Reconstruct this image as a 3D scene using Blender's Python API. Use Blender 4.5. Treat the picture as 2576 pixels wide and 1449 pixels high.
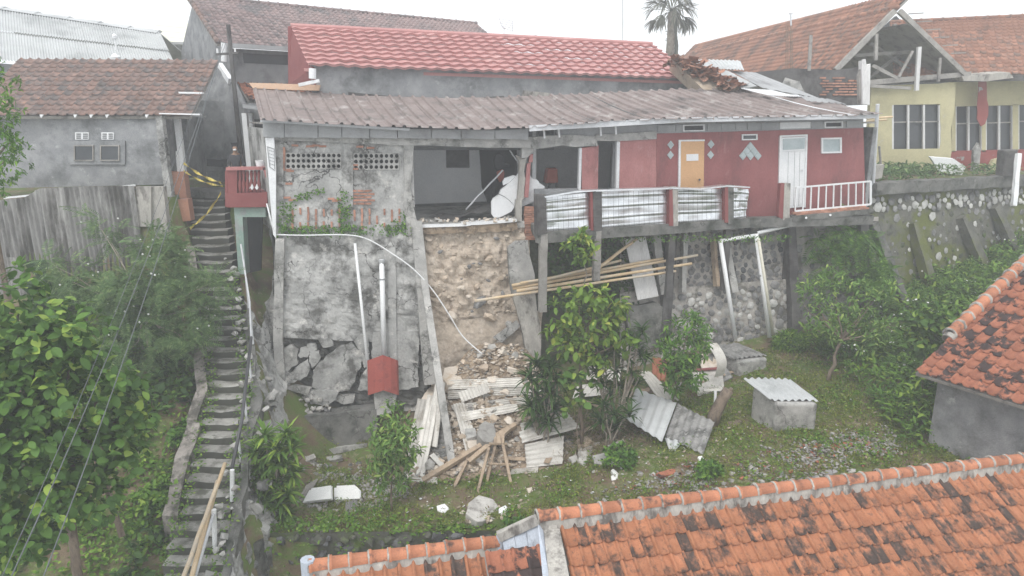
import bpy, bmesh, math, random
import numpy as np
from mathutils import Vector, Matrix, noise as mnoise

random.seed(7); rng = np.random.default_rng(7)
for o in list(bpy.data.objects): bpy.data.objects.remove(o)
scene = bpy.context.scene
COL = scene.collection

# ------------------------------------------------------------------ camera
PITCH = math.radians(14.0); CAMZ = 3.3
cam_d = bpy.data.cameras.new('camera'); cam = bpy.data.objects.new('camera', cam_d); COL.objects.link(cam)
cam_d.sensor_width = 36.0; cam_d.lens = 24.0; cam_d.clip_start = 0.05; cam_d.clip_end = 400
cam.location = (0, 0, CAMZ); cam.rotation_euler = (math.pi/2 - PITCH, 0, 0)
scene.camera = cam
# ------------------------------------------------------------------ overcast sky
SUN_EL, SUN_AZ = math.radians(58), math.radians(200)
w = bpy.data.worlds.new('World'); scene.world = w; w.use_nodes = True
nt = w.node_tree; nt.nodes.clear()
sky = nt.nodes.new('ShaderNodeTexSky'); sky.sky_type = 'NISHITA'; sky.sun_disc = False
sky.sun_elevation = SUN_EL; sky.sun_rotation = SUN_AZ; sky.dust_density = 6.0; sky.air_density = 1.0
hs = nt.nodes.new('ShaderNodeHueSaturation'); hs.inputs['Saturation'].default_value = 0.12
mx = nt.nodes.new('ShaderNodeMix'); mx.data_type = 'RGBA'; mx.inputs[0].default_value = 0.75
mx.inputs[7].default_value = (10.6, 11.0, 11.4, 1)          # even cloud cover over the sky
bg = nt.nodes.new('ShaderNodeBackground'); bg.inputs['Strength'].default_value = 0.115
wo = nt.nodes.new('ShaderNodeOutputWorld')
nt.links.new(sky.outputs[0], hs.inputs['Color']); nt.links.new(hs.outputs[0], mx.inputs[6])
nt.links.new(mx.outputs[2], bg.inputs[0]); nt.links.new(bg.outputs[0], wo.inputs[0])
sd = bpy.data.lights.new('sun', 'SUN'); sd.energy = 1.2; sd.angle = math.radians(25); sd.color = (1, .97, .93)
so = bpy.data.objects.new('sun', sd); COL.objects.link(so)
so.rotation_euler = (math.pi/2 - SUN_EL, 0, math.pi - SUN_AZ + math.radians(0)); so.location = (0, 0, 30)
vs = scene.view_settings; vs.view_transform = 'Standard'; vs.look = 'None'; vs.gamma = 1; vs.exposure = 0.42
vs.use_curve_mapping = False
scene.render.engine = 'CYCLES'; scene.cycles.use_denoising = True
scene.cycles.max_bounces = 6; scene.cycles.volume_bounces = 2; scene.cycles.diffuse_bounces = 3
scene.cycles.glossy_bounces = 2; scene.cycles.transmission_bounces = 3; scene.cycles.transparent_max_bounces = 6
scene.cycles.caustics_reflective = False; scene.cycles.caustics_refractive = False
HAZE_DENSITY = 0.0052
# ------------------------------------------------------------------ helpers
V = Vector
FPX = 1717.33; CP, SP = math.cos(PITCH), math.sin(PITCH)
def ray(px, py):
    a = (px-1288)/FPX; b = (724.5-py)/FPX
    return V((a, CP + b*SP, -SP + b*CP))
def at(px, py, Y):
    d = ray(px, py); return V((0, 0, CAMZ)) + d*(Y/d.y)
def az(px, py, z):
    d = ray(px, py); return V((0, 0, CAMZ)) + d*((z-CAMZ)/d.z)
def ap(px, py, pl, off=0.0):
    P0, n = pl; d = ray(px, py); O = V((0, 0, CAMZ))
    return O + d*(((P0 + n*off) - O).dot(n)/d.dot(n))
def proj(p):
    x, y, z = p[0], p[1], p[2]-CAMZ
    dep = y*CP - z*SP; up = y*SP + z*CP
    return (1288 + FPX*x/dep, 724.5 - FPX*up/dep, dep)
def inframe(p, m=60):
    a = proj(p); return a[2] > .3 and -m < a[0] < 2576+m and -m < a[1] < 1449+m
def lerp(a, b, t): return a + (b-a)*t
def R(a=-1, b=1): return random.uniform(a, b)

class MB:
    def __init__(s): s.v = []; s.f = []
    def add(s, vs, fs):
        n = len(s.v); s.v += [tuple(p) for p in vs]; s.f += [tuple(i+n for i in f) for f in fs]; return s
    def hexa(s, p):   # 8 corners: bottom 4 ccw, top 4
        return s.add(p, [(3,2,1,0),(4,5,6,7),(0,1,5,4),(1,2,6,5),(2,3,7,6),(3,0,4,7)])
    def box(s, c, sz, M=None):
        a, b, h = sz[0]/2, sz[1]/2, sz[2]/2
        p = [V(q) for q in ((-a,-b,-h),(a,-b,-h),(a,b,-h),(-a,b,-h),(-a,-b,h),(a,-b,h),(a,b,h),(-a,b,h))]
        if M is not None: p = [M @ q for q in p]
        return s.hexa([q + V(c) for q in p])
    def prism(s, pts, ext):
        n = len(pts); q = [p + ext for p in pts]
        return s.add(list(pts)+q, [tuple(range(n)), tuple(range(2*n-1, n-1, -1))] + [(i, i+n, (i+1) % n + n, (i+1) % n) for i in range(n)])
    def beam(s, p0, p1, w, h, up=V((0,0,1)), seg=1, jit=0.0, taper=1.0):
        d = (p1-p0).normalized(); sd = d.cross(up)
        if sd.length < 1e-4: sd = d.cross(V((1,0,0)))
        sd.normalize(); u2 = sd.cross(d)
        vs = []
        for k in range(seg+1):
            c = lerp(p0, p1, k/seg); t = lerp(1, taper, k/seg)
            for a, b in ((-1,-1),(1,-1),(1,1),(-1,1)):
                vs.append(c + sd*(a*w/2*t + R()*jit) + u2*(b*h/2*t + R()*jit))
        fs = [(3,2,1,0), tuple(4*seg+i for i in range(4))]
        for k in range(seg):
            for i in range(4): j = (i+1) % 4; fs.append((4*k+i, 4*k+j, 4*k+4+j, 4*k+4+i))
        return s.add(vs, fs)
    def tube(s, pts, r, n=8, cap=True):
        pts = [V(p) for p in pts]; k = len(pts)
        if not hasattr(r, '__len__'): r = [r]*k
        vs = []; fs = []; ref = V((0.13, 0.21, 1))
        for i in range(k):
            d = (pts[min(i+1, k-1)] - pts[max(i-1, 0)]).normalized()
            a = d.cross(ref)
            if a.length < .05: a = d.cross(V((1, .2, 0)))
            a.normalize(); b = d.cross(a)
            for j in range(n):
                t = 2*math.pi*j/n; vs.append(pts[i] + (a*math.cos(t) + b*math.sin(t))*r[i])
        for i in range(k-1):
            for j in range(n):
                m = (j+1) % n; fs.append((i*n+j, i*n+m, i*n+n+m, i*n+n+j))
        if cap: fs += [tuple(range(n-1, -1, -1)), tuple((k-1)*n+j for j in range(n))]
        return s.add(vs, fs)
    def grid(s, fn, nu, nv):
        vs = [fn(i/nu, j/nv) for j in range(nv+1) for i in range(nu+1)]
        fs = [(j*(nu+1)+i, j*(nu+1)+i+1, (j+1)*(nu+1)+i+1, (j+1)*(nu+1)+i) for j in range(nv) for i in range(nu)]
        return s.add(vs, fs)
    def mesh(s, name, recalc=True):
        me = bpy.data.meshes.new(name); me.from_pydata(s.v, [], s.f)
        if recalc and len(s.f) < 4000:
            bm = bmesh.new(); bm.from_mesh(me); bmesh.ops.recalc_face_normals(bm, faces=bm.faces); bm.to_mesh(me); bm.free()
        return me
    def build(s, name, mat, parent=None, smooth=False, recalc=True, bevel=0):
        o = ob(name, s.mesh(name, recalc), mat, parent)
        if smooth: sm(o.data)
        if bevel:
            b = o.modifiers.new('edge', 'BEVEL'); b.width = bevel; b.segments = 1; b.limit_method = 'ANGLE'
        return o
def sm(me): me.polygons.foreach_set('use_smooth', [True]*len(me.polygons))
def ob(name, me, mat, parent=None, M=None):
    o = bpy.data.objects.new(name, me); COL.objects.link(o)
    if mat is not None and not me.materials: me.materials.append(mat)
    if parent is not None: setp(o, parent)
    if M is not None: o.matrix_basis = M
    return o
ORIGIN = {}
def setp(o, parent):
    o.parent = parent
    top = parent
    off = ORIGIN.get(parent.name)
    if off is not None: o.matrix_parent_inverse = Matrix.Translation(-off)
def tag(o, label, cat=None, group=None, kind=None):
    if label: o['label'] = label
    if cat: o['category'] = cat
    if group: o['group'] = group
    if kind: o['kind'] = kind
    return o
def thing(name, label, cat, loc=(0,0,0), group=None):
    o = bpy.data.objects.new(name, None); COL.objects.link(o); o.empty_display_size = .2
    o.location = loc; ORIGIN[o.name] = V(loc)
    return tag(o, label, cat, group, 'thing')
def stuff(o): o['kind'] = 'stuff'; return o
def panel(name, pts, thick, n, mat, parent=None, jag=0, bevel=0):
    if jag: pts = jagged(pts, jag)
    return MB().prism(pts, -n*thick).build(name, mat, parent, bevel=bevel)
def jagged(pts, step, amp=None):
    amp = amp or step*.28; out = []; n = len(pts); c = sum(pts, V())/n
    for i in range(n):
        a, b = pts[i], pts[(i+1) % n]; out.append(a)
        k = int((b-a).length/step)
        for j in range(1, k):
            p = lerp(a, b, j/k + R()*.25/k); dr = (p-c).normalized(); out.append(p + dr*R(-amp, amp))
    return out
def M_axes(o, x, y, z, sc=1.0):
    m = Matrix.Identity(4)
    for i, a in enumerate((x, y, z)):
        for r in range(3): m[r][i] = a[r]*sc
    for r in range(3): m[r][3] = o[r]
    return m
def inst_mesh(name, tv, tf, M, mat, parent=None, smooth=False):
    """one mesh of many copies of a template; M is (k,3,4)"""
    tv = np.asarray(tv, float); k = len(M); nv = len(tv)
    P = np.einsum('kij,nj->kni', M[:, :, :3], tv) + M[:, None, :, 3]
    lt = np.array([len(f) for f in tf]); li = np.concatenate([np.array(f) for f in tf])
    me = bpy.data.meshes.new(name)
    me.vertices.add(k*nv); me.vertices.foreach_set('co', P.reshape(-1))
    nl = len(li); me.loops.add(k*nl); me.polygons.add(k*len(lt))
    L = (li[None, :] + (np.arange(k)*nv)[:, None]).reshape(-1)
    me.loops.foreach_set('vertex_index', L.astype(np.int32))
    ls = np.concatenate([[0], np.cumsum(lt)[:-1]]); LS = (ls[None, :] + (np.arange(k)*nl)[:, None]).reshape(-1)
    me.polygons.foreach_set('loop_start', LS.astype(np.int32))
    me.polygons.foreach_set('loop_total', np.tile(lt, k).astype(np.int32))
    me.update(calc_edges=True); me.validate()
    if smooth: sm(me)
    return ob(name, me, mat, parent)
def tmesh(name, tv, tf, mat, smooth=False):
    me = bpy.data.meshes.new(name); me.from_pydata([tuple(p) for p in tv], [], [tuple(f) for f in tf]); me.materials.append(mat)
    if smooth: sm(me)
    return me
def fbm(p, s=1.0, o=3):
    return mnoise.fractal(V((p[0]*s, p[1]*s, p[2]*s)), 1.0, 2.0, o)

# ------------------------------------------------------------------ materials
def hexc(c): return (c[0], c[1], c[2], 1)
def surf(name, c1, c2, scale=2.0, c3=None, s3=1.2, t3=(.5, .62), c4=None, s4=3.0, t4=(.55, .65), rough=.85, bump=.25, bscale=25, rnd=.0,
         metal=0, spec=.3, stretch=None, detail=6, space='pos', rt=0, crack=0, ccol=(.06,.058,.055), riser=None):
    m = bpy.data.materials.new(name); m.use_nodes = True; nt = m.node_tree; N = nt.nodes; Lk = nt.links
    b = N['Principled BSDF']; b.inputs['Roughness'].default_value = rough; b.inputs['Metallic'].default_value = metal
    b.inputs['Specular IOR Level'].default_value = spec
    if space == 'obj': src = N.new('ShaderNodeTexCoord').outputs['Object']
    else: src = N.new('ShaderNodeNewGeometry').outputs['Position']
    oi = N.new('ShaderNodeObjectInfo')
    if rnd:
        va = N.new('ShaderNodeVectorMath'); va.operation = 'MULTIPLY_ADD'
        Lk.new(oi.outputs['Random'], va.inputs[0]); va.inputs[1].default_value = (37, 53, 71); Lk.new(src, va.inputs[2]); src = va.outputs[0]
    if stretch:
        mp = N.new('ShaderNodeMapping'); mp.inputs['Scale'].default_value = stretch; Lk.new(src, mp.inputs['Vector']); src = mp.outputs[0]
    def nz(sc, dt=detail, rg=.6):
        n = N.new('ShaderNodeTexNoise'); n.inputs['Scale'].default_value = sc; n.inputs['Detail'].default_value = dt; n.inputs['Roughness'].default_value = rg
        Lk.new(src, n.inputs['Vector']); return n.outputs['Fac']
    def remap(x, a, bb):
        r = N.new('ShaderNodeMapRange'); r.inputs[1].default_value = a; r.inputs[2].default_value = bb; Lk.new(x, r.inputs[0]); return r.outputs[0]
    def mix(f, A, B):
        x = N.new('ShaderNodeMix'); x.data_type = 'RGBA'
        Lk.new(f, x.inputs[0]) if not isinstance(f, float) else setattr(x.inputs[0], 'default_value', f)
        for i, q in ((6, A), (7, B)):
            if isinstance(q, tuple): x.inputs[i].default_value = hexc(q)
            else: Lk.new(q, x.inputs[i])
        return x.outputs[2]
    col = mix(remap(nz(scale), .32, .68), c1, c2)
    if c3:
        n3 = nz(s3, 8, .68)
        if rt:
            ra = N.new('ShaderNodeMath'); ra.operation = 'MULTIPLY_ADD'; Lk.new(oi.outputs['Random'], ra.inputs[0]); ra.inputs[1].default_value = rt; ra.inputs[2].default_value = -.55*rt
            rb = N.new('ShaderNodeMath'); rb.operation = 'ADD'; Lk.new(n3, rb.inputs[0]); Lk.new(ra.outputs[0], rb.inputs[1]); n3 = rb.outputs[0]
        col = mix(remap(n3, *t3), col, c3)
    if c4: col = mix(remap(nz(s4, 8, .7), *t4), col, c4)
    fine = remap(nz(bscale*1.5, 4, .7), .25, .75); hv = N.new('ShaderNodeHueSaturation'); fr_ = N.new('ShaderNodeMapRange'); fr_.inputs[3].default_value = .80; fr_.inputs[4].default_value = 1.16
    Lk.new(fine, fr_.inputs[0]); Lk.new(fr_.outputs[0], hv.inputs['Value']); Lk.new(col, hv.inputs['Color']); col = hv.outputs[0]
    if crack:
        wn = N.new('ShaderNodeTexNoise'); wn.inputs['Scale'].default_value = 2.2; wn.inputs['Detail'].default_value = 6; Lk.new(src, wn.inputs['Vector'])
        wv = N.new('ShaderNodeVectorMath'); wv.operation = 'MULTIPLY_ADD'; Lk.new(wn.outputs['Color'], wv.inputs[0]); wv.inputs[1].default_value = (.9,.9,.9); Lk.new(src, wv.inputs[2])
        vo = N.new('ShaderNodeTexVoronoi'); vo.feature = 'DISTANCE_TO_EDGE'; vo.inputs['Scale'].default_value = crack; Lk.new(wv.outputs[0], vo.inputs['Vector'])
        cm = N.new('ShaderNodeMath'); cm.operation = 'MULTIPLY'; Lk.new(remap(vo.outputs['Distance'], .016, .004), cm.inputs[0]); Lk.new(remap(nz(.9, 2, .5), .44, .6), cm.inputs[1])
        col = mix(cm.outputs[0], col, ccol)
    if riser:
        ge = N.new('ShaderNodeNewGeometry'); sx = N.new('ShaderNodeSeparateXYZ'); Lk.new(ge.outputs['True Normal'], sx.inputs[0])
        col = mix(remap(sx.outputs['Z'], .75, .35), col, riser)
    if rnd:
        h = N.new('ShaderNodeHueSaturation'); Lk.new(col, h.inputs['Color']); r = remap(oi.outputs['Random'], 0, 1)
        N[r.node.name].inputs[3].default_value = 1-rnd; N[r.node.name].inputs[4].default_value = 1+rnd
        Lk.new(r, h.inputs['Value']); col = h.outputs[0]
    Lk.new(col, b.inputs['Base Color'])
    if bump:
        bp = N.new('ShaderNodeBump'); bp.inputs['Strength'].default_value = bump; bp.inputs['Distance'].default_value = .03
        Lk.new(nz(bscale, 5, .65), bp.inputs['Height']); Lk.new(bp.outputs[0], b.inputs['Normal'])
    return m
def leafmat(name, c1, c2, c3=None, rough=.6, trans=.25):
    m = bpy.data.materials.new(name); m.use_nodes = True; nt = m.node_tree; N = nt.nodes; Lk = nt.links
    b = N['Principled BSDF']; b.inputs['Roughness'].default_value = rough; b.inputs['Specular IOR Level'].default_value = .22
    g = N.new('ShaderNodeNewGeometry'); oi = N.new('ShaderNodeObjectInfo')
    a = N.new('ShaderNodeMath'); a.operation = 'ADD'; Lk.new(g.outputs['Random Per Island'], a.inputs[0]); Lk.new(oi.outputs['Random'], a.inputs[1])
    fr = N.new('ShaderNodeMath'); fr.operation = 'FRACT'; Lk.new(a.outputs[0], fr.inputs[0])
    cr = N.new('ShaderNodeValToRGB'); cr.color_ramp.elements[0].color = hexc(c1); cr.color_ramp.elements[1].color = hexc(c2)
    cr.color_ramp.elements[1].position = .8
    if c3: e = cr.color_ramp.elements.new(.97); e.color = hexc(c3)
    Lk.new(fr.outputs[0], cr.inputs[0]); Lk.new(cr.outputs[0], b.inputs['Base Color'])
    tr = N.new('ShaderNodeBsdfTranslucent'); Lk.new(cr.outputs[0], tr.inputs[0])
    ms = N.new('ShaderNodeMixShader'); ms.inputs[0].default_value = trans
    Lk.new(b.outputs[0], ms.inputs[1]); Lk.new(tr.outputs[0], ms.inputs[2]); Lk.new(ms.outputs[0], N['Material Output'].inputs[0])
    return m
MT = {}
MT['concrete'] = surf('concrete', (0.288,0.282,0.270), (0.480,0.468,0.444), 2.2, c3=(0.156,0.156,0.144), s3=1.8, t3=(.50,.64), c4=(0.576,0.552,0.516), s4=3.5, t4=(.60,.70), rough=.9, bump=.4, crack=1.1)
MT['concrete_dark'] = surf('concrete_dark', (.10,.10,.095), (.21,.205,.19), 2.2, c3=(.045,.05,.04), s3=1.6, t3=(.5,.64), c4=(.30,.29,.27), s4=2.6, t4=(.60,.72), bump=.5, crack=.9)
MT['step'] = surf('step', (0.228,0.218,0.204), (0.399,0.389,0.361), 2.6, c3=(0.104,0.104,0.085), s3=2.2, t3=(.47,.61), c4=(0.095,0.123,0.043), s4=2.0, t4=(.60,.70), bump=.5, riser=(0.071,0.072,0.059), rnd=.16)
MT['post_dark'] = surf('post_dark', (.075,.07,.068), (.13,.125,.12), 2.5, c3=(.045,.04,.04), bump=.35)
MT['plaster_grey'] = surf('plaster_grey', (0.204,0.210,0.216), (0.336,0.336,0.342), 1.8, c3=(0.132,0.138,0.138), s3=1.2, t3=(.48,.66), c4=(0.456,0.456,0.456), s4=2.6, t4=(.6,.72), bump=.5, bscale=30)
MT['plaster_weathered'] = surf('plaster_weathered', (0.276,0.274,0.264), (0.480,0.474,0.456), 1.6, c3=(.11,.108,.10), s3=1.3, t3=(.48,.61), c4=(0.624,0.600,0.564), s4=2.0, t4=(.57,.69), bump=.9, bscale=12, crack=.8)
MT['plaster_white'] = surf('plaster_white', (.74,.75,.76), (.82,.82,.82), 1.5, c3=(.60,.60,.59), s3=.8, t3=(.58,.75), bump=.08, rough=.8)
MT['red_paint'] = surf('red_paint', (.235,.08,.08), (.31,.115,.112), 1.3, c3=(.17,.07,.07), s3=1.1, t3=(.50,.66), c4=(.36,.19,.18), s4=2.4, t4=(.60,.72), bump=.2, stretch=(1,1,.45))
MT['red_pier'] = surf('red_pier', (.36,.145,.14), (.44,.20,.19), 2.0, c3=(.28,.12,.115), s3=1.6, c4=(.48,.30,.28), s4=3, t4=(.6,.72), bump=.2, stretch=(1,1,.5))
MT['brick'] = surf('brick', (.36,.17,.115), (.45,.235,.165), 6, c3=(.26,.15,.115), s3=5, rnd=.25, bump=.4)
MT['tile_clay'] = surf('tile_clay', (0.392,0.157,0.081), (0.515,0.224,0.118), 6, c3=(.065,.047,.04), s3=3.0, t3=(.46,.60), c4=(0.190,0.101,0.069), s4=7, t4=(.54,.65), rough=.85, bump=.35, bscale=40, rnd=.22, rt=.26)
MT['tile_ridge'] = surf('tile_ridge', (0.403,0.162,0.090), (0.504,0.213,0.118), 4, c3=(0.112,0.067,0.054), s3=3.0, t3=(.54,.66), rough=.85, bump=.3, rnd=.16)
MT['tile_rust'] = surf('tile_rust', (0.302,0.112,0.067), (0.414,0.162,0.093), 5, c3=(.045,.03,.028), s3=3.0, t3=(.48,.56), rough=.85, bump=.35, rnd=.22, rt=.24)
MT['tile_old'] = surf('tile_old', (0.162,0.112,0.095), (0.269,0.162,0.129), 4, c3=(0.095,0.081,0.076), s3=1.2, t3=(.45,.62), c4=(0.381,0.190,0.112), s4=3.5, t4=(.60,.70), rough=.55, bump=.2, rnd=.25, rt=.2)
MT['tile_grey'] = surf('tile_grey', (0.190,0.134,0.129), (0.291,0.213,0.202), 3, c3=(0.123,0.112,0.112), s3=1.0, t3=(.45,.65), rough=.45, bump=.15, rnd=.25)
MT['tile_far'] = surf('tile_far', (.31,.15,.10), (.41,.205,.135), 2, c3=(.15,.10,.08), s3=.9, t3=(.46,.62), rough=.85, bump=.1, rnd=.28, rt=.15)
MT['tile_new'] = surf('tile_new', (.43,.215,.205), (.50,.26,.245), .8, c3=(.56,.34,.32), s3=.7, t3=(.56,.68), c4=(.33,.175,.165), s4=1.6, t4=(.54,.7), rough=.85, bump=.05)
MT['mortar'] = surf('mortar', (0.312,0.294,0.270), (0.456,0.432,0.390), 4, c3=(0.132,0.120,0.108), s3=2.6, t3=(.50,.62), c4=(0.552,0.528,0.480), s4=5, t4=(.6,.7), bump=.5, stretch=(1,1,.4))
MT['corr_brown'] = surf('corr_brown', (.19,.15,.14), (.29,.24,.225), 3.0, c3=(0.432,0.402,0.384), s3=1.6, t3=(.55,.70), c4=(0.108,0.094,0.089), s4=1.5, t4=(.50,.66), rough=.75, bump=.25)
MT['asbestos'] = surf('asbestos', (0.504,0.480,0.444), (0.672,0.648,0.600), 2.5, c3=(0.336,0.300,0.252), s3=1.8, t3=(.52,.68), bump=.2, rnd=.14)
MT['asbestos_dark'] = surf('asbestos_dark', (.19,.185,.18), (.33,.325,.31), 3, c3=(.10,.10,.095), s3=2.5, t3=(.47,.6), c4=(.46,.45,.42), s4=5, t4=(.6,.68), bump=.3, rnd=.08)
MT['zinc_old'] = surf('zinc_old', (0.156,0.150,0.144), (0.360,0.348,0.336), 1.8, c3=(0.078,0.072,0.066), s3=1.5, t3=(.45,.58), rough=.7, bump=.15, stretch=(1,1,.25), rnd=.18)
MT['corr_grey'] = surf('corr_grey', (0.432,0.444,0.444), (0.540,0.552,0.552), 1.2, c3=(0.348,0.360,0.360), s3=.6, rough=.6, bump=.05)
MT['galvanised'] = surf('galvanised', (.72,.74,.76), (.84,.85,.86), 1.2, rough=.32, bump=.12, bscale=2.2, metal=.85, spec=.5)
MT['pvc'] = surf('pvc', (.72,.73,.73), (.78,.78,.78), 2, c3=(.60,.60,.57), s3=1.5, t3=(.6,.75), rough=.4, bump=.03)
MT['pvc_cream'] = surf('pvc_cream', (.60,.57,.47), (.68,.65,.55), 2, rough=.45, bump=.03)
MT['steel_paint'] = surf('steel_paint', (.50,.51,.53), (.60,.61,.62), 3, c3=(.38,.30,.25), s3=5, t3=(.63,.7), rough=.5, bump=.05)
MT['wood'] = surf('wood', (0.324,0.240,0.168), (0.456,0.360,0.264), 6, c3=(0.228,0.174,0.132), s3=3, bump=.3, rnd=.15)
MT['wood_grey'] = surf('wood_grey', (.25,.235,.215), (.36,.34,.315), 5, c3=(.16,.15,.14), s3=2.5, bump=.3, rnd=.12)
MT['bamboo'] = surf('bamboo', (0.552,0.396,0.228), (0.696,0.552,0.372), 3, c3=(0.528,0.480,0.408), s3=1.0, t3=(.5,.65), rough=.55, bump=.08, rnd=.12)
MT['earth'] = surf('earth', (0.456,0.378,0.300), (0.600,0.516,0.426), 2.2, c3=(0.312,0.252,0.198), s3=2.0, t3=(.49,.64), c4=(0.648,0.564,0.480), s4=2.8, t4=(.56,.68), bump=1.0, bscale=9)
MT['earth_stone'] = surf('earth_stone', (0.408,0.342,0.270), (0.564,0.486,0.396), 3.5, c3=(0.300,0.252,0.204), s3=3, bump=.5, rnd=.15)
MT['heap_soil_gap_shade'] = surf('heap_soil_gap_shade', (.24,.18,.125), (.36,.28,.20), 5, c3=(.13,.10,.075), s3=4, t3=(.48,.6), bump=.9, bscale=14)  # soil kept dark to paint shade into gaps between the chunks
MT['kerb'] = surf('kerb', (0.152,0.138,0.123), (0.314,0.285,0.257), 2.6, c3=(0.071,0.067,0.057), s3=2.4, t3=(.48,.6), bump=.6, crack=1.2)
MT['rubble'] = surf('rubble', (0.408,0.324,0.240), (0.576,0.480,0.384), 3.5, c3=(0.312,0.264,0.216), s3=3, t3=(.52,.64), bump=.5, rnd=.25)
MT['rubble_grey'] = surf('rubble_grey', (0.300,0.288,0.270), (0.480,0.462,0.432), 3.5, c3=(0.204,0.192,0.174), s3=3, t3=(.52,.64), bump=.5, rnd=.25)
MT['rubble_cream'] = surf('rubble_cream', (.58,.50,.41), (.68,.61,.53), 2.5, c3=(.50,.38,.26), s3=3, t3=(.55,.68), bump=.4, rnd=.08)
MT['stone_dark'] = surf('stone_dark', (.085,.088,.092), (.15,.15,.152), 4, c3=(.055,.055,.055), s3=3, bump=.4, rnd=.3)
MT['stone_mid'] = surf('stone_mid', (.17,.168,.165), (.27,.265,.26), 4, c3=(.12,.12,.118), s3=3, bump=.4, rnd=.25)
MT['stone_light'] = surf('stone_light', (0.360,0.354,0.336), (0.552,0.540,0.516), 4, c3=(0.264,0.258,0.240), s3=2, t3=(.55,.7), bump=.4, rnd=.25)
MT['stone_mortar'] = surf('stone_mortar', (0.300,0.276,0.252), (0.480,0.450,0.414), 2.5, c3=(0.144,0.138,0.120), s3=1.6, t3=(.5,.62), bump=.6, bscale=16)
MT['wall_moss'] = surf('wall_moss', (.10,.10,.085), (.17,.165,.14), 2, c3=(.12,.135,.035), s3=.7, t3=(.47,.58), c4=(.055,.05,.045), s4=1.5, t4=(.55,.68), bump=.6, bscale=14)
MT['moss_stone'] = surf('moss_stone', (.06,.062,.05), (.11,.11,.09), 3, c3=(.085,.125,.03), s3=2, t3=(.47,.6), bump=.6, bscale=18)
MT['soil_grass'] = surf('soil_grass', (.13,.095,.06), (.21,.155,.10), 3, c3=(.095,.14,.03), s3=1.5, t3=(.44,.57), c4=(.31,.26,.195), s4=3.0, t4=(.56,.68), bump=.9, bscale=20)
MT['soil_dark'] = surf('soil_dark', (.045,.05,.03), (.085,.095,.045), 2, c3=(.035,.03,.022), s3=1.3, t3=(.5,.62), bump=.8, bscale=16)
MT['yellow_wall'] = surf('yellow_wall', (.46,.42,.25), (.55,.50,.31), .8, c3=(.40,.36,.22), s3=1.0, t3=(.5,.7), c4=(.5,.48,.4), s4=2, t4=(.64,.72), bump=.1)
MT['red_dado'] = surf('red_dado', (.26,.06,.055), (.32,.085,.075), 1.5, c3=(.34,.34,.33), s3=1.4, t3=(.62,.64), bump=.15)
MT['dark'] = surf('dark', (.03,.03,.032), (.05,.05,.052), 1, bump=0)  # near-black painted on panels for the shade inside openings
MT['glass_dark'] = surf('glass_dark', (.035,.04,.045), (.06,.065,.07), 1, rough=.15, bump=0, spec=.5)
MT['glass_block'] = surf('glass_block', (.34,.40,.40), (.50,.56,.56), 6, rough=.25, bump=.3, bscale=30, spec=.5)
MT['pane'] = surf('pane', (.30,.36,.37), (.45,.50,.51), 2.5, rough=.2, bump=0, spec=.5)
MT['door_orange'] = surf('door_orange', (.55,.32,.16), (.62,.37,.19), 1.5, rough=.6, bump=.05)
MT['white_paint'] = surf('white_paint', (.68,.69,.70), (.78,.78,.78), 2, c3=(.52,.52,.50), s3=1.5, t3=(.58,.72), rough=.6, bump=.06)
MT['white_wood'] = surf('white_wood', (.58,.57,.56), (.68,.67,.66), 5, c3=(.44,.43,.42), s3=3, t3=(.55,.7), bump=.1, stretch=(1,1,.2))
MT['white_tile'] = surf('white_tile', (.74,.74,.72), (.80,.80,.78), 2, rough=.35, bump=.02)
MT['blue_wood'] = surf('blue_wood', (.36,.40,.46), (.46,.49,.54), 3, c3=(.20,.21,.23), s3=2.5, t3=(.58,.68), bump=.15, stretch=(1,1,.3))
MT['black_pipe'] = surf('black_pipe', (.05,.05,.055), (.09,.09,.095), 3, rough=.35, bump=0)
MT['cable'] = surf('cable', (.09,.10,.105), (.13,.14,.145), 3, rough=.6, bump=0)
MT['tape'] = surf('tape', (.55,.42,.08), (.62,.50,.13), 3, c3=(.10,.08,.04), s3=9, t3=(.6,.63), rough=.5, bump=0)
MT['red_metal'] = surf('red_metal', (.33,.075,.06), (.39,.10,.08), 2, c3=(.28,.07,.06), s3=4, rough=.5, bump=.05)
MT['balcony_red'] = surf('balcony_red', (.20,.055,.055), (.26,.085,.08), 1.5, bump=.12)
MT['salmon'] = surf('salmon', (.45,.21,.14), (.50,.26,.18), 1.2, c3=(.40,.21,.16), s3=1, bump=.12)
MT['green_paint'] = surf('green_paint', (.22,.33,.28), (.34,.42,.37), 2.5, c3=(.30,.31,.30), s3=3, bump=.2)
MT['bark'] = surf('bark', (.15,.115,.085), (.24,.19,.145), 5, c3=(.09,.07,.055), s3=6, bump=.6, stretch=(1,1,.4))
MT['bark_pale'] = surf('bark_pale', (.24,.21,.165), (.34,.30,.25), 5, c3=(.16,.14,.11), s3=6, bump=.4)
MT['skin'] = surf('skin', (.30,.18,.12), (.34,.21,.145), 3, bump=0, rough=.6)
MT['cloth_dark'] = surf('cloth_dark', (.03,.03,.035), (.05,.05,.055), 6, bump=.2)
MT['cloth_grey'] = surf('cloth_grey', (.14,.145,.16), (.19,.19,.2), 6, bump=.2)
MT['cloth_red'] = surf('cloth_red', (.38,.10,.075), (.45,.14,.10), 4, bump=.15)
MT['ochre_beam'] = surf('ochre_beam', (.60,.40,.27), (.66,.46,.33), 2, bump=.1)
MT['cream_metal'] = surf('cream_metal', (.66,.64,.52), (.72,.70,.58), 1, rough=.6, bump=.04)
MT['leaf_big'] = leafmat('leaf_big', (0.043,0.099,0.020), (0.101,0.202,0.036), (0.269,0.370,0.067))
MT['leaf_yellow'] = leafmat('leaf_yellow', (0.069,0.144,0.023), (0.184,0.287,0.041), (0.414,0.437,0.092))
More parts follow.
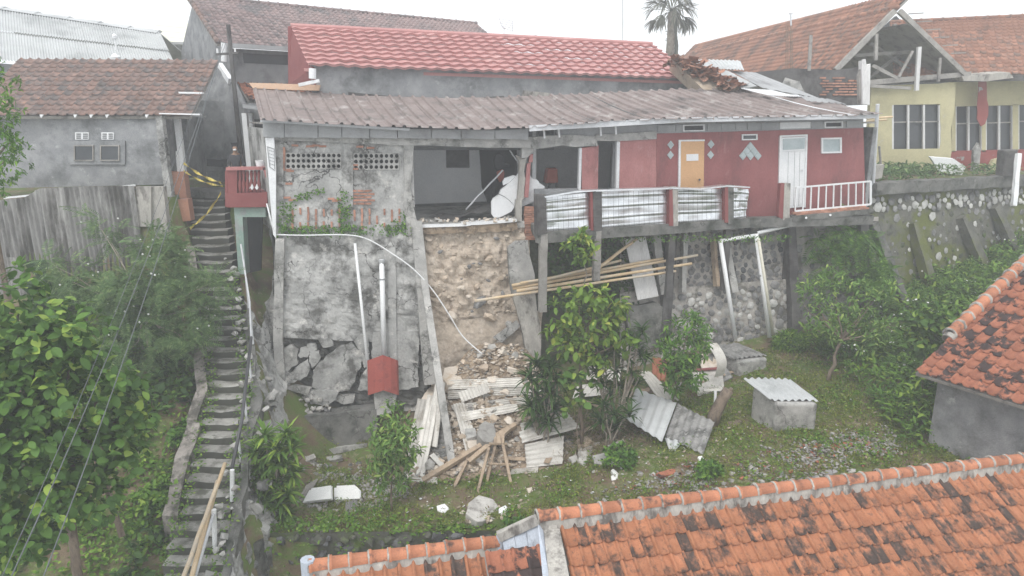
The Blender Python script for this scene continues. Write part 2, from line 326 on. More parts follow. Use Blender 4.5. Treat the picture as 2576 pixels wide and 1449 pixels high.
MT['leaf_dark'] = leafmat('leaf_dark', (.026,.062,.016), (.06,.12,.028), (.11,.20,.04))
MT['leaf_mid'] = leafmat('leaf_mid', (0.050,0.121,0.020), (0.116,0.242,0.037), (0.220,0.363,0.055))
MT['leaf_guava'] = leafmat('leaf_guava', (0.075,0.155,0.032), (0.161,0.282,0.063), (0.310,0.414,0.103))
MT['leaf_feather'] = leafmat('leaf_feather', (.075,.14,.05), (.15,.24,.09), (.24,.32,.12))
MT['leaf_strap'] = leafmat('leaf_strap', (0.056,0.123,0.020), (0.134,0.246,0.036), (0.302,0.426,0.067))
MT['leaf_ground'] = leafmat('leaf_ground', (0.056,0.129,0.017), (0.146,0.269,0.034), (0.258,0.358,0.056))
MT['leaf_moss'] = leafmat('leaf_moss', (.10,.135,.022), (.20,.25,.04), (.32,.33,.08))
MT['leaf_palm'] = leafmat('leaf_palm', (.10,.11,.085), (.16,.17,.13), (.2,.2,.16))
MT['flower'] = leafmat('flower', (.75,.75,.72), (.82,.82,.78))
MT['dry'] = leafmat('dry', (.20,.155,.10), (.32,.26,.18), (.42,.36,.27))

# ------------------------------------------------------------------ templates
def leaf_oval(w=.5, droop=.12, fold=.08):
    tv = [(0,0,0), (-w*.42,.3,fold), (0,.3,0), (w*.42,.3,fold), (-w*.4,.65,fold-.3*droop), (0,.65,-.3*droop), (w*.4,.65,fold-.3*droop), (0,1,-droop)]
    return tv, [(0,2,1), (0,3,2), (1,2,5,4), (2,3,6,5), (4,5,7), (5,6,7)]
def leaf_strap(w=.12, droop=.45):
    tv = [(-w*.3,0,0), (w*.3,0,0), (-w*.5,.35,.03), (w*.5,.35,.03), (-w*.42,.7,-droop*.35), (w*.42,.7,-droop*.35), (0,1,-droop)]
    return tv, [(0,1,3,2), (2,3,5,4), (4,5,6)]
def leaf_frond(n=10, w=.34):
    tv = []; tf = []
    for i in range(n):
        y = .08 + .88*i/n; l = w*(1-abs(i/n-.45)*.9); z = -.25*(i/n)**2
        for s in (-1, 1):
            k = len(tv); tv += [(0,y,z), (s*l*.5,y+.02,z-.01), (s*l,y+.10,z-.06), (s*l*.5,y+.075,z-.01)]; tf.append((k,k+1,k+2,k+3))
    k = len(tv); tv += [(-.008,0,0), (.008,0,0), (.004,1,-.25), (-.004,1,-.25)]; tf.append((k,k+1,k+2,k+3))
    return tv, tf
def rock(seed, flat=.7, sub=1):
    """angular broken lump: hull of random points"""
    r = random.Random(seed); bm = bmesh.new(); n = 15
    for i in range(n):
        d = V((r.gauss(0,1), r.gauss(0,1), r.gauss(0,1))).normalized(); k = max(abs(d.x), abs(d.y), abs(d.z))**.55
        bm.verts.new(d*(.5*r.uniform(.82,1.08)/k*.86))
    h = bmesh.ops.convex_hull(bm, input=bm.verts); bmesh.ops.delete(bm, geom=list(set(g for g in h['geom_unused'] + h['geom_interior'] if isinstance(g, bmesh.types.BMVert))), context='VERTS')
    bmesh.ops.recalc_face_normals(bm, faces=bm.faces); bm.verts.index_update()
    for v in bm.verts: v.co.z *= flat
    tv = [tuple(v.co) for v in bm.verts]; tf = [tuple(v.index for v in f.verts) for f in bm.faces]; bm.free()
    return tv, tf
def ball(seed):
    bm = bmesh.new(); bmesh.ops.create_icosphere(bm, subdivisions=1, radius=.5); tv = [tuple(v.co) for v in bm.verts]; tf = [tuple(v.index for v in f.verts) for f in bm.faces]; bm.free(); return tv, tf
def river(seed, flat=.7):
    r = random.Random(seed); tv, tf = ball(seed); ax = [(V((r.gauss(0,1), r.gauss(0,1), r.gauss(0,1))).normalized(), r.uniform(.3,.44)) for _ in range(8)]; out = []
    for p in tv:
        p = V(p)
        for a, d in ax:
            k = p.dot(a)
            if k > d: p -= a*(k-d)
        out.append((p.x, p.y, p.z*flat))
    return out, tf
def leaf_round(w=.55, droop=.18, fold=.07):
    tv = [(0,0,0)]; tf = []
    ws = [(.12,.22),(.3,.42),(.52,.5),(.74,.40),(.9,.2)]
    for y, k in ws: z = -droop*y*y; tv += [(-w*k, y, fold*k*2+z), (0, y, z), (w*k, y, fold*k*2+z)]
    tv.append((0,1,-droop)); tf += [(0,2,1),(0,3,2)]
    for i in range(len(ws)-1): a = 1+3*i; tf += [(a,a+1,a+4,a+3),(a+1,a+2,a+5,a+4)]
    a = 1+3*(len(ws)-1); n = len(tv)-1; tf += [(a,a+1,n),(a+1,a+2,n)]
    return tv, tf
ROCKS = [rock(s) for s in range(7)]
RIVER = [river(50+s) for s in range(6)]
FLATROCKS = [rock(20+s, .32) for s in range(5)]
def rot_rand(tilt=1.0):
    e = Matrix.Rotation(R(0, 6.283), 3, 'Z') @ Matrix.Rotation(R()*tilt, 3, 'X') @ Matrix.Rotation(R()*tilt, 3, 'Y')
    return e
RM = {}
def rock_obj(name, p, s, mat, parent=None, flat=False, tilt=.5, M3=None, sq=(1,1,1)):
    lib = RIVER if name == 'stone' else FLATROCKS if flat else ROCKS; i = random.randrange(len(lib)); key = (flat, name == 'stone', i, mat)
    if key not in RM: RM[key] = tmesh(name, *lib[i], MT[mat])
    m = (M3 if M3 is not None else rot_rand(tilt)) @ Matrix.Diagonal((s*sq[0]*R(.85,1.2), s*sq[1]*R(.85,1.2), s*sq[2]*R(.8,1.2)))
    m4 = m.to_4x4(); m4.translation = p
    return ob(name, RM[key], None, parent, m4)
# ------------------------------------------------------------------ plan of the place
A = V((-6.87, 19.5, .1)); E = V((.9833, .1827, 0)); NF = V((.1827, -.9833, 0)); UZ = V((0, 0, 1))
FAC = (A, NF)                                             # front of the house
NRW = (NF*6.0 + UZ*.85).normalized(); RW = (A, NRW)        # retaining wall under it, leaning back
def facY(x): return 19.5 + (x+6.87)*.1858
def fp(px, py, off=0.0): return ap(px, py, FAC, off)
def rw(px, py, off=0.0): return ap(px, py, RW, off)
S0 = V((12.5, 24.1, 1.1)); S1_ = V((20.6, 27.7, 1.1)); SE = (S1_-S0).normalized(); SN = V((SE.y, -SE.x, 0))
NSW = (SN*3.4 + UZ*.55).normalized(); SWP = (S0, NSW)       # stone wall at the right
CPTS = np.array([(-9,19.2,-1.4),(-13,19.2,-1.4),(-18,19.2,-1.4),(-8.5,16,-3.7),(-12,16,-3.8),(-18,16,-3.8),(-8.5,12.3,-6.1),(-12,12,-6.4),(-18,12,-6.4),(-12,8,-8.5),(-7,8,-8.5),(-18,6,-9),
  (-5.2,18.2,-6.2),(-5.4,16,-6.1),(-5.4,14.6,-6.05),(-2,18.0,-6.0),(-2,16,-5.95),(-2,14.1,-6.0),(1,19,-5.3),(1.3,16,-5.45),(1.5,14.1,-5.6),(3.6,13.6,-5.15),(4,17,-4.95),(5,20.5,-4.6),
  (6.8,15.6,-4.45),(7,13,-4.7),(8,21.2,-3.95),(10.4,22.2,-3.7),(10,17,-4.15),(11,20,-3.9),(13,22.6,-3.4),(13,18,-3.9),(15.5,23.9,-3.1),(18,25.0,-2.6),(21,26.4,-2.0),(18,20,-2.6),(22,22,-2),(15,14,-4.2),(11,11,-4.8),
  (28,28,-1.),(30,20,-2),(0,8,-6.5),(10,7,-6),(20,8,-5),(-4,5,-8)])
def _rbf():
    P = CPTS[:, :2]; d = np.linalg.norm(P[:, None]-P[None], axis=2)
    K = d + np.eye(len(P))*.25; n = len(P)
    Am = np.zeros((n+3, n+3)); Am[:n, :n] = K; Am[:n, n] = 1; Am[:n, n+1:] = P; Am[n, :n] = 1; Am[n+1:, :n] = P.T
    return np.linalg.solve(Am, np.concatenate([CPTS[:, 2], [0, 0, 0]]))
_W = _rbf()
def low(x, y):
    x = np.atleast_1d(np.asarray(x, float)); y = np.atleast_1d(np.asarray(y, float))
    d = np.sqrt((x[..., None]-CPTS[:, 0])**2 + (y[..., None]-CPTS[:, 1])**2)
    return d @ _W[:-3] + _W[-3] + _W[-2]*x + _W[-1]*y
SX = [(9.5,-6.3),(12.3,-6.62),(16.2,-7.2),(20,-8.85),(23.6,-10.5),(30,-13.2)]
def stx(y): return float(np.interp(y, [a for a, _ in SX], [b for _, b in SX]))
def stz(y): return -3.6 + .6*(y-16.2)
def gz(x, y):
    """height of the ground sheet"""
    z = float(low(x, y)[0])
    if x > -5.75 or (x > -6.35 and y < 15.4):
        if x < 3.2 and y < 13.95 + .02*x: z = min(z, -7.6)
        elif x < 3.2 and y < 14.2: z = min(z, -6.1)
    dx = x - stx(y)
    if abs(dx) < 1.0 and y < 24: z = stz(y) - .45
    if dx < -.9 and 19.6 < y < 24.4: z = max(z, .9) if x < -10.4 else z
    if y >= 24 and x < -6.4: z = 1.0
    behind = (V((x, y, 0)) - A).dot(V((-.1827, .9833, 0)))
    if x > -6.6 and behind > .55 and x < 12.3: z = -.25
    if x >= 12.2 and (V((x, y, 0))-S0).dot(-SN) > .35: z = 1.02
    if x > 26 and y > 29: z = 1.02
    return z + .10*fbm((x, y, 0), .55) + .035*fbm((x, y, 3), 2.2)
mb = MB(); xs = np.concatenate([np.arange(-45, -14, 1.5), np.arange(-14, 16, .22), np.arange(16, 60, 1.0)]); ys = np.concatenate([np.arange(1.5, 11, .7), np.arange(11, 29, .22), np.arange(29, 70, 2.0)])
for y in ys:
    for x in xs:
        mb.v.append((x, y, gz(x, y)))
nx = len(xs)
mb.f = [(j*nx+i, j*nx+i+1, (j+1)*nx+i+1, (j+1)*nx+i) for j in range(len(ys)-1) for i in range(nx-1)]
ground = mb.build('ground', MT['soil_grass'], smooth=True, recalc=False)
tag(ground, 'soil and thin grass of the sloping yard below the houses', None, None, 'structure')

# ------------------------------------------------------------------ staircase
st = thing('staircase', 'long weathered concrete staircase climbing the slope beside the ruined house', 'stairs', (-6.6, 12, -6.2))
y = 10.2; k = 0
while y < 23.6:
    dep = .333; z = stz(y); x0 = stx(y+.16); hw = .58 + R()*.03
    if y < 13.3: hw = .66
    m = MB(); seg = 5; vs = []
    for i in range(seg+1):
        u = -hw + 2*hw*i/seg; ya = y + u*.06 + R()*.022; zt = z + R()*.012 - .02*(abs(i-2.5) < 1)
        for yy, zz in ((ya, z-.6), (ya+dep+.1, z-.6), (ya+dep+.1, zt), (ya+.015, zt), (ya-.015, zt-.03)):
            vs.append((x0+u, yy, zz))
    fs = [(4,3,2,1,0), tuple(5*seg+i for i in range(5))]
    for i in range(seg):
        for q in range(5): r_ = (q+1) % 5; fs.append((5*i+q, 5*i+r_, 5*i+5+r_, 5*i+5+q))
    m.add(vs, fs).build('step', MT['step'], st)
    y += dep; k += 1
def kerb(side, y0, y1, w, up, mat, wob=.03):
    m = MB(); n = int((y1-y0)/.35); vs = []; fs = []
    for i in range(n+1):
        yy = lerp(y0, y1, i/n); xc = stx(yy) + side*(.58+w/2); z = stz(yy)+.1+up
        a = R()*wob
        vs += [(xc-w/2+a, yy, z-1.6), (xc+w/2+a, yy, z-1.6), (xc+w/2+a+R()*wob, yy, z+R()*wob), (xc-w/2+a+R()*wob, yy, z+R()*wob)]
    fs = [(3,2,1,0), tuple(4*n+i for i in range(4))]
    for i in range(n):
        for q in range(4): r_ = (q+1) % 4; fs.append((4*i+q, 4*i+r_, 4*i+4+r_, 4*i+4+q))
    return m.add(vs, fs).build('kerb', MT[mat], st)
kerb(-1, 13.3, 15.4, .3, .06, 'kerb', .035); kerb(-1, 15.43, 18.2, .26, .08, 'kerb', .03); kerb(-1, 19.6, 20.6, .26, .35, 'kerb', .02)
kerb(1, 11.2, 18.6, .22, -.05, 'concrete_dark', .05)

# ------------------------------------------------------------------ retaining wall of the house
def sheet(name, c, pl, amp, s, nu, nv, mat, parent, off=0.0, seed=0, back=.0, crag=0.0):
    """an uneven wall face: four picture corners on a plane, pushed in and out by noise"""
    P = [ap(px, py, pl, off) for px, py in c]; n = pl[1]
    def f(u, v):
        p = lerp(lerp(P[0], P[1], u), lerp(P[3], P[2], u), v)
        q = (p.x+seed, p.y, p.z)
        d = amp*fbm(q, s, 4)
        if crag: d += crag*(abs(fbm(q, s*2.3, 3)) - .25) + crag*.5*round(2.5*fbm(q, s*1.1, 2))/2.5
        return p + n*d
    o = MB().grid(f, nu, nv).build(name, MT[mat], parent, recalc=False)
    return o
rwall = thing('retaining_wall', 'cracked grey plastered retaining wall under the brick house front', 'retaining wall', rw(880, 1100))
def q7(x, y): return ((1060+x*.3727)*.6389, (1280+y*.3727)*.6389)
sheet('plaster_face', [(698,575),(1052,560),(1060,868),(704,848)], RW, .10, .8, 60, 50, 'plaster_weathered', rwall, 0, 3, crag=.10)
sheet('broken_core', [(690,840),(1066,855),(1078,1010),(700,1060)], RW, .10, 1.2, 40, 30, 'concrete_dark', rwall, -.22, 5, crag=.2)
plates = [[(150,620),(200,540),(290,450),(400,370),(420,440),(390,540),(270,600)], [(305,320),(330,250),(390,235),(425,300),(400,340),(330,345)], [(400,210),(490,200),(500,260),(440,290)],
 [(425,330),(440,285),(520,280),(540,340),(500,410),(450,450),(425,390)], [(525,160),(640,140),(675,215),(570,235)], [(470,640),(480,480),(600,350),(760,230),(860,200),(950,290),(960,440),(880,540),(830,680),(700,690),(560,690)],
 [(730,640),(800,540),(930,470),(900,600),(840,690),(740,690)], [(940,680),(980,540),(1040,460),(1070,680)], [(120,480),(150,250),(240,220),(300,270),(290,330),(300,400),(190,480)], [(900,180),(960,110),(1040,130),(1060,420),(1000,440),(965,300)], [(1090,440),(1110,100),(1560,90),(1560,640),(1360,680),(1100,690)],
 [(360,760),(450,700),(600,690),(720,720),(690,790),(600,850),(450,830)], [(700,800),(740,740),(900,740),(880,820),(790,835)]]
for i, pl_ in enumerate(plates):
    off = .02 + .05*random.random() + (.10 if i in (0, 11) else 0)
    P = [rw(*q7(*q), off) for q in pl_]; nn = NRW
    cc = sum(P, V())/len(P); P = jagged([cc+(p_-cc)*1.07 for p_ in P], .09, .03)
    th = .2
    o = MB().prism(P, -nn*th).build('plaster_plate', MT['plaster_weathered'] if i not in (8, 12) else MT['concrete'], rwall)
mbp = MB(); P = [rw(*q7(*q), .25) for q in [(150,660),(260,640),(430,670),(405,745),(250,700)]]
mbp.prism(P, V((0, .25, -.05))).build('plaster_plate', MT['concrete'], rwall)
pts = [rw(705, 600, .06), rw(700, 860, .10), rw(716, 1085, .16)]
for a, b in zip(pts[:-1], pts[1:]): MB().beam(a, b, .26, .2, NRW, 6, .012).build('column', MT['concrete'], rwall)
MB().beam(rw(692, 960, .0), rw(690, 1080, .02), .2, .15, NRW, 4, .02).build('column', MT['concrete_dark'], rwall)
pts = [rw(1047, 555, .12), rw(1063, 720, .14), rw(1080, 965, .18)]
for a, b in zip(pts[:-1], pts[1:]): MB().beam(a, b, .34, .3, NRW, 6, .014).build('column', MT['concrete'], rwall)
MB().beam(rw(985, 620, .02), rw(988, 905, .05), .24, .12, NRW, 6, .01).build('column', MT['plaster_weathered'], rwall)
# side return beside the stairs
P = [V((-6.95,19.55,.2)), V((-7.0,21.5,.2)), V((-8.0,21.0,-1.4)), V((-7.0,17.0,-5.9)), V((-6.55,18.7,-5.9))]
def fside(u, v):
    top = lerp(V((-6.98,19.5,.15)), V((-7.3,23.0,.2)), u); bot = lerp(V((-6.72,18.75,-5.6)), V((-7.25,18.2,-3.0)), u)
    p = lerp(top, bot, v); return p + V((-1,-.3,.2))*(.14*fbm((p.x*3, p.y*3, p.z*.7), 1.0, 4))
MB().grid(fside, 24, 44).build('side_face', MT['plaster_weathered'], rwall, recalc=False)
pl_ = thing('plinth_wall', 'dark mossy concrete plinth at the foot of the cracked retaining wall', 'wall', rw(*q7(600, 1300)))
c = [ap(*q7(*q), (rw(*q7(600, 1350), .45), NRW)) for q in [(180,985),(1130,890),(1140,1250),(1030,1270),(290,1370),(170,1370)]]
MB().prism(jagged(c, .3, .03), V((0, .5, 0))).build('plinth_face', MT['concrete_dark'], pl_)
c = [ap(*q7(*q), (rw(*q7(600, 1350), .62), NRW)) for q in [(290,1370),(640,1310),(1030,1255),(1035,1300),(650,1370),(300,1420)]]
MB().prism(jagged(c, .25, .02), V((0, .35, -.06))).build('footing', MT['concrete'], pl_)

# ------------------------------------------------------------------ eroded bank under the collapsed room
bank = thing('earth_bank', 'eroded brown earth bank under the collapsed room', 'earth bank', rw(1180, 900))
sheet('earth_face', [(1060,562),(1330,556),(1338,800),(1075,832)], RW, .14, 1.0, 70, 56, 'earth', bank, -.12, 9, crag=.15)
sheet('earth_face', [(1085,815),(1365,780),(1350,960),(1085,985)], RW, .05, .8, 40, 26, 'earth', bank, -.05, 12, crag=.06)
for (px, py, s, m_) in [(1140,795,.6,'rubble_cream'),(1205,760,.7,'stone_mid'),(1232,800,.55,'rubble'),(1160,725,.35,'rubble_cream'),(1200,720,.4,'rubble'),(1120,700,.28,'rubble'),(1260,700,.3,'rubble'),(1180,670,.25,'stone_mid'),
     (1230,650,.3,'rubble'),(1140,650,.26,'rubble'),(1265,740,.3,'stone_mid'),(1105,745,.25,'rubble'),(1280,815,.4,'stone_light'),(1180,745,.25,'rubble_cream'),(1110,620,.22,'rubble'),(1210,610,.22,'rubble'),(1250,600,.25,'stone_mid')]:
    rock_obj('stone', rw(px, py, .04), s, m_, bank, tilt=1, sq=(1,.6,.8))
for i in range(60):
    rock_obj('stone', rw(R(1090,1285), R(590,800), .02), R(.08,.2), random.choice(['earth_stone','earth_stone','earth_stone','stone_mid']), bank, tilt=1, sq=(1.2,.7,.8))
# leaning slabs of the collapsed frame
sl = thing('leaning_slab', 'buckled grey concrete slab leaning out of the earth bank', 'concrete slab', rw(1330, 900))
c = [(1278,622),(1298,606),(1328,604),(1332,640),(1345,690),(1346,720),(1290,748),(1282,700)]
MB().prism([rw(x, y, .35) for x, y in c], -NRW*.22).build('slab_piece', MT['concrete'], sl)
c = [(1290,745),(1345,722),(1352,790),(1362,840),(1360,898),(1340,908),(1322,880),(1308,810)]
MB().prism(jagged([rw(x, y, .42) for x, y in c], .3, .04), -NRW*.2).build('slab_piece', MT['mortar'], sl)
c = [(1240,850),(1300,806),(1310,820),(1290,838),(1262,862)]
MB().prism([rw(x, y, .2) for x, y in c], -NRW*.1).build('slab_piece', MT['concrete'], sl)
MB().beam(rw(1252,858,.16), rw(1258,905,.2), .12, .1, NRW, 3, .02).build('slab_piece', MT['mortar'], sl)

# ------------------------------------------------------------------ stone masonry
def inside(pt, poly):
    c = False; n = len(poly)
    for i in range(n):
        (x1, y1), (x2, y2) = poly[i], poly[i-1]
        if (y1 > pt[1]) != (y2 > pt[1]) and pt[0] < (x2-x1)*(pt[1]-y1)/(y2-y1)+x1: c = not c
    return c
def stones(parent, poly, pl, off, smin, smax, mats, cap=300, seed=0, depth=.45, tries=6000, fill=1.0):
    rr = random.Random(seed); n = pl[1]; us = n.cross(UZ).normalized(); us = -us; vs = n.cross(us)
    P = [ap(x, y, pl, off) for x, y in poly]; O = P[0]
    q = [((p-O).dot(us), (p-O).dot(vs)) for p in P]; x0 = min(a for a, _ in q); x1 = max(a for a, _ in q); y0 = min(b for _, b in q); y1 = max(b for _, b in q)
    got = []
    for _ in range(tries):
        if len(got) >= cap: break
        a, b = rr.uniform(x0, x1), rr.uniform(y0, y1); s = rr.uniform(smin, smax)*(1-.35*(_/tries))
        if not inside((a, b), q): continue
        if any((a-g[0])**2/1.25+(b-g[1])**2 < (fill*.47*(s+g[2]))**2 for g in got): continue
        got.append((a, b, s))
    for a, b, s in got:
        th = rr.uniform(0, 6.28); M3 = Matrix((us, vs, n)).transposed() @ Matrix.Rotation(th, 3, 'Z')
        rock_obj('stone', O + us*a + vs*b, s*1.02, rr.choice(mats), parent, flat=False, M3=M3, sq=(1.12, .98, depth))
lw = thing('masonry_wall', 'river stone masonry wall with pale mortar under the red walled rooms', 'stone wall', rw(1850, 850))
sheet('mortar_face', [(1560,575),(2210,545),(2215,720),(1560,760)], RW, .04, 1.2, 40, 20, 'stone_mortar', lw, -.35, 2)
sheet('mortar_face', [(1560,735),(2000,700),(2010,880),(1560,960)], RW, .05, 1.2, 40, 26, 'stone_mortar', lw, -.12, 4)
sheet('mortar_face', [(1995,705),(2215,690),(2225,860),(2000,880)], RW, .06, 1.2, 20, 20, 'concrete_dark', lw, -.2, 6, crag=.08)
stones(lw, [(1705,590),(1990,570),(1990,700),(1712,735)], RW, -.33, .17, .34, ['stone_dark','stone_mid','stone_mid'], 170, 1, .35, fill=.86)
stones(lw, [(1690,745),(1985,712),(1985,845),(1800,862),(1700,830)], RW, -.10, .18, .38, ['stone_mid','stone_mid','stone_light'], 190, 2, .35, fill=.86)
stones(lw, [(2010,590),(2120,580),(2130,830),(2010,835)], RW, -.2, .2, .45, ['stone_mid','stone_dark'], 40, 3, .3, fill=1.5)
for i, (a, b, wd, m_) in enumerate([((1690,575),(1672,830),.3,'post_dark'),((1648,588),(1668,740),.24,'concrete'),((1722,590),(1716,735),.16,'concrete'),((1986,560),(2000,850),.30,'post_dark'),((1820,588),(1845,735),.22,'concrete'),((1795,600),(1803,720),.1,'wood'),((2168,545),(2185,800),.3,'post_dark'),((2196,560),(2290,800),.26,'concrete_dark')]):
    MB().beam(rw(*a, .02), rw(*b, .12), wd, .26, NRW, 6, .015).build('column', MT[m_], lw)
c = [(1575,770),(1650,760),(1690,795),(1690,850),(1620,880),(1580,850)]
MB().prism(jagged([rw(x, y, .2) for x, y in c], .3, .05), -NRW*.5).build('broken_footing', MT['concrete_dark'], lw)

sw = thing('stone_retaining_wall', 'mossy stone retaining wall with leaning buttresses below the yellow building', 'stone wall', ap(2400, 640, SWP))
sheet('mortar_face', [(2188,470),(2640,448),(2640,720),(2188,830)], SWP, .06, 1.0, 50, 26, 'wall_moss', sw, 0, 8)
MB().beam(ap(2190,474,SWP,.06), ap(2640,448,SWP,.06), .5, .42, UZ, 20, .03).build('coping', MT['concrete_dark'], sw)
stones(sw, [(2196,502),(2400,488),(2576,478),(2576,512),(2400,520),(2196,535)], SWP, .03, .22, .42, ['stone_light','stone_light','stone_mid'], 140, 5, .45, fill=.9)
stones(sw, [(2200,540),(2576,520),(2576,660),(2420,720),(2200,780)], SWP, .0, .16, .38, ['stone_mid','stone_mid','stone_light','moss_stone'], 170, 6, .35, fill=1.4)
for (a, b) in [((2194,575),(2240,790)),((2298,560),(2350,760)),((2418,545),(2496,720)),((2500,520),(2575,680))]:
    MB().beam(ap(*a, SWP, .12), ap(*b, SWP, .5), .34, .3, NSW, 7, .025, 1.15).build('buttress', MT['wall_moss'], sw)

# wall at the front edge of the yard
gw = thing('garden_wall', 'low mossy fieldstone wall along the front edge of the yard', 'stone wall', (-2, 14, -7))
GW = (V((-5.9, 13.92, -6.0)), V((0, -1, .18)).normalized())
def gpt(u, v): 
    p = V((lerp(-6.1, 3.2, u), 13.9+.05*u, lerp(-5.98+.05*u, -7.7, v))); return p + GW[1]*(.08*fbm(p, 1.5, 3)) 
MB().grid(gpt, 50, 10).build('wall_core', MT['moss_stone'], gw, recalc=False)
for i in range(170):
    u = R(-6.0, 2.6); v = random.random(); rock_obj('stone', V((u, 13.86+.1*v, lerp(-6.02, -7.5, v))), R(.22,.5), random.choice(['moss_stone','stone_dark','moss_stone']), gw, tilt=.4, sq=(1.1,.6,.8))
MB().beam(V((-5.95,13.75,-6.05)), V((-5.8,13.5,-7.9)), .5, .5, V((0,-1,0)), 8, .05).build('end_pier', MT['concrete_dark'], gw)

# broken side of the stairs above the yard
sd2 = thing('stair_side_wall', 'crumbling rubble side of the stairs above the yard', 'wall', V((-6, 14, -6)))
def f(u_, v_):
    yy = lerp(11.5, 19.2, u_); top = V((stx(yy)+.70, yy, stz(yy)+.02)); bot = V((max(stx(yy)+1.05, -6.6+.02*yy)+.25, yy-.1, gz(-5.4, yy)-.15)); p = lerp(top, bot, v_**1.1)
    return p + V((1,-.3,.3))*(.13*fbm(p, 1.3, 4) + .16*(abs(fbm(p, 2.8, 3))-.2))
MB().grid(f, 90, 26).build('broken_face', MT['plaster_weathered'], sd2, recalc=False)
# ------------------------------------------------------------------ the ruined house
MT['fascia'] = surf('fascia', (.30,.305,.31), (.38,.385,.39), 1.5, c3=(.22,.22,.225), s3=1.0, t3=(.52,.7), bump=.1)
hs_ = thing('ruined_house', 'long ruined house with a collapsed room, red rear wall and sagging corrugated roof', 'house', fp(1300, 590))
def q(name, pts, off, thick, mat, parent, jag=0, bevel=0):
    return panel(name, [fp(x, y, off) for x, y in pts], thick, NF, MT[mat], parent, jag, bevel)
wl = q('front_wall', [(692,350),(1040,357),(1040,386),(692,384)], 0, .16, 'plaster_weathered', hs_)
for pts in ([(692,384),(719,384),(719,424),(692,424)], [(859,385),(889,385),(889,426),(859,426)], [(1004,386),(1040,386),(1040,428),(1004,428)],
            [(692,424),(1040,428),(1046,582),(694,594)]):
    MB().prism([fp(x, y, 0) for x, y in pts], -NF*.16).build('plaster', MT['plaster_weathered'], wl)
for pts, o_ in (([(690,348),(713,348),(713,592),(692,594)], .05), ([(864,360),(888,360),(888,522),(864,522)], .06)):
    q('pilaster', pts, o_, .12, 'plaster_weathered', hs_)
q('broken_pillar', [(1016,362),(1042,362),(1036,430),(1032,470),(1040,520),(1050,560),(1052,592),(1022,592),(1018,470)], .09, .25, 'concrete', hs_, .25)
# breeze blocks of the two vents
def ring_block(s, hole, t):
    n = 8; vs = []; fs = []
    sq = [(-1,-1),(0,-1),(1,-1),(1,0),(1,1),(0,1),(-1,1),(-1,0)]
    for z in (0, t):
        for a, b in sq: vs.append((a*s/2, b*s/2, z))
        for i in range(n): an = math.radians(225 + 45*i); vs.append((math.cos(an)*hole, math.sin(an)*hole, z))
    for i in range(n):
        j = (i+1) % n
        fs += [(16+i, 16+j, 16+n+j, 16+n+i), (8+i, 8+j, 24+j, 24+i), (i, i+8, j+8, j)]
    return vs, fs
bs = .14; bmesh_ = tmesh('breeze_block', *ring_block(bs, .052, .09), MT['concrete'])
for (x0, y0, x1, y1) in ((719,384,859,425),(889,385,1004,427)):
    vt = q('vent', [(x0,y0),(x1,y0),(x1,y1),(x0,y1)], -.14, .02, 'dark', hs_)
    P0, P1, P2 = fp(x0, y0, -.06), fp(x1, y0, -.06), fp(x0, y1, -.06)
    nu = max(1, round((P1-P0).length/bs)); nv = 3
    U = (P1-P0)/nu; W = (P2-P0)/nv
    for i in range(nu):
        for j in range(nv):
            c = P0 + U*(i+.5) + W*(j+.5)
            ob('breeze_block', bmesh_, None, vt, M_axes(c, U/bs, W/bs*1.0, NF, 1.0))
# bare bricks
bk = MB().box((0,0,0), (.22,.04,.055)).mesh('brick'); bk.materials.append(MT['brick'])
def brick(px, py, off=.012, vert=False, parent=wl, sx=1.0, pl=FAC, n=NF, e=E):
    p = ap(px, py, pl, off); a = R()*.05
    ux = (e*math.cos(a) + UZ*math.sin(a)); uz = UZ*math.cos(a) - e*math.sin(a)
    if vert: ux, uz = uz, ux
    return ob('brick', bk, None, parent, M_axes(p, ux*sx, -n, uz))
for j in range(5):
    for i in range(3): brick(888+i*19+(j % 2)*8, 480+j*8, sx=R(.75,1))
for y0 in range(376, 430, 9): brick(715, y0, .055, True, sx=.6)
for i in range(7):
    for k in range(3):
        if random.random() < .85: brick(736+i*19.7, 533+k*17+R()*3, .015, True, sx=R(.75,1))
        if random.random() < .8: brick(892+i*18.8, 535+k*16+R()*3, .015, True, sx=R(.75,1))
for px, py in ((722,497),(735,503),(722,427),(730,430),(727,462),(843,505),(850,503),(833,500),(905,369),(780,368),(795,366),(812,368),(932,372),(742,366),(893,425),(893,415)): brick(px, py, .012, sx=R(.7,1))
# under the eave: panels, ring beam
xs_ = [660,715,800,860,930,1000,1085,1160,1245,1330]
def eaveY(x): return float(np.interp(x, [655,800,1000,1250,1332,1530,1740,1920,2130,2215], [302,312,322,326,322,306,299,296,292,288]))
for a, b in zip(xs_[:-1], xs_[1:]):
    q('soffit_board', [(a+1,eaveY(a)+2),(b-1,eaveY(b)+2),(b-1,346+(b-660)*.008),(a+1,344+(a-660)*.008)], .3+R()*.01, .03, 'fascia', hs_)
q('ring_beam', [(690,344),(1335,347),(1336,372),(1240,372),(1040,366),(690,352)], .12, .3, 'concrete', hs_, .5)
q('ring_beam', [(1330,345),(1500,343),(1504,368),(1340,374)], .10, .25, 'concrete', hs_, .4)
q('ring_beam', [(1500,338),(1652,330),(1652,350),(1500,354)], .08, .25, 'concrete', hs_, .4)
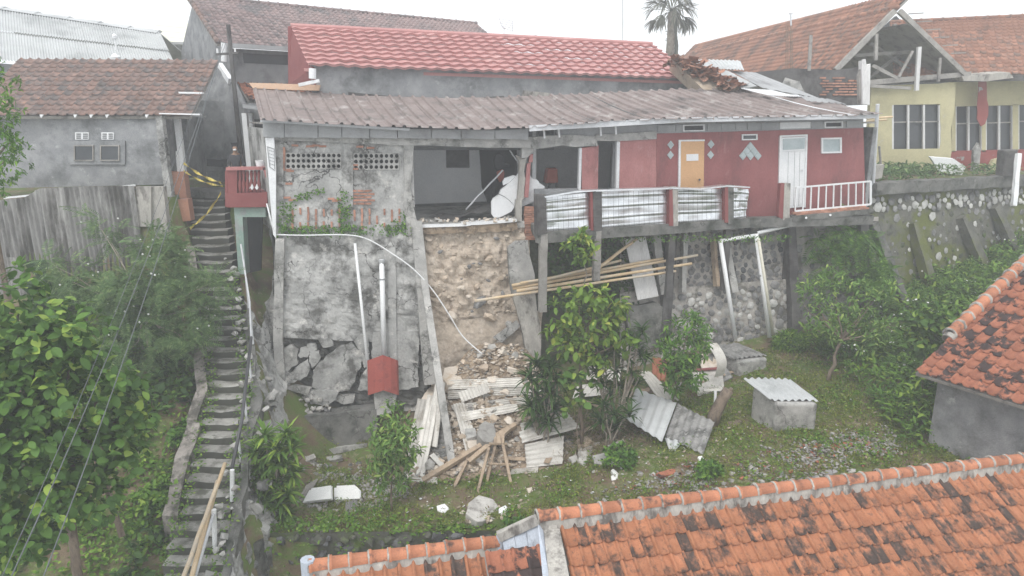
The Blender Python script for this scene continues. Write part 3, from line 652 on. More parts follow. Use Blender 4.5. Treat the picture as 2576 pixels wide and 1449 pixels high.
# the open room
INT = (A - NF*4.2, NF)
flo = MB(); fl = [fp(692, 590), fp(1330, 575), fp(2178, 525)]
def fl_pt(px, z, off): p = fp(px, 560, off); p.z = z; return p
flo.prism([fl_pt(694,.22,.0), fl_pt(2175,.22,.0), fl_pt(2110,.22,-4.4), fl_pt(640,.22,-4.4)], V((0,0,-.2))).build('floor_slab', MT['concrete'], hs_)
def vq(name, a, b, z0, z1, th, mat, parent=hs_):
    d = (b-a).normalized(); n = V((d.y, -d.x, 0))*th
    return MB().hexa([V((a.x,a.y,z0)), V((b.x,b.y,z0)), V((b.x,b.y,z0))+n, V((a.x,a.y,z0))+n, V((a.x,a.y,z1)), V((b.x,b.y,z1)), V((b.x,b.y,z1))+n, V((a.x,a.y,z1))+n]).build(name, MT[mat], parent)
iw = vq('inner_wall', fl_pt(1000,0,-4.2), fl_pt(2100,0,-4.2), .22, 3.2, -.15, 'plaster_white')
vq('inner_wall', fl_pt(1030,0,-.2), fl_pt(1000,0,-4.2), .22, 3.2, .12, 'plaster_white')
vq('inner_wall', fl_pt(1338,0,-1.2), fl_pt(1345,0,-4.2), .22, 3.2, .12, 'plaster_white')
vq('inner_wall', fl_pt(1535,0,-.3), fl_pt(1530,0,-4.2), .22, 3.2, .12, 'plaster_grey')
vq('outer_wall', fl_pt(700,0,-.02), fl_pt(655,0,-4.4), .22, 3.0, -.14, 'plaster_weathered')
pq = fl_pt(2168,0,-.02); vq('outer_wall', pq, pq-NF*4.3, .22, 3.0, .14, 'plaster_grey')
MB().prism([fl_pt(700,3.12,.0), fl_pt(2170,3.12,.0), fl_pt(2110,3.12,-4.4), fl_pt(650,3.12,-4.4)], V((0,0,.05))).build('ceiling', MT['wood_grey'], hs_)
panel('skirting', [ap(x, y, INT, .03) for x, y in ((1040,514),(1250,506),(1250,522),(1040,534))], .03, NF, MT['post_dark'], iw)
panel('picture', [ap(x, y, INT, .05) for x, y in ((1122,366),(1180,366),(1181,422),(1123,422))], .05, NF, MT['post_dark'], iw)
panel('doorway', [ap(x, y, INT, .04) for x, y in ((1205,360),(1300,360),(1300,520),(1230,520),(1212,470))], .04, NF, MT['dark'], iw)  # flat near-black panel paints the shade of a doorway opening
# broken standing pieces
def z2(x, y): return ((1820+x*.2346)*.6389, (540+y*.2346)*.6389)
wp = thing('broken_wall_slab', 'broken white plastered wall slab tilting into the collapsed room', 'wall slab', fp(*z2(700,1300), -.3))
panel('slab_piece', jagged([fp(*z2(*p), -.35) for p in [(490,1090),(520,1030),(615,965),(720,1010),(840,1110),(880,1165),(830,1245),(740,1295),(620,1350),(540,1358),(490,1290)]], .2, .02), .12, NF, MT['plaster_white'], wp)
panel('slab_piece', jagged([fp(*z2(*p), -.33) for p in [(620,955),(650,880),(720,830),(870,700),(955,600),(1140,640),(1180,700),(1260,715),(1300,770),(1390,830),(1310,960),(1220,1060),(1090,1130),(1000,1170),(885,1160),(840,1100),(720,1000)]], .2, .02), .12, NF, MT['plaster_white'], wp)
panel('slab_piece', jagged([fp(*z2(*p), -.45) for p in [(690,810),(680,750),(710,690),(860,640),(900,650),(790,760)]], .2, .02), .1, NF, MT['plaster_white'], wp)
pst = thing('leaning_post', 'split concrete post with a strip of red paint beside the white slab', 'post', fp(1306, 562))
q('shaft', [z2(*p) for p in [(905,300),(975,330),(1010,360),(1085,350),(1060,700),(1035,1040),(930,1060),(960,700),(965,420)]], -.08, .22, 'mortar', pst, .3)
q('painted_face', [z2(*p) for p in [(1090,445),(1150,430),(1135,700),(1110,1015),(1040,1010),(1065,700)]], -.10, .15, 'red_pier', pst)
q('painted_face', [z2(*p) for p in [(1135,290),(1190,285),(1180,420),(1115,425)]], -.10, .15, 'red_pier', pst)
q('shaft', [z2(*p) for p in [(910,1060),(1010,1045),(1000,1160),(1000,1440),(905,1440),(905,1180)]], .0, .25, 'mortar', pst, .3)
q('shaft', [z2(*p) for p in [(1010,110),(1210,110),(1205,230),(1090,345),(1000,350),(1005,200)]], .0, .25, 'concrete', pst, .3)
st_b = thing('brick_pier', 'rough stack of old bricks beside the dark fence post', 'brick pier', fp(1335, 600))
for j in range(15):
    for i in range(2):
        p = fp(1328+i*16+R()*1.5, 522+j*5.6, -.02+R()*.02); ob('brick', bk, None, st_b, M_axes(p, E*R(.9,1.05), -NF*3, UZ*1.1))
hc = thing('hanging_clothes', 'dark jacket and orange shorts hanging in the broken doorway', 'clothes', fp(1260, 500, -2.4))
def cl(name, pts, mat):
    P = jagged([fp(*z2(*p), -2.4) for p in pts], .15, .02); MB().prism(P, -NF*.14).build(name, MT[mat], hc, bevel=.03)
cl('jacket', [(550,290),(620,265),(690,300),(710,440),(760,450),(800,460),(790,515),(740,510),(690,520),(600,560),(540,520),(530,380)], 'cloth_dark')
cl('shorts', [(580,580),(690,535),(715,600),(700,700),(630,770),(600,700)], 'cloth_red')
cl('trouser_leg', [(490,740),(580,720),(575,900),(560,980),(510,1010),(485,930)], 'cloth_dark')
# openings beside the red pier
q('red_pier', [(1464,372),(1506,366),(1504,480),(1464,482)], .0, .2, 'red_pier', hs_)
q('door_jamb', [(1458,372),(1464,372),(1461,482),(1455,482)], .01, .16, 'white_paint', hs_)
q('door_jamb', [(1552,356),(1560,356),(1557,480),(1550,480)], .01, .16, 'white_paint', hs_)
q('red_wall', [(1559,352),(1652,350),(1652,560),(1557,566)], .0, .16, 'red_pier', hs_)
q('lower_wall', [(1345,476),(1458,474),(1458,580),(1345,582)], -.02, .14, 'plaster_grey', hs_)
rs = thing('draped_stool', 'red cloth draped over a dark stool inside the open doorway', 'stool', fp(1390, 520, -1.8))
for dx in (-9, 9):
    MB().beam(fp(1390+dx, 455, -1.75), fp(1390+dx*1.5, 520, -1.75), .05, .05, NF).build('leg', MT['cloth_dark'], rs)
    MB().beam(fp(1390+dx, 455, -2.05), fp(1390+dx*1.5, 520, -2.05), .05, .05, NF).build('leg', MT['cloth_dark'], rs)
panel('cloth', [fp(x, y, -1.7) for x, y in ((1378,424),(1403,423),(1405,461),(1372,462))], .4, NF, MT['cloth_red'], rs, bevel=.04)
# red rear wall
rwl = q('red_wall', [(1652,336),(2172,322),(2178,528),(1652,562)], .02, .16, 'red_paint', hs_)
q('upper_wall', [(1400,322),(2172,296),(2172,322),(1652,336),(1640,346),(1400,352)], -.02, .14, 'fascia', hs_)
xs2 = [1655,1700,1722,1780,1815,1850,1880,1915,1962,2040,2075,2130,2168]
for a, b in zip(xs2[:-1], xs2[1:]):
    if a in (1722, 2075): continue
    def yy(x, k): return 329 - (x-1652)*.022 + k
    q('wall_block', [(a+.7,yy(a,-14)),(b-.7,yy(b,-14)),(b-.7,yy(b,2)),(a+.7,yy(a,2))], .03+R()*.015, .05, 'fascia' if a != 1962 else 'white_paint', hs_)
def framed(name, x0, y0, x1, y1, fr, pane_mat, frame_mat, off=.05, parent=hs_, slope=-.025, fw=4):
    d = slope*(x1-x0)
    w_ = q(name, [(x0,y0),(x1,y0+d),(x1,y1+d),(x0,y1)], off-.02, .04, pane_mat, parent)
    for pts in ([(x0-fw,y0-fw),(x1+fw,y0-fw+d),(x1+fw,y0+d),(x0-fw,y0)], [(x0-fw,y1),(x1+fw,y1+d),(x1+fw,y1+fw+d),(x0-fw,y1+fw)], [(x0-fw,y0),(x0,y0),(x0,y1),(x0-fw,y1)], [(x1,y0+d),(x1+fw,y0+d),(x1+fw,y1+d),(x1,y1+d)]):
        MB().prism([fp(x, y, off+.02) for x, y in pts], -NF*.06).build('frame', MT[frame_mat], w_)
    return w_
framed('vent_window', 1722, 317, 1770, 328, 0, 'dark', 'white_paint', .06, fw=3)
framed('vent_window', 2078, 309, 2118, 319, 0, 'dark', 'white_paint', .06, fw=3)
framed('vent_window', 1870, 341, 1903, 350, 0, 'glass_dark', 'white_paint', .05, fw=3)
framed('window', 2071, 351, 2114, 382, 0, 'pane', 'white_paint', .05, fw=4)
dr = q('door', [(1713,356),(1772,355),(1769,548),(1711,552)], .06, .04, 'door_orange', hs_)
for pts in ([(1708,352),(1773,351),(1773,355),(1708,356)], [(1708,356),(1713,356),(1711,552),(1706,552)]):
    MB().prism([fp(x, y, .08) for x, y in pts], -NF*.07).build('frame', MT['white_paint'], dr)
gr = MB().prism([fp(x, y, .075) for x, y in ((1727,388),(1757,387),(1757,404),(1727,405))], -NF*.015).build('louvre', MT['white_paint'], dr)
for k in range(5): MB().prism([fp(x, y, .082) for x, y in ((1729,390.5+3*k),(1755,389.5+3*k),(1755,390.7+3*k),(1729,391.7+3*k))], -NF*.01).build('slat', MT['fascia'], gr) if False else None
MB().tube([fp(1760, 452, .06), fp(1760, 452, .13)], [.03, .035], 8).build('handle', MT['black_pipe'], dr)
dw = q('door', [(1967,346),(2028,343),(2023,520),(1963,526)], .06, .04, 'white_paint', hs_)
q_ = MB().prism([fp(x, y, .075) for x, y in ((1970,350),(2025,347),(2024,374),(1970,377))], -NF*.015).build('pane', MT['pane'], dw)
for pts in ([(1963,341),(2032,338),(2032,342),(1963,345)], [(1962,345),(1967,345),(1963,528),(1958,528)], [(2028,342),(2032,342),(2027,522),(2023,522)], [(1966,378),(2027,375),(2027,378),(1966,381)]):
    MB().prism([fp(x, y, .085) for x, y in pts], -NF*.06).build('frame', MT['white_paint'], dw)
for x in (1983, 1999, 2012): MB().prism([fp(a, b, .064) for a, b in ((x,382),(x+1,382),(x-2,518),(x-3,518))], -NF*.01).build('panel_groove', MT['fascia'], dw)
MB().tube([fp(2018, 428, .06), fp(2018, 428, .12)], [.025, .03], 8).build('handle', MT['steel_paint'], dw)
def diamond(px, py, r=8.5):
    o = MB(); c = [fp(px, py-r*1.25, .05), fp(px+r, py, .05), fp(px, py+r*1.25, .05), fp(px-r, py, .05)]
    fb = o.prism(c, -NF*.06).build('glass_block', MT['glass_block'], hs_)
    m = sum(c, V())/4; MB().prism([lerp(m, p, .72) + NF*.012 for p in c], -NF*.02).build('bevelled_face', MT['pane'], fb)
for p in ((1687.5,364.5),(1687,390),(1789,363),(1788,389.5)): diamond(*p)
for p in ((1888,368),(1878.5,380),(1897.5,380),(1869,392),(1888,392),(1907,392)): diamond(*p, 9)
# gutter
MB().beam(fp(1331, 323, .62), fp(1700, 302, .62), .12, .16, UZ, 6, .004).build('gutter', MT['steel_paint'], hs_)
MB().beam(fp(1700, 302, .62), fp(2205, 292, .62), .12, .14, UZ, 6, .004).build('gutter', MT['steel_paint'], hs_)
MB().beam(fp(655, 304, .5), fp(1030, 326, .5), .05, .06, UZ, 5, .006).build('eave_rail', MT['steel_paint'], hs_)
for x, y0, y1 in ((1405,322,346),(1510,316,342),(1548,314,338),(1368,325,348)): MB().beam(fp(x, y0, .3), fp(x+2, y1, .3), .05, .05, NF).build('hanger', MT['white_paint'], hs_)
# corrugated roof sheets
ribs = [((635,222),(655,302)),((720,228),(760,309)),((903,241),(969,319)),((1100,246),(1190,326)),((1241,246),(1332,322)),((1400,240),(1530,306)),((1560,232),(1740,299)),((1700,226),(1920,296)),((1860,224),(2130,292)),((1960,240),(2185,290)),((2100,258),(2222,287))]
tb = np.array([np.hypot(*(np.array(ribs[i+1][1])-np.array(ribs[i][1]))) for i in range(len(ribs)-1)]); tb = np.concatenate([[0], np.cumsum(tb)]); tb /= tb[-1]
def rib(t):
    f = lambda k, c: float(np.interp(t, tb, [r_[k][c] for r_ in ribs]))
    a = fp(f(1, 0), f(1, 1), .75 + .05*math.sin(t*40)); b = fp(f(0, 0), f(0, 1), -2.9)
    return a, b
crf = 24
for s in range(crf):
    t0, t1 = s/crf, (s+1)/crf
    cols = [(0,0),(.06,0),(.10,.055),(.18,.055),(.22,0),(.48,0),(.52,.055),(.60,.055),(.64,0),(.98,0),(1.0,.01)]
    m = MB(); vs = []; nv = 5; lift = .012*(s % 2) + R()*.008
    for k in range(nv+1):
        for c, h in cols:
            a, b = rib(lerp(t0, t1, c)); vs.append(lerp(a, b, k/nv) + UZ*(h + lift - .10*math.sin(math.pi*k/nv)*(.3+.7*math.sin(t0*9)**2)))
    nc = len(cols)
    fs = [(k*nc+i, k*nc+i+1, (k+1)*nc+i+1, (k+1)*nc+i) for k in range(nv) for i in range(nc-1)]
    m.add(vs, fs).build('roof_sheet', MT['corr_brown'], hs_, recalc=False)
MB().prism([fp(x, y, -2.8) for x, y in ((626,208),(700,210),(805,214),(802,228),(720,226),(636,222))], -NF*.25).build('ridge_flashing', MT['ochre_beam'], hs_)
# ------------------------------------------------------------------ house with the red tile-sheet roof, right behind
rh = thing('red_roofed_house', 'house with a long red tile-sheet roof behind the ruin', 'house', at(1200, 245, 25))
eL, eR, gL, gR = at(775,166,22.4), at(1764,201,27.0), at(731,66,25.5), at(1640,112,30.0)
rn = (eR-eL).cross(gL-eL).normalized()
if rn.z < 0: rn = -rn
nc = 9; nw = 32
for j in range(nc):
    v0, v1 = j/nc, (j+1)/nc + .012
    def f(u, v, v0=v0, v1=v1):
        t = lerp(v0, v1, v); p = lerp(lerp(eL, eR, u), lerp(gL, gR, u), t)
        wv = .028*math.sin(u*nw*2*math.pi)
        return p + rn*(wv*(1-.3*v) + .085*(1-v)**1.5 + .02*fbm((u*8, j, 0), 1))
    m = MB().grid(f, nw*5, 3)
    n0 = len(m.v); nu = nw*5
    m.v += [tuple(V(m.v[i]) - rn*.05 + UZ*-.02) for i in range(nu+1)]
    m.f += [(i, i+1, n0+i+1, n0+i) for i in range(nu)]
    m.build('roof_course', MT['tile_new'], rh, smooth=True, recalc=False)
MB().tube([gL+UZ*.02, lerp(gL, gR, .5)+UZ*.03, gR+UZ*.02], .09, 8).build('ridge_cap', MT['tile_new'], rh)
o_ = V((.0, .25, 0))
MB().prism([eL+o_+UZ*.1, eR+o_+UZ*.1, eR+o_-UZ*2.6, eL+o_-UZ*2.6], V((0, .2, 0))).build('wall', MT['plaster_grey'], rh)
MB().prism([lerp(eL, eR, t)+V((0,.22,-z)) for t, z in ((.08,.75),(.28,.95),(.45,.75),(.46,1.1),(.28,1.35),(.08,1.1))], V((0,-.04,0))).build('torn_sheeting', MT['post_dark'], rh)
MB().prism([lerp(eL, eR, t)+V((0,.2,-z)) for t, z in ((.5,.55),(.57,.62),(.62,.95),(.55,1.3),(.49,1.0))], V((0,-.05,0))).build('bare_patch', MT['mortar'], rh)
MB().prism([at(x, y, Y) for x, y, Y in ((724,66,25.4),(735,66,25.4),(786,170,22.5),(792,214,22.6),(725,214,25.2))], V((.05,.3,0))).build('gable_board', MT['balcony_red'], rh)
MB().tube([at(786,172,22.2), at(786,198,22.2)], .11, 10).build('downpipe', MT['white_paint'], rh)
MB().beam(at(752,214,22.2), at(803,203,22.2), .1, .1, UZ).build('downpipe', MT['white_paint'], rh)
MB().prism([eL+V((-.2,.2,-.05)), eR+V((0,.2,-.05)), gR+V((0,3,-1.3)), gL+V((0,3,-1.3))], V((0,0,-.1))).build('rear_slope', MT['tile_new'], rh)

# ------------------------------------------------------------------ terrace, fence and railing
tr = thing('terrace', 'narrow concrete terrace on columns in front of the red wall', 'terrace', az(1372, 585, -.2))
T0, T1, T2, T3 = az(1350, 588, .16), fp(1882, 548, .5), fp(1990, 546, .62), fp(2196, 522, .62)
bp = [V((p.x, p.y, .17)) for p in (T0, T1, T2, T3)] + [fl_pt(2180,.17,.02), fl_pt(1335,.17,.02)]
MB().prism(bp, V((0, 0, -.22))).build('deck', MT['concrete_dark'], tr)
for a, b in ((T0,T1),(T1,T2),(T2,T3)):
    MB().beam(V((a.x,a.y,.05)), V((b.x,b.y,.05)), .2, .3, UZ, 10, .012).build('edge_beam', MT['concrete_dark'], tr)
FPN = V(((T1-T0).y, -(T1-T0).x, 0)).normalized(); FPL = (V((T0.x,T0.y,0)), FPN)
for (a, b, wd) in (((1366,585),(1372,782),.22),((1503,580),(1503,705),.2)):
    pa = ap(*a, FPL, .02); MB().beam(pa, pa + V((0, 0, -(pa.z - ap(*b, FPL, .02).z))), wd, .2, NF, 6, .012).build('column', MT['wood_grey'], tr)
for (px, y0, y1) in ((1690,572,700),(1832,560,640),(1990,556,640)):
    pa = ap(px, y0, FPL, -.1); MB().beam(pa, pa - UZ*2.2, .18, .18, NF, 4, .01).build('column', MT['post_dark'], tr)
fn = thing('sheet_metal_fence', 'shiny ribbed sheet metal fence between red and dark posts on the terrace edge', 'fence', ap(1600, 570, FPL))
def fq(name, pts, off, th, mat, par=fn): return panel(name, [ap(x, y, FPL, off) for x, y in pts], th, FPN, MT[mat], par)
fq('post', [(1352,490),(1374,490),(1377,588),(1354,592)], .14, .26, 'post_dark')
fq('post', [(1492,480),(1514,478),(1515,580),(1494,582)], .14, .26, 'post_dark'); fq('painted_face', [(1485,482),(1492,482),(1494,580),(1487,580)], .12, .2, 'balcony_red')
fq('post', [(1692,470),(1706,470),(1706,568),(1694,570)], .14, .2, 'mortar'); fq('painted_face', [(1684,471),(1692,471),(1694,568),(1684,568)], .14, .2, 'balcony_red')
fq('post', [(1832,466),(1846,466),(1846,562),(1832,564)], .14, .2, 'concrete_dark'); fq('painted_face', [(1824,466),(1832,466),(1832,560),(1824,560)], .14, .2, 'balcony_red')
for pts in ([(1372,496),(1488,484),(1490,576),(1376,583)], [(1512,482),(1688,476),(1690,561),(1514,577)], [(1704,473),(1830,476),(1828,555),(1704,563)], [(1845,472),(1882,476),(1878,548),(1845,553)]):
    P = [ap(x, y, FPL, -.02) for x, y in pts]; sd_ = R(0, 9)
    def f(u, v):
        p = lerp(lerp(P[0], P[1], u), lerp(P[3], P[2], u), v)
        h = 0
        for c in (.12, .38, .68, .93): h += .02*max(0, 1-abs(v-c)/.03) - .008*max(0, 1-abs(v-c-.06)/.03)
        return p + FPN*(h + .05*fbm((u*2+sd_, v*1.6, 0), 1.2, 2))
    MB().grid(f, 24, 50).build('metal_sheet', MT['galvanised'], fn, smooth=True, recalc=False)
    m = MB(); wlen = (P[1]-P[0]).length; nvw = max(3, int(wlen/.16))
    for i in range(nvw+1):
        a, b = lerp(P[0], P[1], i/nvw), lerp(P[3], P[2], i/nvw); m.tube([a+FPN*.09, b+FPN*.09], .0035, 3, False)
    for v in (.18, .42, .66, .9): m.tube([lerp(P[0], P[3], v)+FPN*.09, lerp(P[1], P[2], v)+FPN*.09], .0035, 3, False)
    stuff(m.build('wire_mesh', MT['black_pipe'], fn, recalc=False))
for pts in ([(1370,494),(1445,481),(1500,478),(1500,481),(1445,485),(1372,498)], [(1500,478),(1690,472),(1690,476),(1500,482)], [(1684,471),(1760,474),(1830,466),(1888,470),(1886,473),(1830,470),(1760,478),(1684,475)]):
    fq('cap_strip', pts, .16, .3, 'galvanised')
rl = thing('balustrade', 'white metal balustrade of thin uprights at the end of the terrace', 'railing', az(2000, 535, .2))
RA, RB = fp(1990, 534, .6), fp(2190, 513, .6); RNv = V(((RB-RA).y, -(RB-RA).x, 0)).normalized(); RPL = (V((RA.x, RA.y, 0)), RNv)
def rp(x, y, o=0.): return ap(x, y, RPL, o)
MB().beam(rp(2003,472), rp(2190,456), .05, .05).build('top_rail', MT['white_paint'], rl)
MB().beam(rp(2000,531), rp(2190,514), .05, .05).build('bottom_rail', MT['white_paint'], rl)
for i in range(11):
    t = i/10; MB().beam(lerp(rp(2003,472), rp(2190,456), t), lerp(rp(2000,531), rp(2190,514), t), .035 if i < 10 else .07, .035, NF).build('upright', MT['white_paint'], rl)
panel('end_post', [rp(x, y, .1) for x, y in ((1974,461),(1989,461),(1986,552),(1970,554))], .2, RNv, MT['mortar'], rl)
panel('end_post_face', [rp(x, y, .09) for x, y in ((1964,462),(1974,461),(1970,553),(1958,545))], .16, RNv, MT['balcony_red'], rl)
lb = thing('brick_sill', 'low course of bare bricks under the white balustrade', 'brick sill', rp(2090, 530))
for j in range(2):
    for i in range(11):
        t = (i+.5*(j % 2)+.3)/11.6; p = lerp(rp(1998,536+j*5), rp(2186,518+j*5), t)
        ob('brick', bk, None, lb, M_axes(p, (RB-RA).normalized()*1.35, -RNv*3, UZ*1.1))
MB().beam(rp(1990,549,.04), rp(2192,531,.04), .22, .16, UZ, 8, .012).build('sill_beam', MT['concrete_dark'], lb)
for x, y in ((2028,548),(2089,541)): MB().tube([rp(x, y-.5, 0), rp(x, y, .25)], .035, 8).build('drain_stub', MT['pvc'], lb)
# ------------------------------------------------------------------ clay tile roofs
def tile_tpl(w, l, roll=.042, pan=-.008, t=.016):
    pr = [(0,.004),(.05,.55),(.16,1.0),(.27,.6),(.36,.02),(.62,-.12),(.9,.0),(1.06,.3)]
    tv = [(x*w, 0, (roll*h if h > 0 else pan*-h*8)) for x, h in pr] + [(x*w, l*1.14, (roll*h if h > 0 else pan*-h*8)) for x, h in pr]
    n = len(pr); tv += [(a, b, c-t) for a, b, c in tv[:n]]
    return tv, [(i, i+1, n+i+1, n+i) for i in range(n-1)] + [(i, 2*n+i, 2*n+i+1, i+1) for i in range(n-1)]
def tile_roof(parent, O, u, v, nu, nv, tw, tl, mat, cap=300, keep=None, jit=.006, roll=.042, deck=True, sag=None, lip=.03):
    u = u.normalized(); v = v.normalized(); n = u.cross(v).normalized()
    tv, tf = tile_tpl(tw, tl, roll, t=lip*.75); me = tmesh('tile', tv, tf, MT[mat], True); h = lip; a = math.atan(h/tl)
    v2 = v*math.cos(a) - n*math.sin(a); n2 = u.cross(v2)
    L = []
    for j in range(nv):
        for i in range(nu):
            if keep and not keep(i*tw, j*tl): continue
            p = O + u*(i*tw + R()*jit) + v*(j*tl + R()*jit) + n*(h + .01 + R()*jit*.6)
            if sag: p = p + sag(i*tw, j*tl)
            r = R()*.02; uu = u*math.cos(r)+v2*math.sin(r); L.append((p, M_axes(p, uu, n2.cross(uu), n2)))
    vis = [x for x in L if inframe(x[0], 20)]; vis.sort(key=lambda x: (x[0]-V((0,0,CAMZ))).length)
    ids = set(id(x) for x in vis[:cap])
    for x in L:
        if id(x) in ids: ob('tile', me, None, parent, x[1])
    rest = [x for x in L if id(x) not in ids]
    if rest:
        o = inst_mesh('tile_courses', tv, tf, np.array([[list(r_) for r_ in x[1][:3]] for x in rest]), MT[mat], parent, True); stuff(o)
    if deck:
        a_, b_ = nu*tw, nv*tl
        if not keep: MB().prism([O-n*.03, O+u*a_-n*.03, O+u*a_+v*b_-n*.03, O+v*b_-n*.03], -n*.08).build('roof_deck', MT['wood_grey'], parent)
    return n
def wquad(name, pts, ext, mat, par, bevel=0): return MB().prism([V(p) for p in pts], V(ext)).build(name, MT[mat], par, bevel=bevel)
def atp(L, Y): return [at(x, y, Y) for x, y in L]
def yp(name, L, Y, th, mat, par): return MB().prism(atp(L, Y), V((0, th, 0))).build(name, MT[mat], par)

# left house
lh = thing('left_house', 'grey plastered house with a brown clay tile roof above the zinc fence', 'house', at(200, 480, 21.3))
O = at(-80, 291, 21.0); u = (at(494, 286, 21.5)-O); u.z = 0; Lu = u.length; u.normalize(); per = V((-u.y, u.x, 0)); v = (per*math.cos(.55)+UZ*math.sin(.55))
tile_roof(lh, O, u, v, int(Lu/.28), 12, .28, .292, 'tile_old', 300, roll=.05)
WY = 21.5
yp('wall', [(-90,296),(398,294),(412,464),(-90,476)], WY, .18, 'plaster_grey', lh)
wf = yp('window_frame', [(172,354),(314,354),(314,414),(172,414)], WY-.06, .05, 'plaster_grey', lh)
for x0, x1 in ((188,232),(254,297)):
    g = yp('window', [(x0,368),(x1,368),(x1,402),(x0,402)], WY-.075, .012, 'glass_dark', lh)
    for pts in ([(x0-3,365),(x1+3,365),(x1+3,368),(x0-3,368)], [(x0-3,402),(x1+3,402),(x1+3,405),(x0-3,405)], [(x0-3,368),(x0,368),(x0,402),(x0-3,402)], [(x1,368),(x1+3,368),(x1+3,402),(x1,402)]): yp('frame', pts, WY-.10, .04, 'wood_grey', g)
for x0, x1 in ((189,223),(255,286)):
    g = yp('vent', [(x0,333),(x1,333),(x1,351),(x0,351)], WY-.03, .03, 'white_paint', lh)
    for k in range(3):
        for m_ in range(2): xa = x0+2.5+m_*(x1-x0)/2; yp('vent_slot', [(xa,336+5*k),(xa+(x1-x0)/2-5,336+5*k),(xa+(x1-x0)/2-5,338.6+5*k),(xa,338.6+5*k)], WY-.04, .01, 'dark', g)
pc = at(404, 300, 21.2); MB().beam(pc+UZ*.1, V((pc.x, pc.y, -1.1)), .2, .2, V((0,1,0)), 8, .012, 1.15).build('column', MT['plaster_weathered'], lh)
for x in (100, 185, 225, 265, 365): wquad('gutter_bracket', atp([(x,288),(x+9,288),(x+7,291),(x+3,297),(x,291)], 20.9), (0,.04,0), 'white_paint', lh)
for pts in ([(448,231),(508,232),(508,236),(450,235)], [(400,284),(502,286),(502,290),(470,289),(400,287)]): yp('gutter', pts, 21.2, .15, 'white_paint', lh)
yp('wall', [(398,296),(412,464),(440,600),(440,620),(380,620),(380,464)], 21.7, .2, 'plaster_grey', lh)
yp('foot_wall', [(342,470),(380,470),(380,570),(342,570)], 19.65, .2, 'mortar', lh); yp('foot_wall', [(380,470),(410,470),(425,600),(380,600)], 19.75, .2, 'mortar', lh)
wquad('side_wall', [at(398,294,21.6), at(398,294,21.6)+V((-.4,4,0)), at(412,464,21.6)+V((-.4,4,0)), at(412,464,21.6)], (-.15,0,0), 'plaster_grey', lh)
# weathered zinc fence
zf = thing('zinc_fence', 'weathered corrugated zinc fence in front of the grey house', 'fence', at(200, 690, 19.6))
tops = [(-70,508),(0,503),(62,497),(98,474),(160,471),(222,469),(280,468),(335,467),(345,467)]
for i in range(len(tops)-1):
    if i == 7: continue
    a, b = at(*tops[i], 19.6+R()*.03), at(*tops[i+1], 19.6+R()*.03); bt = -1.5
    nw = max(3, int((b-a).length/.13)); dy = R()*.04
    def f(u_, v_):
        p = lerp(a, b, u_*1.04); p = V((p.x, p.y, lerp(p.z, bt, v_))); return p + V((0,-1,0))*(.04*math.sin(u_*nw*2*math.pi) + dy*v_ + .02*fbm(p, 1))
    MB().grid(f, nw*5, 6).build('zinc_sheet', MT['zinc_old'], zf, smooth=True, recalc=False)
a, b = at(10,498,19.75), at(340,466,19.75); MB().beam(a, b, .05, .05).build('rail', MT['pvc'], zf)
sf = thing('low_zinc_sheet', 'short grey zinc sheet standing at the frame edge below the fence', 'zinc sheet', at(20, 690, 18.8))
def f(u_, v_): p = lerp(at(-30,645,18.8), at(52,648,18.8), u_); return V((p.x, p.y+.02*math.sin(u_*60), lerp(p.z, p.z-1.1, v_)))
MB().grid(f, 40, 3).build('sheet', MT['zinc_old'], sf, smooth=True, recalc=False)
# grey corrugated roof
ghs = thing('grey_roofed_house', 'house under a large grey corrugated roof behind the tiled house', 'house', at(200, 186, 27))
g0, g1, g2, g3 = at(-70,146,26), at(452,187,28.6), at(402,82,34), at(-70,10,31.2); gn = (g1-g0).cross(g3-g0).normalized()
for r_ in range(2):
    for c in range(9):
        def f(u_, v_, r_=r_, c=c):
            U_ = (c+u_*1.01)/9; W_ = (r_+v_*1.02)/2; p = lerp(lerp(g0, g1, U_), lerp(g3, g2, U_), W_)
            return p + gn*(.03*math.sin(u_*8*2*math.pi) + .03*(1-v_)*(r_ == 1) + .02*r_ + .008*(c % 2))
        MB().grid(f, 48, 2).build('roof_sheet', MT['corr_grey'], ghs, smooth=True, recalc=False)
for c in range(6):
    a, b = lerp(g3, g2, c/6), lerp(g3, g2, (c+1)/6); MB().prism([a+UZ*.05, b+UZ*.12, b+UZ*.0+gn*.05-V((0,.4,.1)), a-V((0,.4,.1))+gn*.05], V((0,.3,-.05))).build('ridge_sheet', MT['corr_grey'], ghs)
wquad('wall', [g0+V((0,.4,-.1)), g1+V((0,.4,-.1)), g1+V((0,.4,-4)), g0+V((0,.4,-4))], (0,.2,0), 'plaster_grey', ghs)
wquad('gable_wall', [g1+V((-.1,.4,-.1)), g2+V((-.1,0,-.1)), g2+V((-.1,0,-6)), g1+V((-.1,.4,-4))], (-.2,0,0), 'plaster_grey', ghs)
wquad('rear_slope', [g3, g2, g2+V((1,5,-2.5)), g3+V((1,5,-2.5))], (0,0,-.05), 'corr_grey', ghs)
for px, py, r_ in ((289,96,.1),(292,155,.16)):
    p = at(px, py, 30 if r_ < .12 else 26.6); MB().tube([p-UZ*.5, p], .04, 6).build('pipe', MT['white_paint'], ghs); MB().tube([p-UZ*.02, p+UZ*r_, p+UZ*r_*1.8], [r_, r_*1.1, r_*.3], 10).build('vent_cap', MT['white_paint'], ghs)
ch = thing('cream_roofed_building', 'pale building with a cream metal roof behind the grey corrugated roof', 'building', at(432, 180, 46))
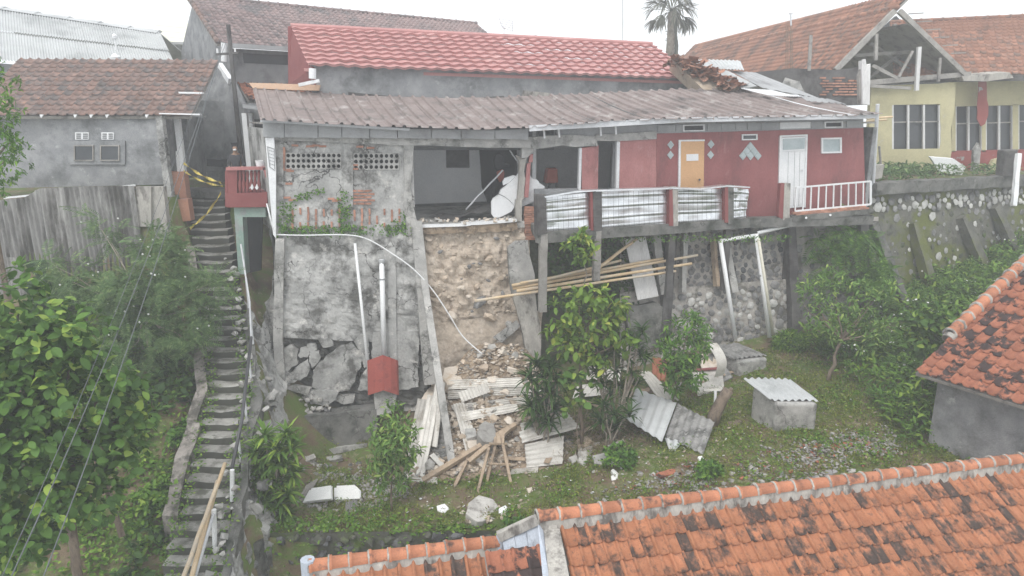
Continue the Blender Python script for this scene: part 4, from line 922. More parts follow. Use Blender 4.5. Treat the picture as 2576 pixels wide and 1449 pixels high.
for k in range(4):
    y0, y1 = 52+13.5*k, 52+13.5*(k+1)-.5; wquad('roof_panel', [at(392,y0-2,48-k*.9), at(475,y0+6,48-k*.9), at(475,y1+6,47.1-k*.9), at(392,y1-2,47.1-k*.9)], (0,.1,-.08), 'cream_metal', ch)
yp('wall', [(392,108),(475,112),(475,190),(392,190)], 45.5, .3, 'plaster_grey', ch); yp('gutter', [(392,104),(475,106),(475,112),(392,111)], 44.2, .2, 'fascia', ch)
g = yp('window', [(444,136),(466,136),(466,156),(444,156)], 45.4, .05, 'white_paint', ch); yp('pane', [(447,143),(463,143),(463,154),(447,154)], 45.3, .05, 'glass_dark', g)
# upper tiled house
uh = thing('upper_tiled_house', 'tall house with a dark tiled gable roof behind the stairs', 'house', at(600, 300, 27))
EL = at(556, 110, 27.0); u = V((.806,.591,0)); per = V((-.591,.806,0)); v = per*math.cos(.49)+UZ*math.sin(.49)
tile_roof(uh, EL-u*.15, u, v, 58, 16, .245, .285, 'tile_grey', 300, roll=.05)
rt = EL + v*16*.285; 
for i in range(34):
    a = rt + u*(i*.42-.15); MB().tube([a+UZ*.03, a+u*.36+UZ*.03, a+u*.37+UZ*.03, a+u*.42+UZ*.03], [.09,.09,.115,.115], 7).build('ridge_tile', MT['tile_grey'], uh, smooth=True)
for i in range(13):
    a = EL - u*.12 + v*(i*.33) + UZ*.07; MB().tube([a, a+v*.31], [.10,.085], 7).build('verge_tile', MT['tile_old'], uh, smooth=True)
apx = EL + v*16*.285
wquad('gable_wall', [EL+u*.1-UZ*.08, apx+u*.1-UZ*.1, apx+u*.1+per*3.4-UZ*1.9, apx+u*.1+per*3.4-UZ*9, EL+u*.1-UZ*6.6], u*.2, 'plaster_grey', uh)
fw = EL + per*.5 + u*.3
wquad('front_wall', [fw-UZ*.1, fw+u*13-UZ*.1, fw+u*13-UZ*6.6, fw-UZ*6.6], per*.2, 'plaster_grey', uh)
wquad('dark_band', [fw-per*.03+u*.6-UZ*.25, fw-per*.03+u*5-UZ*.25, fw-per*.03+u*5-UZ*.62, fw-per*.03+u*.6-UZ*.62], per*.02, 'glass_dark', uh)
MB().beam(EL+u*.2-UZ*.05-per*.05, EL+u*12-UZ*.05-per*.05, .1, .16).build('fascia_board', MT['fascia'], uh)
lt = EL + u*.6 - UZ*2.05 - per*.75
tile_roof(uh, lt, u, per*math.cos(.5)+UZ*math.sin(.5), 16, 5, .24, .28, 'tile_rust', 80, roll=.045)
MB().tube([at(563,108,26.6), at(563,155,26.6)], .1, 8).build('downpipe', MT['white_paint'], uh)
MB().beam(at(553,165,26.2), at(580,205,25.4), .16, .22).build('wall_cap', MT['white_paint'], uh)
wquad('annexe_wall', [at(540,165,26.2), at(582,206,25.4), at(620,290,25.0), at(600,470,25.0), at(500,470,26.2), at(470,300,27)], (.1,.2,0), 'plaster_grey', uh)
up_ = thing('utility_pole', 'dark slim utility pole in front of the tall gable wall', 'pole', at(604, 420, 24.6))
a = at(574, 62, 24.4); MB().tube([a, V((a.x+.02, a.y, .9))], [.07,.085], 8).build('shaft', MT['post_dark'], up_); MB().beam(a+V((-.5,0,-.95)), a+V((.25,0,-.9)), .07, .07).build('cross_arm', MT['post_dark'], up_)
for x in (-.45, -.3, .15): MB().tube([a+V((x,0,-.92)), a+V((x,0,-.76))], [.035,.03], 6).build('insulator', MT['white_paint'], up_)
# alley porch behind the balcony
po = thing('alley_porch', 'shadowy alley porch with pale columns behind the dark red balcony', 'porch', at(600, 430, 24))
yp('rear_wall', [(455,250),(700,262),(700,430),(455,430)], 25.6, .2, 'plaster_grey', po); yp('doorway', [(622,300),(668,300),(668,425),(622,425)], 25.5, .05, 'dark', po)
for x, Y in ((617,23.6),(631,24.3),(446,22.2)): p = at(x, 300, Y); MB().beam(p+UZ*.2, V((p.x,p.y,.85)), .16, .16, V((0,1,0))).build('column', MT['white_paint'], po)
yp('side_screen', [(428,292),(470,292),(474,420),(436,430)], 23.2, .1, 'plaster_grey', po); wquad('canopy', [at(610,262,22.6), at(660,268,22.6), at(660,268,25), at(610,262,25)], (0,0,-.12), 'fascia', po)
wquad('alley_floor', [V((-13,23.5,.93)), V((-7.2,23.2,.93)), V((-7.2,27,.93)), V((-13,27,.93))], (0,0,-.3), 'concrete_dark', po)
yp('bench', [(520,400),(560,402),(560,420),(520,418)], 24, .4, 'cloth_dark', po)
sw_ = thing('salmon_wall', 'stepped salmon painted wall at the head of the stairs', 'wall', at(455, 560, 22))
yp('wall_block', [(424,432),(462,432),(470,498),(430,498)], 22.0, .3, 'salmon', sw_); yp('wall_block', [(430,503),(472,500),(480,555),(440,560)], 21.4, .3, 'salmon', sw_)
bl = thing('balcony', 'dark red concrete balcony with a balustrade beside the stairs', 'balcony', at(620, 540, 20.3))
yp('slab', [(566,487),(672,484),(672,521),(570,522)], 20.1, 1.3, 'balcony_red', bl); yp('underside', [(588,522),(668,522),(668,546),(590,546)], 20.25, 1.0, 'green_paint', bl)
yp('top_rail', [(568,421),(674,419),(674,427),(568,429)], 20.1, .22, 'red_pier', bl); yp('corner_pier', [(572,429),(596,429),(596,487),(574,487)], 20.15, .22, 'balcony_red', bl)
for i in range(6): 
    x = 604+i*9.5; a, b = at(x, 429, 20.22), at(x, 486, 20.22); MB().tube([lerp(a,b,t) for t in (0,.15,.35,.6,.85,1)], [.035,.05,.03,.06,.04,.05], 8).build('baluster', MT['balcony_red'], bl, smooth=True)
for x in (634, 646): yp('paper_tag', [(x-5,472),(x,462),(x+4,472),(x,478)], 20.1, .02, 'white_paint', bl)
yp('side_panel', [(660,421),(674,420),(676,446),(668,447)], 20.1, .2, 'red_pier', bl)
yp('support', [(590,546),(610,546),(618,690),(600,690)], 20.2, .35, 'green_paint', bl); yp('cellar_void_shade', [(610,546),(660,546),(655,680),(616,690)], 20.9, .1, 'dark', bl)  # near-black sheet stands in for the shaded void under the balcony
yp('inner_rail', [(566,430),(572,430),(574,520),(566,520)], 20.2, 1.2, 'balcony_red', bl)
nb = thing('notice_board', 'white board with a faint sketch fixed to the house corner', 'notice board', at(683, 595, 19.3))
yp('board', [(667,346),(689,346),(694,420),(694,600),(687,590)], 19.3, .04, 'white_paint', nb)
for pts in ([(671,368),(690,374),(690,376),(671,370)], [(672,370),(673,370),(679,418),(677,418)], [(689,376),(690,376),(691,426),(690,426)], [(677,418),(691,428),(691,430),(677,420)]): yp('drawn_line', pts, 19.28, .015, 'fascia', nb)
for k in range(5):
    for m_ in range(3):
        x, y_ = 676+m_*4.5+k*.6, 377+k*8.5+m_*1.5; yp('drawn_line', [(x,y_),(x+3,y_+1),(x+3.2,y_+2.5),(x+.2,y_+1.5)], 19.28, .015, 'fascia', nb)

# ------------------------------------------------------------------ ruined hall at the right
rhl = thing('ruined_hall', 'yellow hall with an open gable and bare trusses under an orange tiled roof', 'building', at(2290, 430, 30))
AP_, LF, RF = at(2255,20,30), at(2098,172,30), at(2440,192,30); gd = V((-.15,.9887,0)); Lh = 22
vL = (AP_-LF).normalized(); tile_roof(rhl, LF+gd*Lh-vL*.3, -gd, vL, 91, 16, .242, .285, 'tile_far', 300, roll=.05)
vR = (AP_-RF).normalized(); wquad('right_slope', [RF, AP_-vR*.9-gd*.0, AP_-vR*.9+gd*Lh, RF+gd*Lh], (0,0,-.1), 'wood_grey', rhl)
for i in range(46):
    a = AP_ + gd*(i*.46) + UZ*.03; MB().tube([a-gd*.1, a+gd*.3, a+gd*.31, a+gd*.36], [.10,.10,.125,.125], 7).build('ridge_tile', MT['tile_far'], rhl, smooth=True)
for i in range(6):
    a = AP_ - vR*(.5+.5*i); MB().beam(a-gd*.2+UZ*.05, a-gd*.2+UZ*.05+V((.55,-.1,.02)), .05, .04).build('batten', MT['wood_grey'], rhl)
def hb(p0, p1, w_, Y, mat='wood_grey', Y2=None): MB().beam(at(*p0, Y), at(*p1, Y2 or Y), w_, w_, V((0,1,0)), 3, .008).build('truss_beam', MT[mat], rhl)
hb((2102,176),(2250,28),.2,29.9); hb((2262,28),(2436,196),.18,29.9); hb((2135,212),(2440,186),.2,30); hb((2205,85),(2202,152),.12,29.85); hb((2312,118),(2305,228),.14,29.85,'white_wood'); hb((2260,195),(2296,128),.09,29.9)
hb((2195,165),(2262,200),.13,29.95); hb((2365,145),(2360,205),.1,29.9); hb((2150,140),(2300,130),.14,31.5); hb((2190,110),(2330,205),.14,32); hb((2310,100),(2180,200),.14,32); hb((2160,215),(2290,222),.12,29.7); hb((2250,60),(2250,200),.15,33)
yp('interior_shade', [(2110,165),(2255,40),(2400,180),(2400,260),(2110,260)], 42, .2, 'dark', rhl)  # near-black sheet inside the hall, put in for its interior shade
yp('wall', [(2192,216),(2244,214),(2244,440),(2180,446)], 30.2, .25, 'yellow_wall', rhl); yp('wall', [(2244,214),(2365,210),(2365,262),(2244,264)], 30.2, .25, 'yellow_wall', rhl)
MB().prism(jagged(atp([(2365,210),(2404,208),(2402,270),(2392,330),(2394,380),(2384,446),(2365,446)], 30.2), .3, .05), V((0,.25,0))).build('broken_edge_wall', MT['yellow_wall'], rhl)
yp('wall', [(2244,376),(2365,374),(2365,446),(2244,446)], 30.2, .25, 'yellow_wall', rhl)
def hallwin(x0, x1, y0, y1, Y, par, n):
    w_ = yp('window', [(x0,y0),(x1,y0-2),(x1,y1-1),(x0,y1)], Y+.18, .05, 'glass_dark', par)
    for k in range(n+1):
        x = lerp(x0, x1, k/n); yp('mullion', [(x-2.5,y0),(x+2.5,y0),(x+2.5,y1),(x-2.5,y1)], Y+.02, .1, 'white_wood', w_)
    yp('transom', [(x0,y0+42),(x1,y0+40),(x1,y0+43),(x0,y0+45)], Y+.03, .09, 'wood_grey', w_)
hallwin(2246, 2364, 264, 375, 30.2, rhl, 3)
fhl = thing('far_tiled_hall', 'yellow hall with a red dado and orange tiled roof at the frame edge', 'building', at(2500, 440, 31))
yp('wall', [(2396,196),(2660,170),(2660,262),(2396,268)], 31, .25, 'yellow_wall', fhl); yp('dado', [(2386,380),(2660,374),(2660,446),(2386,446)], 31, .25, 'red_dado', fhl)
for a, b in ((2394,2404),(2470,2480),(2548,2562)): yp('wall_pier', [(a,262),(b,262),(b,382),(a,382)], 31, .25, 'yellow_wall', fhl)
hallwin(2404, 2470, 268, 380, 31, fhl, 2); hallwin(2480, 2548, 266, 378, 31, fhl, 2); hallwin(2562, 2660, 262, 378, 31, fhl, 2)
MB().prism(jagged(atp([(2462,205),(2482,205),(2486,290),(2478,312),(2468,318),(2458,300)], 30.5), .3, .04), V((0,.04,0))).build('hanging_red_sheet', MT['red_dado'], fhl)
O = at(2446,190,30.6); u = V((.93,-.37,0)).normalized(); per = V((.37,.93,0)).normalized(); v = per*math.cos(.6)+UZ*math.sin(.6)
tile_roof(fhl, O-u*3.0, u, v, 44, 17, .245, .285, 'tile_far', 300, roll=.05)
rt = O-u*3.0+v*17*.285
for i in range(24): a = rt+u*(i*.45)+UZ*.03; MB().tube([a, a+u*.38, a+u*.39, a+u*.45], [.10,.10,.125,.125], 7).build('ridge_tile', MT['tile_far'], fhl, smooth=True)
MB().beam(O-u*2.2-UZ*.15, O+u*5-UZ*.15, .12, .2).build('fascia_board', MT['post_dark'], fhl)
MB().prism(jagged(atp([(2420,192),(2540,182),(2550,196),(2480,205),(2425,204)], 29.8), .4, .05), V((0,.8,.1))).build('broken_eave', MT['mortar'], fhl)
# burnt-looking brick stub wall and torn sheets between the roofs
bw = thing('dark_brick_stub', 'soot dark brick wall stub with a splintered post between the roofs', 'wall', at(2050, 262, 27))
MB().prism(jagged(atp([(1890,182),(1990,172),(2100,176),(2165,168),(2172,264),(2120,266),(1960,228),(1900,210)], 27), .4, .06), V((0,.3,0))).build('wall_face', MT['post_dark'], bw)
for j in range(7):
    for i in range(6):
        if random.random() < .7: brick(2070+i*16+(j % 2)*7, 196+j*7, .03, parent=bw, pl=(V((0,27,0)), V((0,-1,0))), n=V((0,-1,0)), e=V((1,0,0)), sx=R(.9,1.2)).data
MB().prism(jagged(atp([(1975,195),(2010,205),(2030,240),(1985,238),(1960,225)], 26.9), .25, .05), V((0,-.05,0))).build('bare_patch', MT['plaster_weathered'], bw)
pp = thing('splintered_post', 'splintered grey wooden post at the roof corner', 'post', at(2180, 264, 24.6))
MB().prism(jagged(atp([(2168,152),(2173,165),(2177,148),(2181,166),(2190,160),(2188,264),(2170,262)], 24.6), .5, .01), V((0,.25,0))).build('timber', MT['white_wood'], pp)
MB().prism(atp([(2160,190),(2166,170),(2169,262),(2162,262)], 24.7), V((0,.15,0))).build('timber', MT['wood_grey'], pp)
def sheet_thing(label, pts, mat, nw, amp=.02, name='metal_sheet', cat='roof sheet', grp=None, axis=0):
    P = [V(p) for p in pts]; n = (P[1]-P[0]).cross(P[3]-P[0]).normalized()
    if n.z < 0: n = -n
    def f(u_, v_):
        p = lerp(lerp(P[0], P[1], u_), lerp(P[3], P[2], u_), v_); w_ = u_ if axis == 0 else v_
        return p + n*(amp*math.sin(w_*nw*2*math.pi) + amp*.8*fbm(p, 1.3, 2))
    nu_, nv_ = (nw*6, 5) if axis == 0 else (5, nw*6)
    m = MB().grid(f, nu_, nv_); N_ = len(m.v); m.v += [tuple(V(q_)-n*.007) for q_ in m.v[:N_]]; m.f += [tuple(N_+i for i in reversed(f_)) for f_ in m.f[:]]
    o = m.build(name, MT[mat], None, smooth=True, recalc=False); return tag(o, label, cat, grp, 'thing')
sheet_thing('pale blue grey roof sheet lying below the orange tiled ridge', [at(1722,148,27.5), at(1862,152,27.5), at(1872,176,26.4), at(1760,172,26.4)], 'corr_grey', 14, .02)
sheet_thing('grey corrugated sheet slanting beside the broken tile heap', [at(1768,180,26.4), at(1830,178,26.4), at(1905,216,24.6), at(1868,222,24.6)], 'corr_grey', 10, .02)
sheet_thing('smooth dark grey sheet sloping beneath the brick stub', [at(1836,178,26.8), at(1900,182,26.8), at(2060,246,25), at(1920,222,25)], 'fascia', 5, .01)
sheet_thing('bright white translucent sheet along the top of the brown roof', [at(1864,222,24.3), at(1940,226,24.3), at(2010,243,24.2), at(1935,240,24.0)], 'white_paint', 12, .015)
sheet_thing('pale broken sheet lying at the roof corner by the post', [at(2010,240,24.2), at(2090,250,24.2), at(2130,262,24), at(2030,254,24)], 'fascia', 6, .02)
bt_ = thing('broken_tile_heap', 'heap of broken orange roof tiles beside the red roof end', 'tile heap', at(1790, 215, 25.2))
tt = tmesh('tile', *tile_tpl(.24, .3, .045), MT['tile_far'], True)
for i in range(110):
    t = random.random(); px, py = lerp(1700, 1850, t)+R(-25,20), lerp(150, 215, t)+R(-14,12); p = at(px, py, 26.3-t*1.6)
    m = rot_rand(.5).to_4x4(); m.translation = p; ob('tile', tt, None, bt_, m)
MB().prism([at(1690,150,26.5), at(1720,150,26.5), at(1860,222,24.9), at(1770,226,24.9)], V((0,.4,-.35))).build('heap_core', MT['rubble'], bt_)
# rods, aerial, masts
rb = thing('rebar_column', 'thin bundle of rusty rebar rods standing before the tiled roof', 'rebar', at(1985, 180, 27.5))
for dx in (-8, -3, 4, 8): MB().tube([at(1985+dx, 172, 27.5), at(1985+dx*.9, 62 if dx != 4 else 42, 27.5)], .013, 5).build('rod', MT['bark'], rb)
for y_ in (80, 105, 130, 155): MB().beam(at(1975, y_, 27.5), at(1995, y_, 27.5), .015, .015).build('tie', MT['bark'], rb)
MB().tube([at(1990,64,27.4), at(1989,34,27.4)], .035, 6).build('pipe', MT['steel_paint'], rb); MB().beam(at(1985,34,27.4), at(1994,34,27.4), .06, .05).build('pipe_cap', MT['steel_paint'], rb)
pb = thing('prop_timber', 'single upright grey timber in front of the tiled slope', 'timber', at(2034, 180, 27)); MB().beam(at(2035,178,27), at(2040,88,27), .11, .08, V((0,1,0)), 3, .006).build('timber', MT['wood_grey'], pb)
an = thing('television_aerial', 'small grid television aerial on the red roof ridge', 'aerial', at(1270, 88, 28))
MB().tube([at(1268,92,28), at(1268,72,28)], .02, 6).build('mast', MT['steel_paint'], an)
for k in range(5): MB().tube([at(1262,48+k*5.5,28), at(1289,53+k*6.2,28.3)], .012, 5).build('element', MT['steel_paint'], an)
MB().tube([at(1289,52,28.3), at(1290,80,28.3)], .016, 5).build('boom', MT['steel_paint'], an); MB().tube([at(1256,46,28), at(1262,66,28), at(1272,72,28)], .018, 5).build('boom', MT['steel_paint'], an)
for k in range(2): MB().tube([at(1252,49+10*k,28), at(1262,46+11*k,28)], .01, 5).build('element', MT['steel_paint'], an)
cw = thing('ridge_cowl', 'tiny tilted pipe cowl on the red roof ridge', 'pipe', at(1350, 97, 28.5)); MB().tube([at(1352,98,28.5), at(1346,88,28.5)], .06, 7).build('cowl', MT['steel_paint'], cw)
ms = thing('radio_mast', 'very thin radio mast rising behind the red roof', 'mast', at(1566, 110, 45)); MB().tube([at(1566,120,45), at(1566,-30,45)], .03, 5).build('rod', MT['steel_paint'], ms); MB().tube([at(1569,-30,45), at(1569,70,45)], .012, 4).build('stay', MT['steel_paint'], ms)
# bits on the upper ground at the right
sc_ = thing('scaffold_pole', 'slim bamboo scaffold pole with two short cross poles at the house end', 'pole', at(2192, 465, 24))
MB().tube([at(2208,262,23.6), at(2196,465,24)], .06, 8).build('upright', MT['steel_paint'], sc_); MB().tube([at(2212,368,24.6), at(2218,440,24.8)], .04, 7).build('upright', MT['wood_grey'], sc_)
for y_ in (294, 301): MB().tube([at(2178,y_+4,24), at(2246 if y_ < 300 else 2232,y_,23.7)], .035, 6).build('cross_pole', MT['bamboo'], sc_)
wpst = thing('leaning_white_post', 'leaning white concrete post on top of the stone wall', 'post', at(2552, 520, 26)); MB().beam(at(2562,386,26.3), at(2550,518,25.8), .16, .14, V((0,-1,0)), 6, .012).build('shaft', MT['white_paint'], wpst)
dps = thing('dark_gate_pillar', 'dark stained square pillar beside the leaning white post', 'pillar', at(2545, 445, 26.6)); MB().prism(atp([(2530,378),(2562,376),(2560,446),(2524,446)], 26.6), V((0,.5,0))).build('shaft', MT['post_dark'], dps, bevel=.04)
for (pts, Y, m_, lb_) in (([(2176,388),(2200,390),(2208,425),(2186,430)], 24.6, 'white_wood', 'torn white panel leaning at the red wall corner'), ([(2180,420),(2225,415),(2218,448),(2195,452)], 24.3, 'mortar', 'broken pale board lying below the torn white panel'),
        ([(2340,395),(2400,400),(2430,420),(2420,440),(2360,430)], 28.5, 'plaster_white', 'pile of white plaster chunks before the yellow wall'), ([(2450,378),(2462,360),(2468,380),(2460,440),(2445,440)], 30.2, 'plaster_weathered', 'bare plaster shard standing before the red dado')):
    o = MB().prism(jagged(atp(pts, Y), .25, .04), V((0,.15,.03))).build('plaster_shard', MT[m_]); tag(o, lb_, 'plaster shard', None, 'thing')
o = MB().prism(jagged(atp([(2478,440),(2500,402),(2520,396),(2530,440)], 30.3), .25, .04), V((0,.2,0))).build('plaster_shard', MT['yellow_wall']); tag(o, 'yellow plaster shard leaning on the red dado', 'plaster shard', None, 'thing')
# ------------------------------------------------------------------ roofs in front
def ridge_run(par, a, b, n, r=.115, skip=()):
    d = (b-a)/n; dn = d.normalized(); sd = dn.cross(UZ).normalized()
    for i in range(n):
        if i in skip: continue
        p = a + d*i + UZ*R()*.008 + sd*R()*.008; m = MB(); vs = []; fs = []; K = 9
        prof = [(0, r*1.16), (.14, r*1.16), (.15, r*1.0), (.97, r*.93)]
        for t, rr_ in prof:
            for k in range(K):
                an = math.pi*(k/(K-1))*1.12 - .19; vs.append(p + d*t + sd*math.cos(an)*rr_ + UZ*(math.sin(an)*rr_ - .02))
        for s in range(len(prof)-1):
            for k in range(K-1): fs.append((s*K+k, s*K+k+1, (s+1)*K+k+1, (s+1)*K+k))
        m.add(vs, fs).build('ridge_tile', MT['tile_ridge'], par, smooth=True, recalc=False)
        m = MB(); vs = []; K = 10
        for t, rr_ in ((-.07, r*.9), (-.06, r*1.12), (.0, r*1.2), (.02, r*1.0)):
            for k in range(K): an = math.pi*(k/(K-1))*1.1 - .16; q_ = rr_*(1+R()*.07); vs.append(p + d*(t+R()*.02) + sd*math.cos(an)*q_ + UZ*(math.sin(an)*q_-.02))
        fs = [(s*K+k, s*K+k+1, (s+1)*K+k+1, (s+1)*K+k) for s in range(3) for k in range(K-1)]
        m.add(vs, fs).build('mortar_joint', MT['mortar'], par, recalc=False)
def front_roof(par, a, b, slope, nv, tw, tl, mat, hmort, cap=300, nrid=27, u0=.0, mside=True):
    u = (b-a); u.z = 0; L = u.length; u.normalize(); per = V((-u.y, u.x, 0)); v = per*math.cos(slope) + UZ*math.sin(slope)
    drop = (b.z-a.z)
    top = a - UZ*hmort - per*.10
    O = top - v*(nv*tl)
    uu = (b-a).normalized(); vv = (v - uu*v.dot(uu)).normalized()
    tile_roof(par, O + uu*u0, uu, vv, int((L-u0)/tw)+1, nv, tw, tl, mat, cap, roll=.07, jit=.012, lip=.045)
    m = MB(); n = 40; vs = []
    for i in range(n+1):
        c = lerp(a, b, i/n)
        for s, z in ((-.13, -hmort-.10+R()*.03), (-.085+R()*.008, .0), (.085, .0), (.13, -hmort-.1)): vs.append(c + per*s + UZ*z)
    m.add(vs, [(4*i+k, 4*i+k+1, 4*i+k+5, 4*i+k+4) for i in range(n) for k in range(3)] + [(3,2,1,0), (4*n, 4*n+1, 4*n+2, 4*n+3)]).build('ridge_mortar', MT['mortar'], par, recalc=False)
    ridge_run(par, a+UZ*.015, b+UZ*.015, nrid)
    rt_ = a + per*.1 - UZ*hmort; v3 = per*math.cos(slope) - UZ*math.sin(slope)
    MB().prism([rt_, rt_+uu*L, rt_+uu*L+v3*2.6, rt_+v3*2.6], UZ*-.12).build('rear_slope', MT['tile_rust'], par)
    return O, uu, vv, per, L
nh = thing('near_tiled_house', 'near house with an orange clay tile roof and mortared ridge', 'house', (4, 9, -7))
Ra = at(1352, 1300, 10.0); Rb = at(2640, 1146, 12.45)
O, uu, vv, per, L = front_roof(nh, Ra, Rb, math.radians(34), 11, .215, .32, 'tile_clay', .22, 300, 29, .32)
wquad('verge', [O+uu*.02+UZ*.06, O+uu*.30+UZ*.06, Ra+uu*.30-UZ*.12-per*.1, Ra+uu*.02-UZ*.12-per*.1], -UZ*.12, 'mortar', nh)
gb = Ra - uu*.02
wquad('gable_wall', [gb-UZ*.25, O+uu*.12-UZ*.1, O+uu*.12-UZ*3, gb+per*2-UZ*4, gb+per*2.2-UZ*1.75], uu*.15, 'blue_wood', nh)
wquad('front_wall', [O+vv*.5-UZ*.1+uu*.2, O+vv*.5+uu*L-UZ*.1, O+vv*.5+uu*L-UZ*2.5, O+vv*.5+uu*.2-UZ*2.5], per*.2, 'plaster_grey', nh)
# gable end of the near house: barge boards and the blue panel over the lower roof
c1, c2, c3, c4 = at(1262,1352,9.9), at(1352,1308,9.95), at(1362,1390,9.6), at(1272,1405,9.55)
for k in range(3): wquad('gable_board', [lerp(c1,c2,k/3)+uu*.004, lerp(c1,c2,(k+1)/3)-uu*.004, lerp(c4,c3,(k+1)/3)-uu*.004, lerp(c4,c3,k/3)+uu*.004], per*.05, 'blue_wood', nh)
MB().beam(at(1254,1350,9.85), at(1352,1306,9.9), .10, .16, UZ, 4, .004).build('barge_board', MT['mortar'], nh)
wquad('barge_board', [at(1368,1334,9.85), at(1408,1330,9.85), at(1434,1460,8.9), at(1382,1460,8.9)], V((0,.1,-.06)), 'mortar', nh)
wquad('barge_board', [at(1352,1312,9.9), at(1370,1340,9.85), at(1386,1462,8.95), at(1366,1462,8.95)], V((.02,.06,-.06)), 'blue_wood', nh)
lr = thing('lower_tiled_roof', 'lower orange tiled roof joined to the gable of the near house', 'roof', (-1, 9, -5))
La, Lb = at(778,1424,9.25), at(1258,1362,9.98)
front_roof(lr, La, Lb, math.radians(34), 5, .215, .32, 'tile_clay', .16, 120, 10, .02)
MB().tube([La-V((.03,0,.25)), La+V((-.02,0,.12))], [.1,.11], 10).build('end_cap', MT['blue_wood'], lr)
MB().tube([Lb-V((.03,0,.2)), Lb+V((.05,0,.13))], [.13,.1], 10).build('ridge_end', MT['blue_wood'], lr)
wquad('wall', [La+V((.1,-.2,-.3)), Lb+V((0,-.2,-.3)), Lb+V((0,-.2,-3)), La+V((.1,-.2,-3))], (0,.2,0), 'plaster_grey', lr)
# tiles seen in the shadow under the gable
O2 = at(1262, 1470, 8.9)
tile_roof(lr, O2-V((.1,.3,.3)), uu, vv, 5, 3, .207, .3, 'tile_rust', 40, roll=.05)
# house at the right edge
rt2 = thing('corner_tiled_house', 'grey walled house corner with a dark stained clay tile roof at the frame edge', 'house', (9.2, 12.6, -5))
C0 = at(2303, 936, 15.05); u = V((.507,-.862,0)); v = V((.905,.43,.475)).normalized(); v = (v - u*v.dot(u)).normalized()
tile_roof(rt2, C0, u, v, 15, 19, .245, .31, 'tile_rust', 300, roll=.065, lip=.042)
nv_ = u.cross(v)
a = C0 + v*1.5 + nv_*.07 - u*.02; b = C0 + v*5.8 + nv_*.07 - u*.02
ridge_run(rt2, a, b, 11, .145)
MB().beam(a-v*.1-nv_*.08, b-nv_*.08, .26, .16, nv_, 20, .01).build('ridge_mortar', MT['mortar'], rt2)
MB().tube([a-v*.12+UZ*.02-nv_*.1, a+UZ*.02-nv_*.08], [.15,.155], 9).build('end_cap', MT['mortar'], rt2)
wc = C0 + V((v.x, v.y, 0)).normalized()*.55 + u*.25
wd = V((v.x, v.y, 0)).normalized()
wquad('wall', [wc-UZ*.0, wc+u*3.2, wc+u*3.2-UZ*4.2, wc-UZ*4.2], wd*.2, 'plaster_grey', rt2)
wquad('side_wall', [wc+wd*.2, wc+wd*4+UZ*1.6, wc+wd*4-UZ*4.2, wc+wd*.2-UZ*4.2], u*.2, 'plaster_grey', rt2)
# ------------------------------------------------------------------ plants
def unit(n): a = rng.normal(size=(n, 3)); return a/np.linalg.norm(a, axis=1, keepdims=True)
def nrm(a): return a/np.maximum(np.linalg.norm(a, axis=1, keepdims=True), 1e-9)
def frames(pos, d, up, sc):
    d = nrm(d); x = nrm(np.cross(d, up)); z = np.cross(x, d); M = np.zeros((len(pos), 3, 4)); s = np.asarray(sc).reshape(-1, 1)
    M[:, :, 0] = x*s; M[:, :, 1] = d*s; M[:, :, 2] = z*s; M[:, :, 3] = pos; return M
def tips_in(blobs, n):
    w_ = np.array([b[1][0]*b[1][1]*b[1][2] for b in blobs])**.75; w_ /= w_.sum(); idx = rng.choice(len(blobs), n, p=w_)
    C = np.array([list(b[0]) for b in blobs])[idx]; Rr = np.array([b[1] for b in blobs])[idx]; U = unit(n)
    return C + Rr*U*(rng.random((n, 1))**.42), U
def spray(blobs, ntip, per, l, jl=.42, hang=.25, spread=.9):
    T, U = tips_in(blobs, ntip); T = np.repeat(T, per, 0); U = np.repeat(U, per, 0); k = len(T)
    d = U*.55 + unit(k)*spread + np.array([0, 0, .12-hang]); up = np.array([0, 0, 1.])*.9 + U*.5 + unit(k)*.35
    return frames(T + unit(k)*l*.35, d, up, l*(1+jl*(rng.random(k)*2-1)))
def foliage(par, M, tpl, mat, cap, name='leaf', smooth=False):
    P = M[:, :, 3]; dist = np.linalg.norm(P-np.array([0, 0, CAMZ]), axis=1); order = np.argsort(dist); vis = [i for i in order if inframe(P[i], 0)][:cap]
    me = tmesh(name, *tpl, MT[mat], smooth)
    for i in vis:
        m = Matrix.Identity(4)
        for r_ in range(3):
            for c in range(4): m[r_][c] = M[i, r_, c]
        ob(name, me, None, par, m)
    keep = np.ones(len(M), bool); keep[vis] = False
    if keep.any(): stuff(inst_mesh('foliage', tpl[0], tpl[1], M[keep], MT[mat], par, smooth))
def trunk(par, pts, r0, r1, mat='bark', name='trunk'):
    n = len(pts); return MB().tube(pts, [lerp(r0, r1, i/(n-1)) for i in range(n)], 8).build(name, MT[mat], par, smooth=True)
def wig(a, b, n=5, w_=.06): return [lerp(a, b, i/n) + (V((R(), R(), R()*.4))*w_ if 0 < i < n else V()) for i in range(n+1)]
OV = leaf_oval(.62); OVR = leaf_round(.62); OVR2 = leaf_round(.5, .25); OVN = leaf_oval(.36, .2); ST = leaf_strap(.14, .42); ST2 = leaf_strap(.15, .35); FR = leaf_frond(); 
def B(px, py, Y, rx, ry=None, rz=None): return (at(px, py, Y), (rx, ry or rx, rz or rx))
def ghit(px, py):
    d = ray(px, py); t = 7.0; O = V((0, 0, CAMZ))
    while t < 45:
        p = O + d*t
        if p.z < gz(p.x, p.y): return p
        t += .05
    return O + d*22
def groundz(p): return V((p.x, p.y, gz(p.x, p.y)))
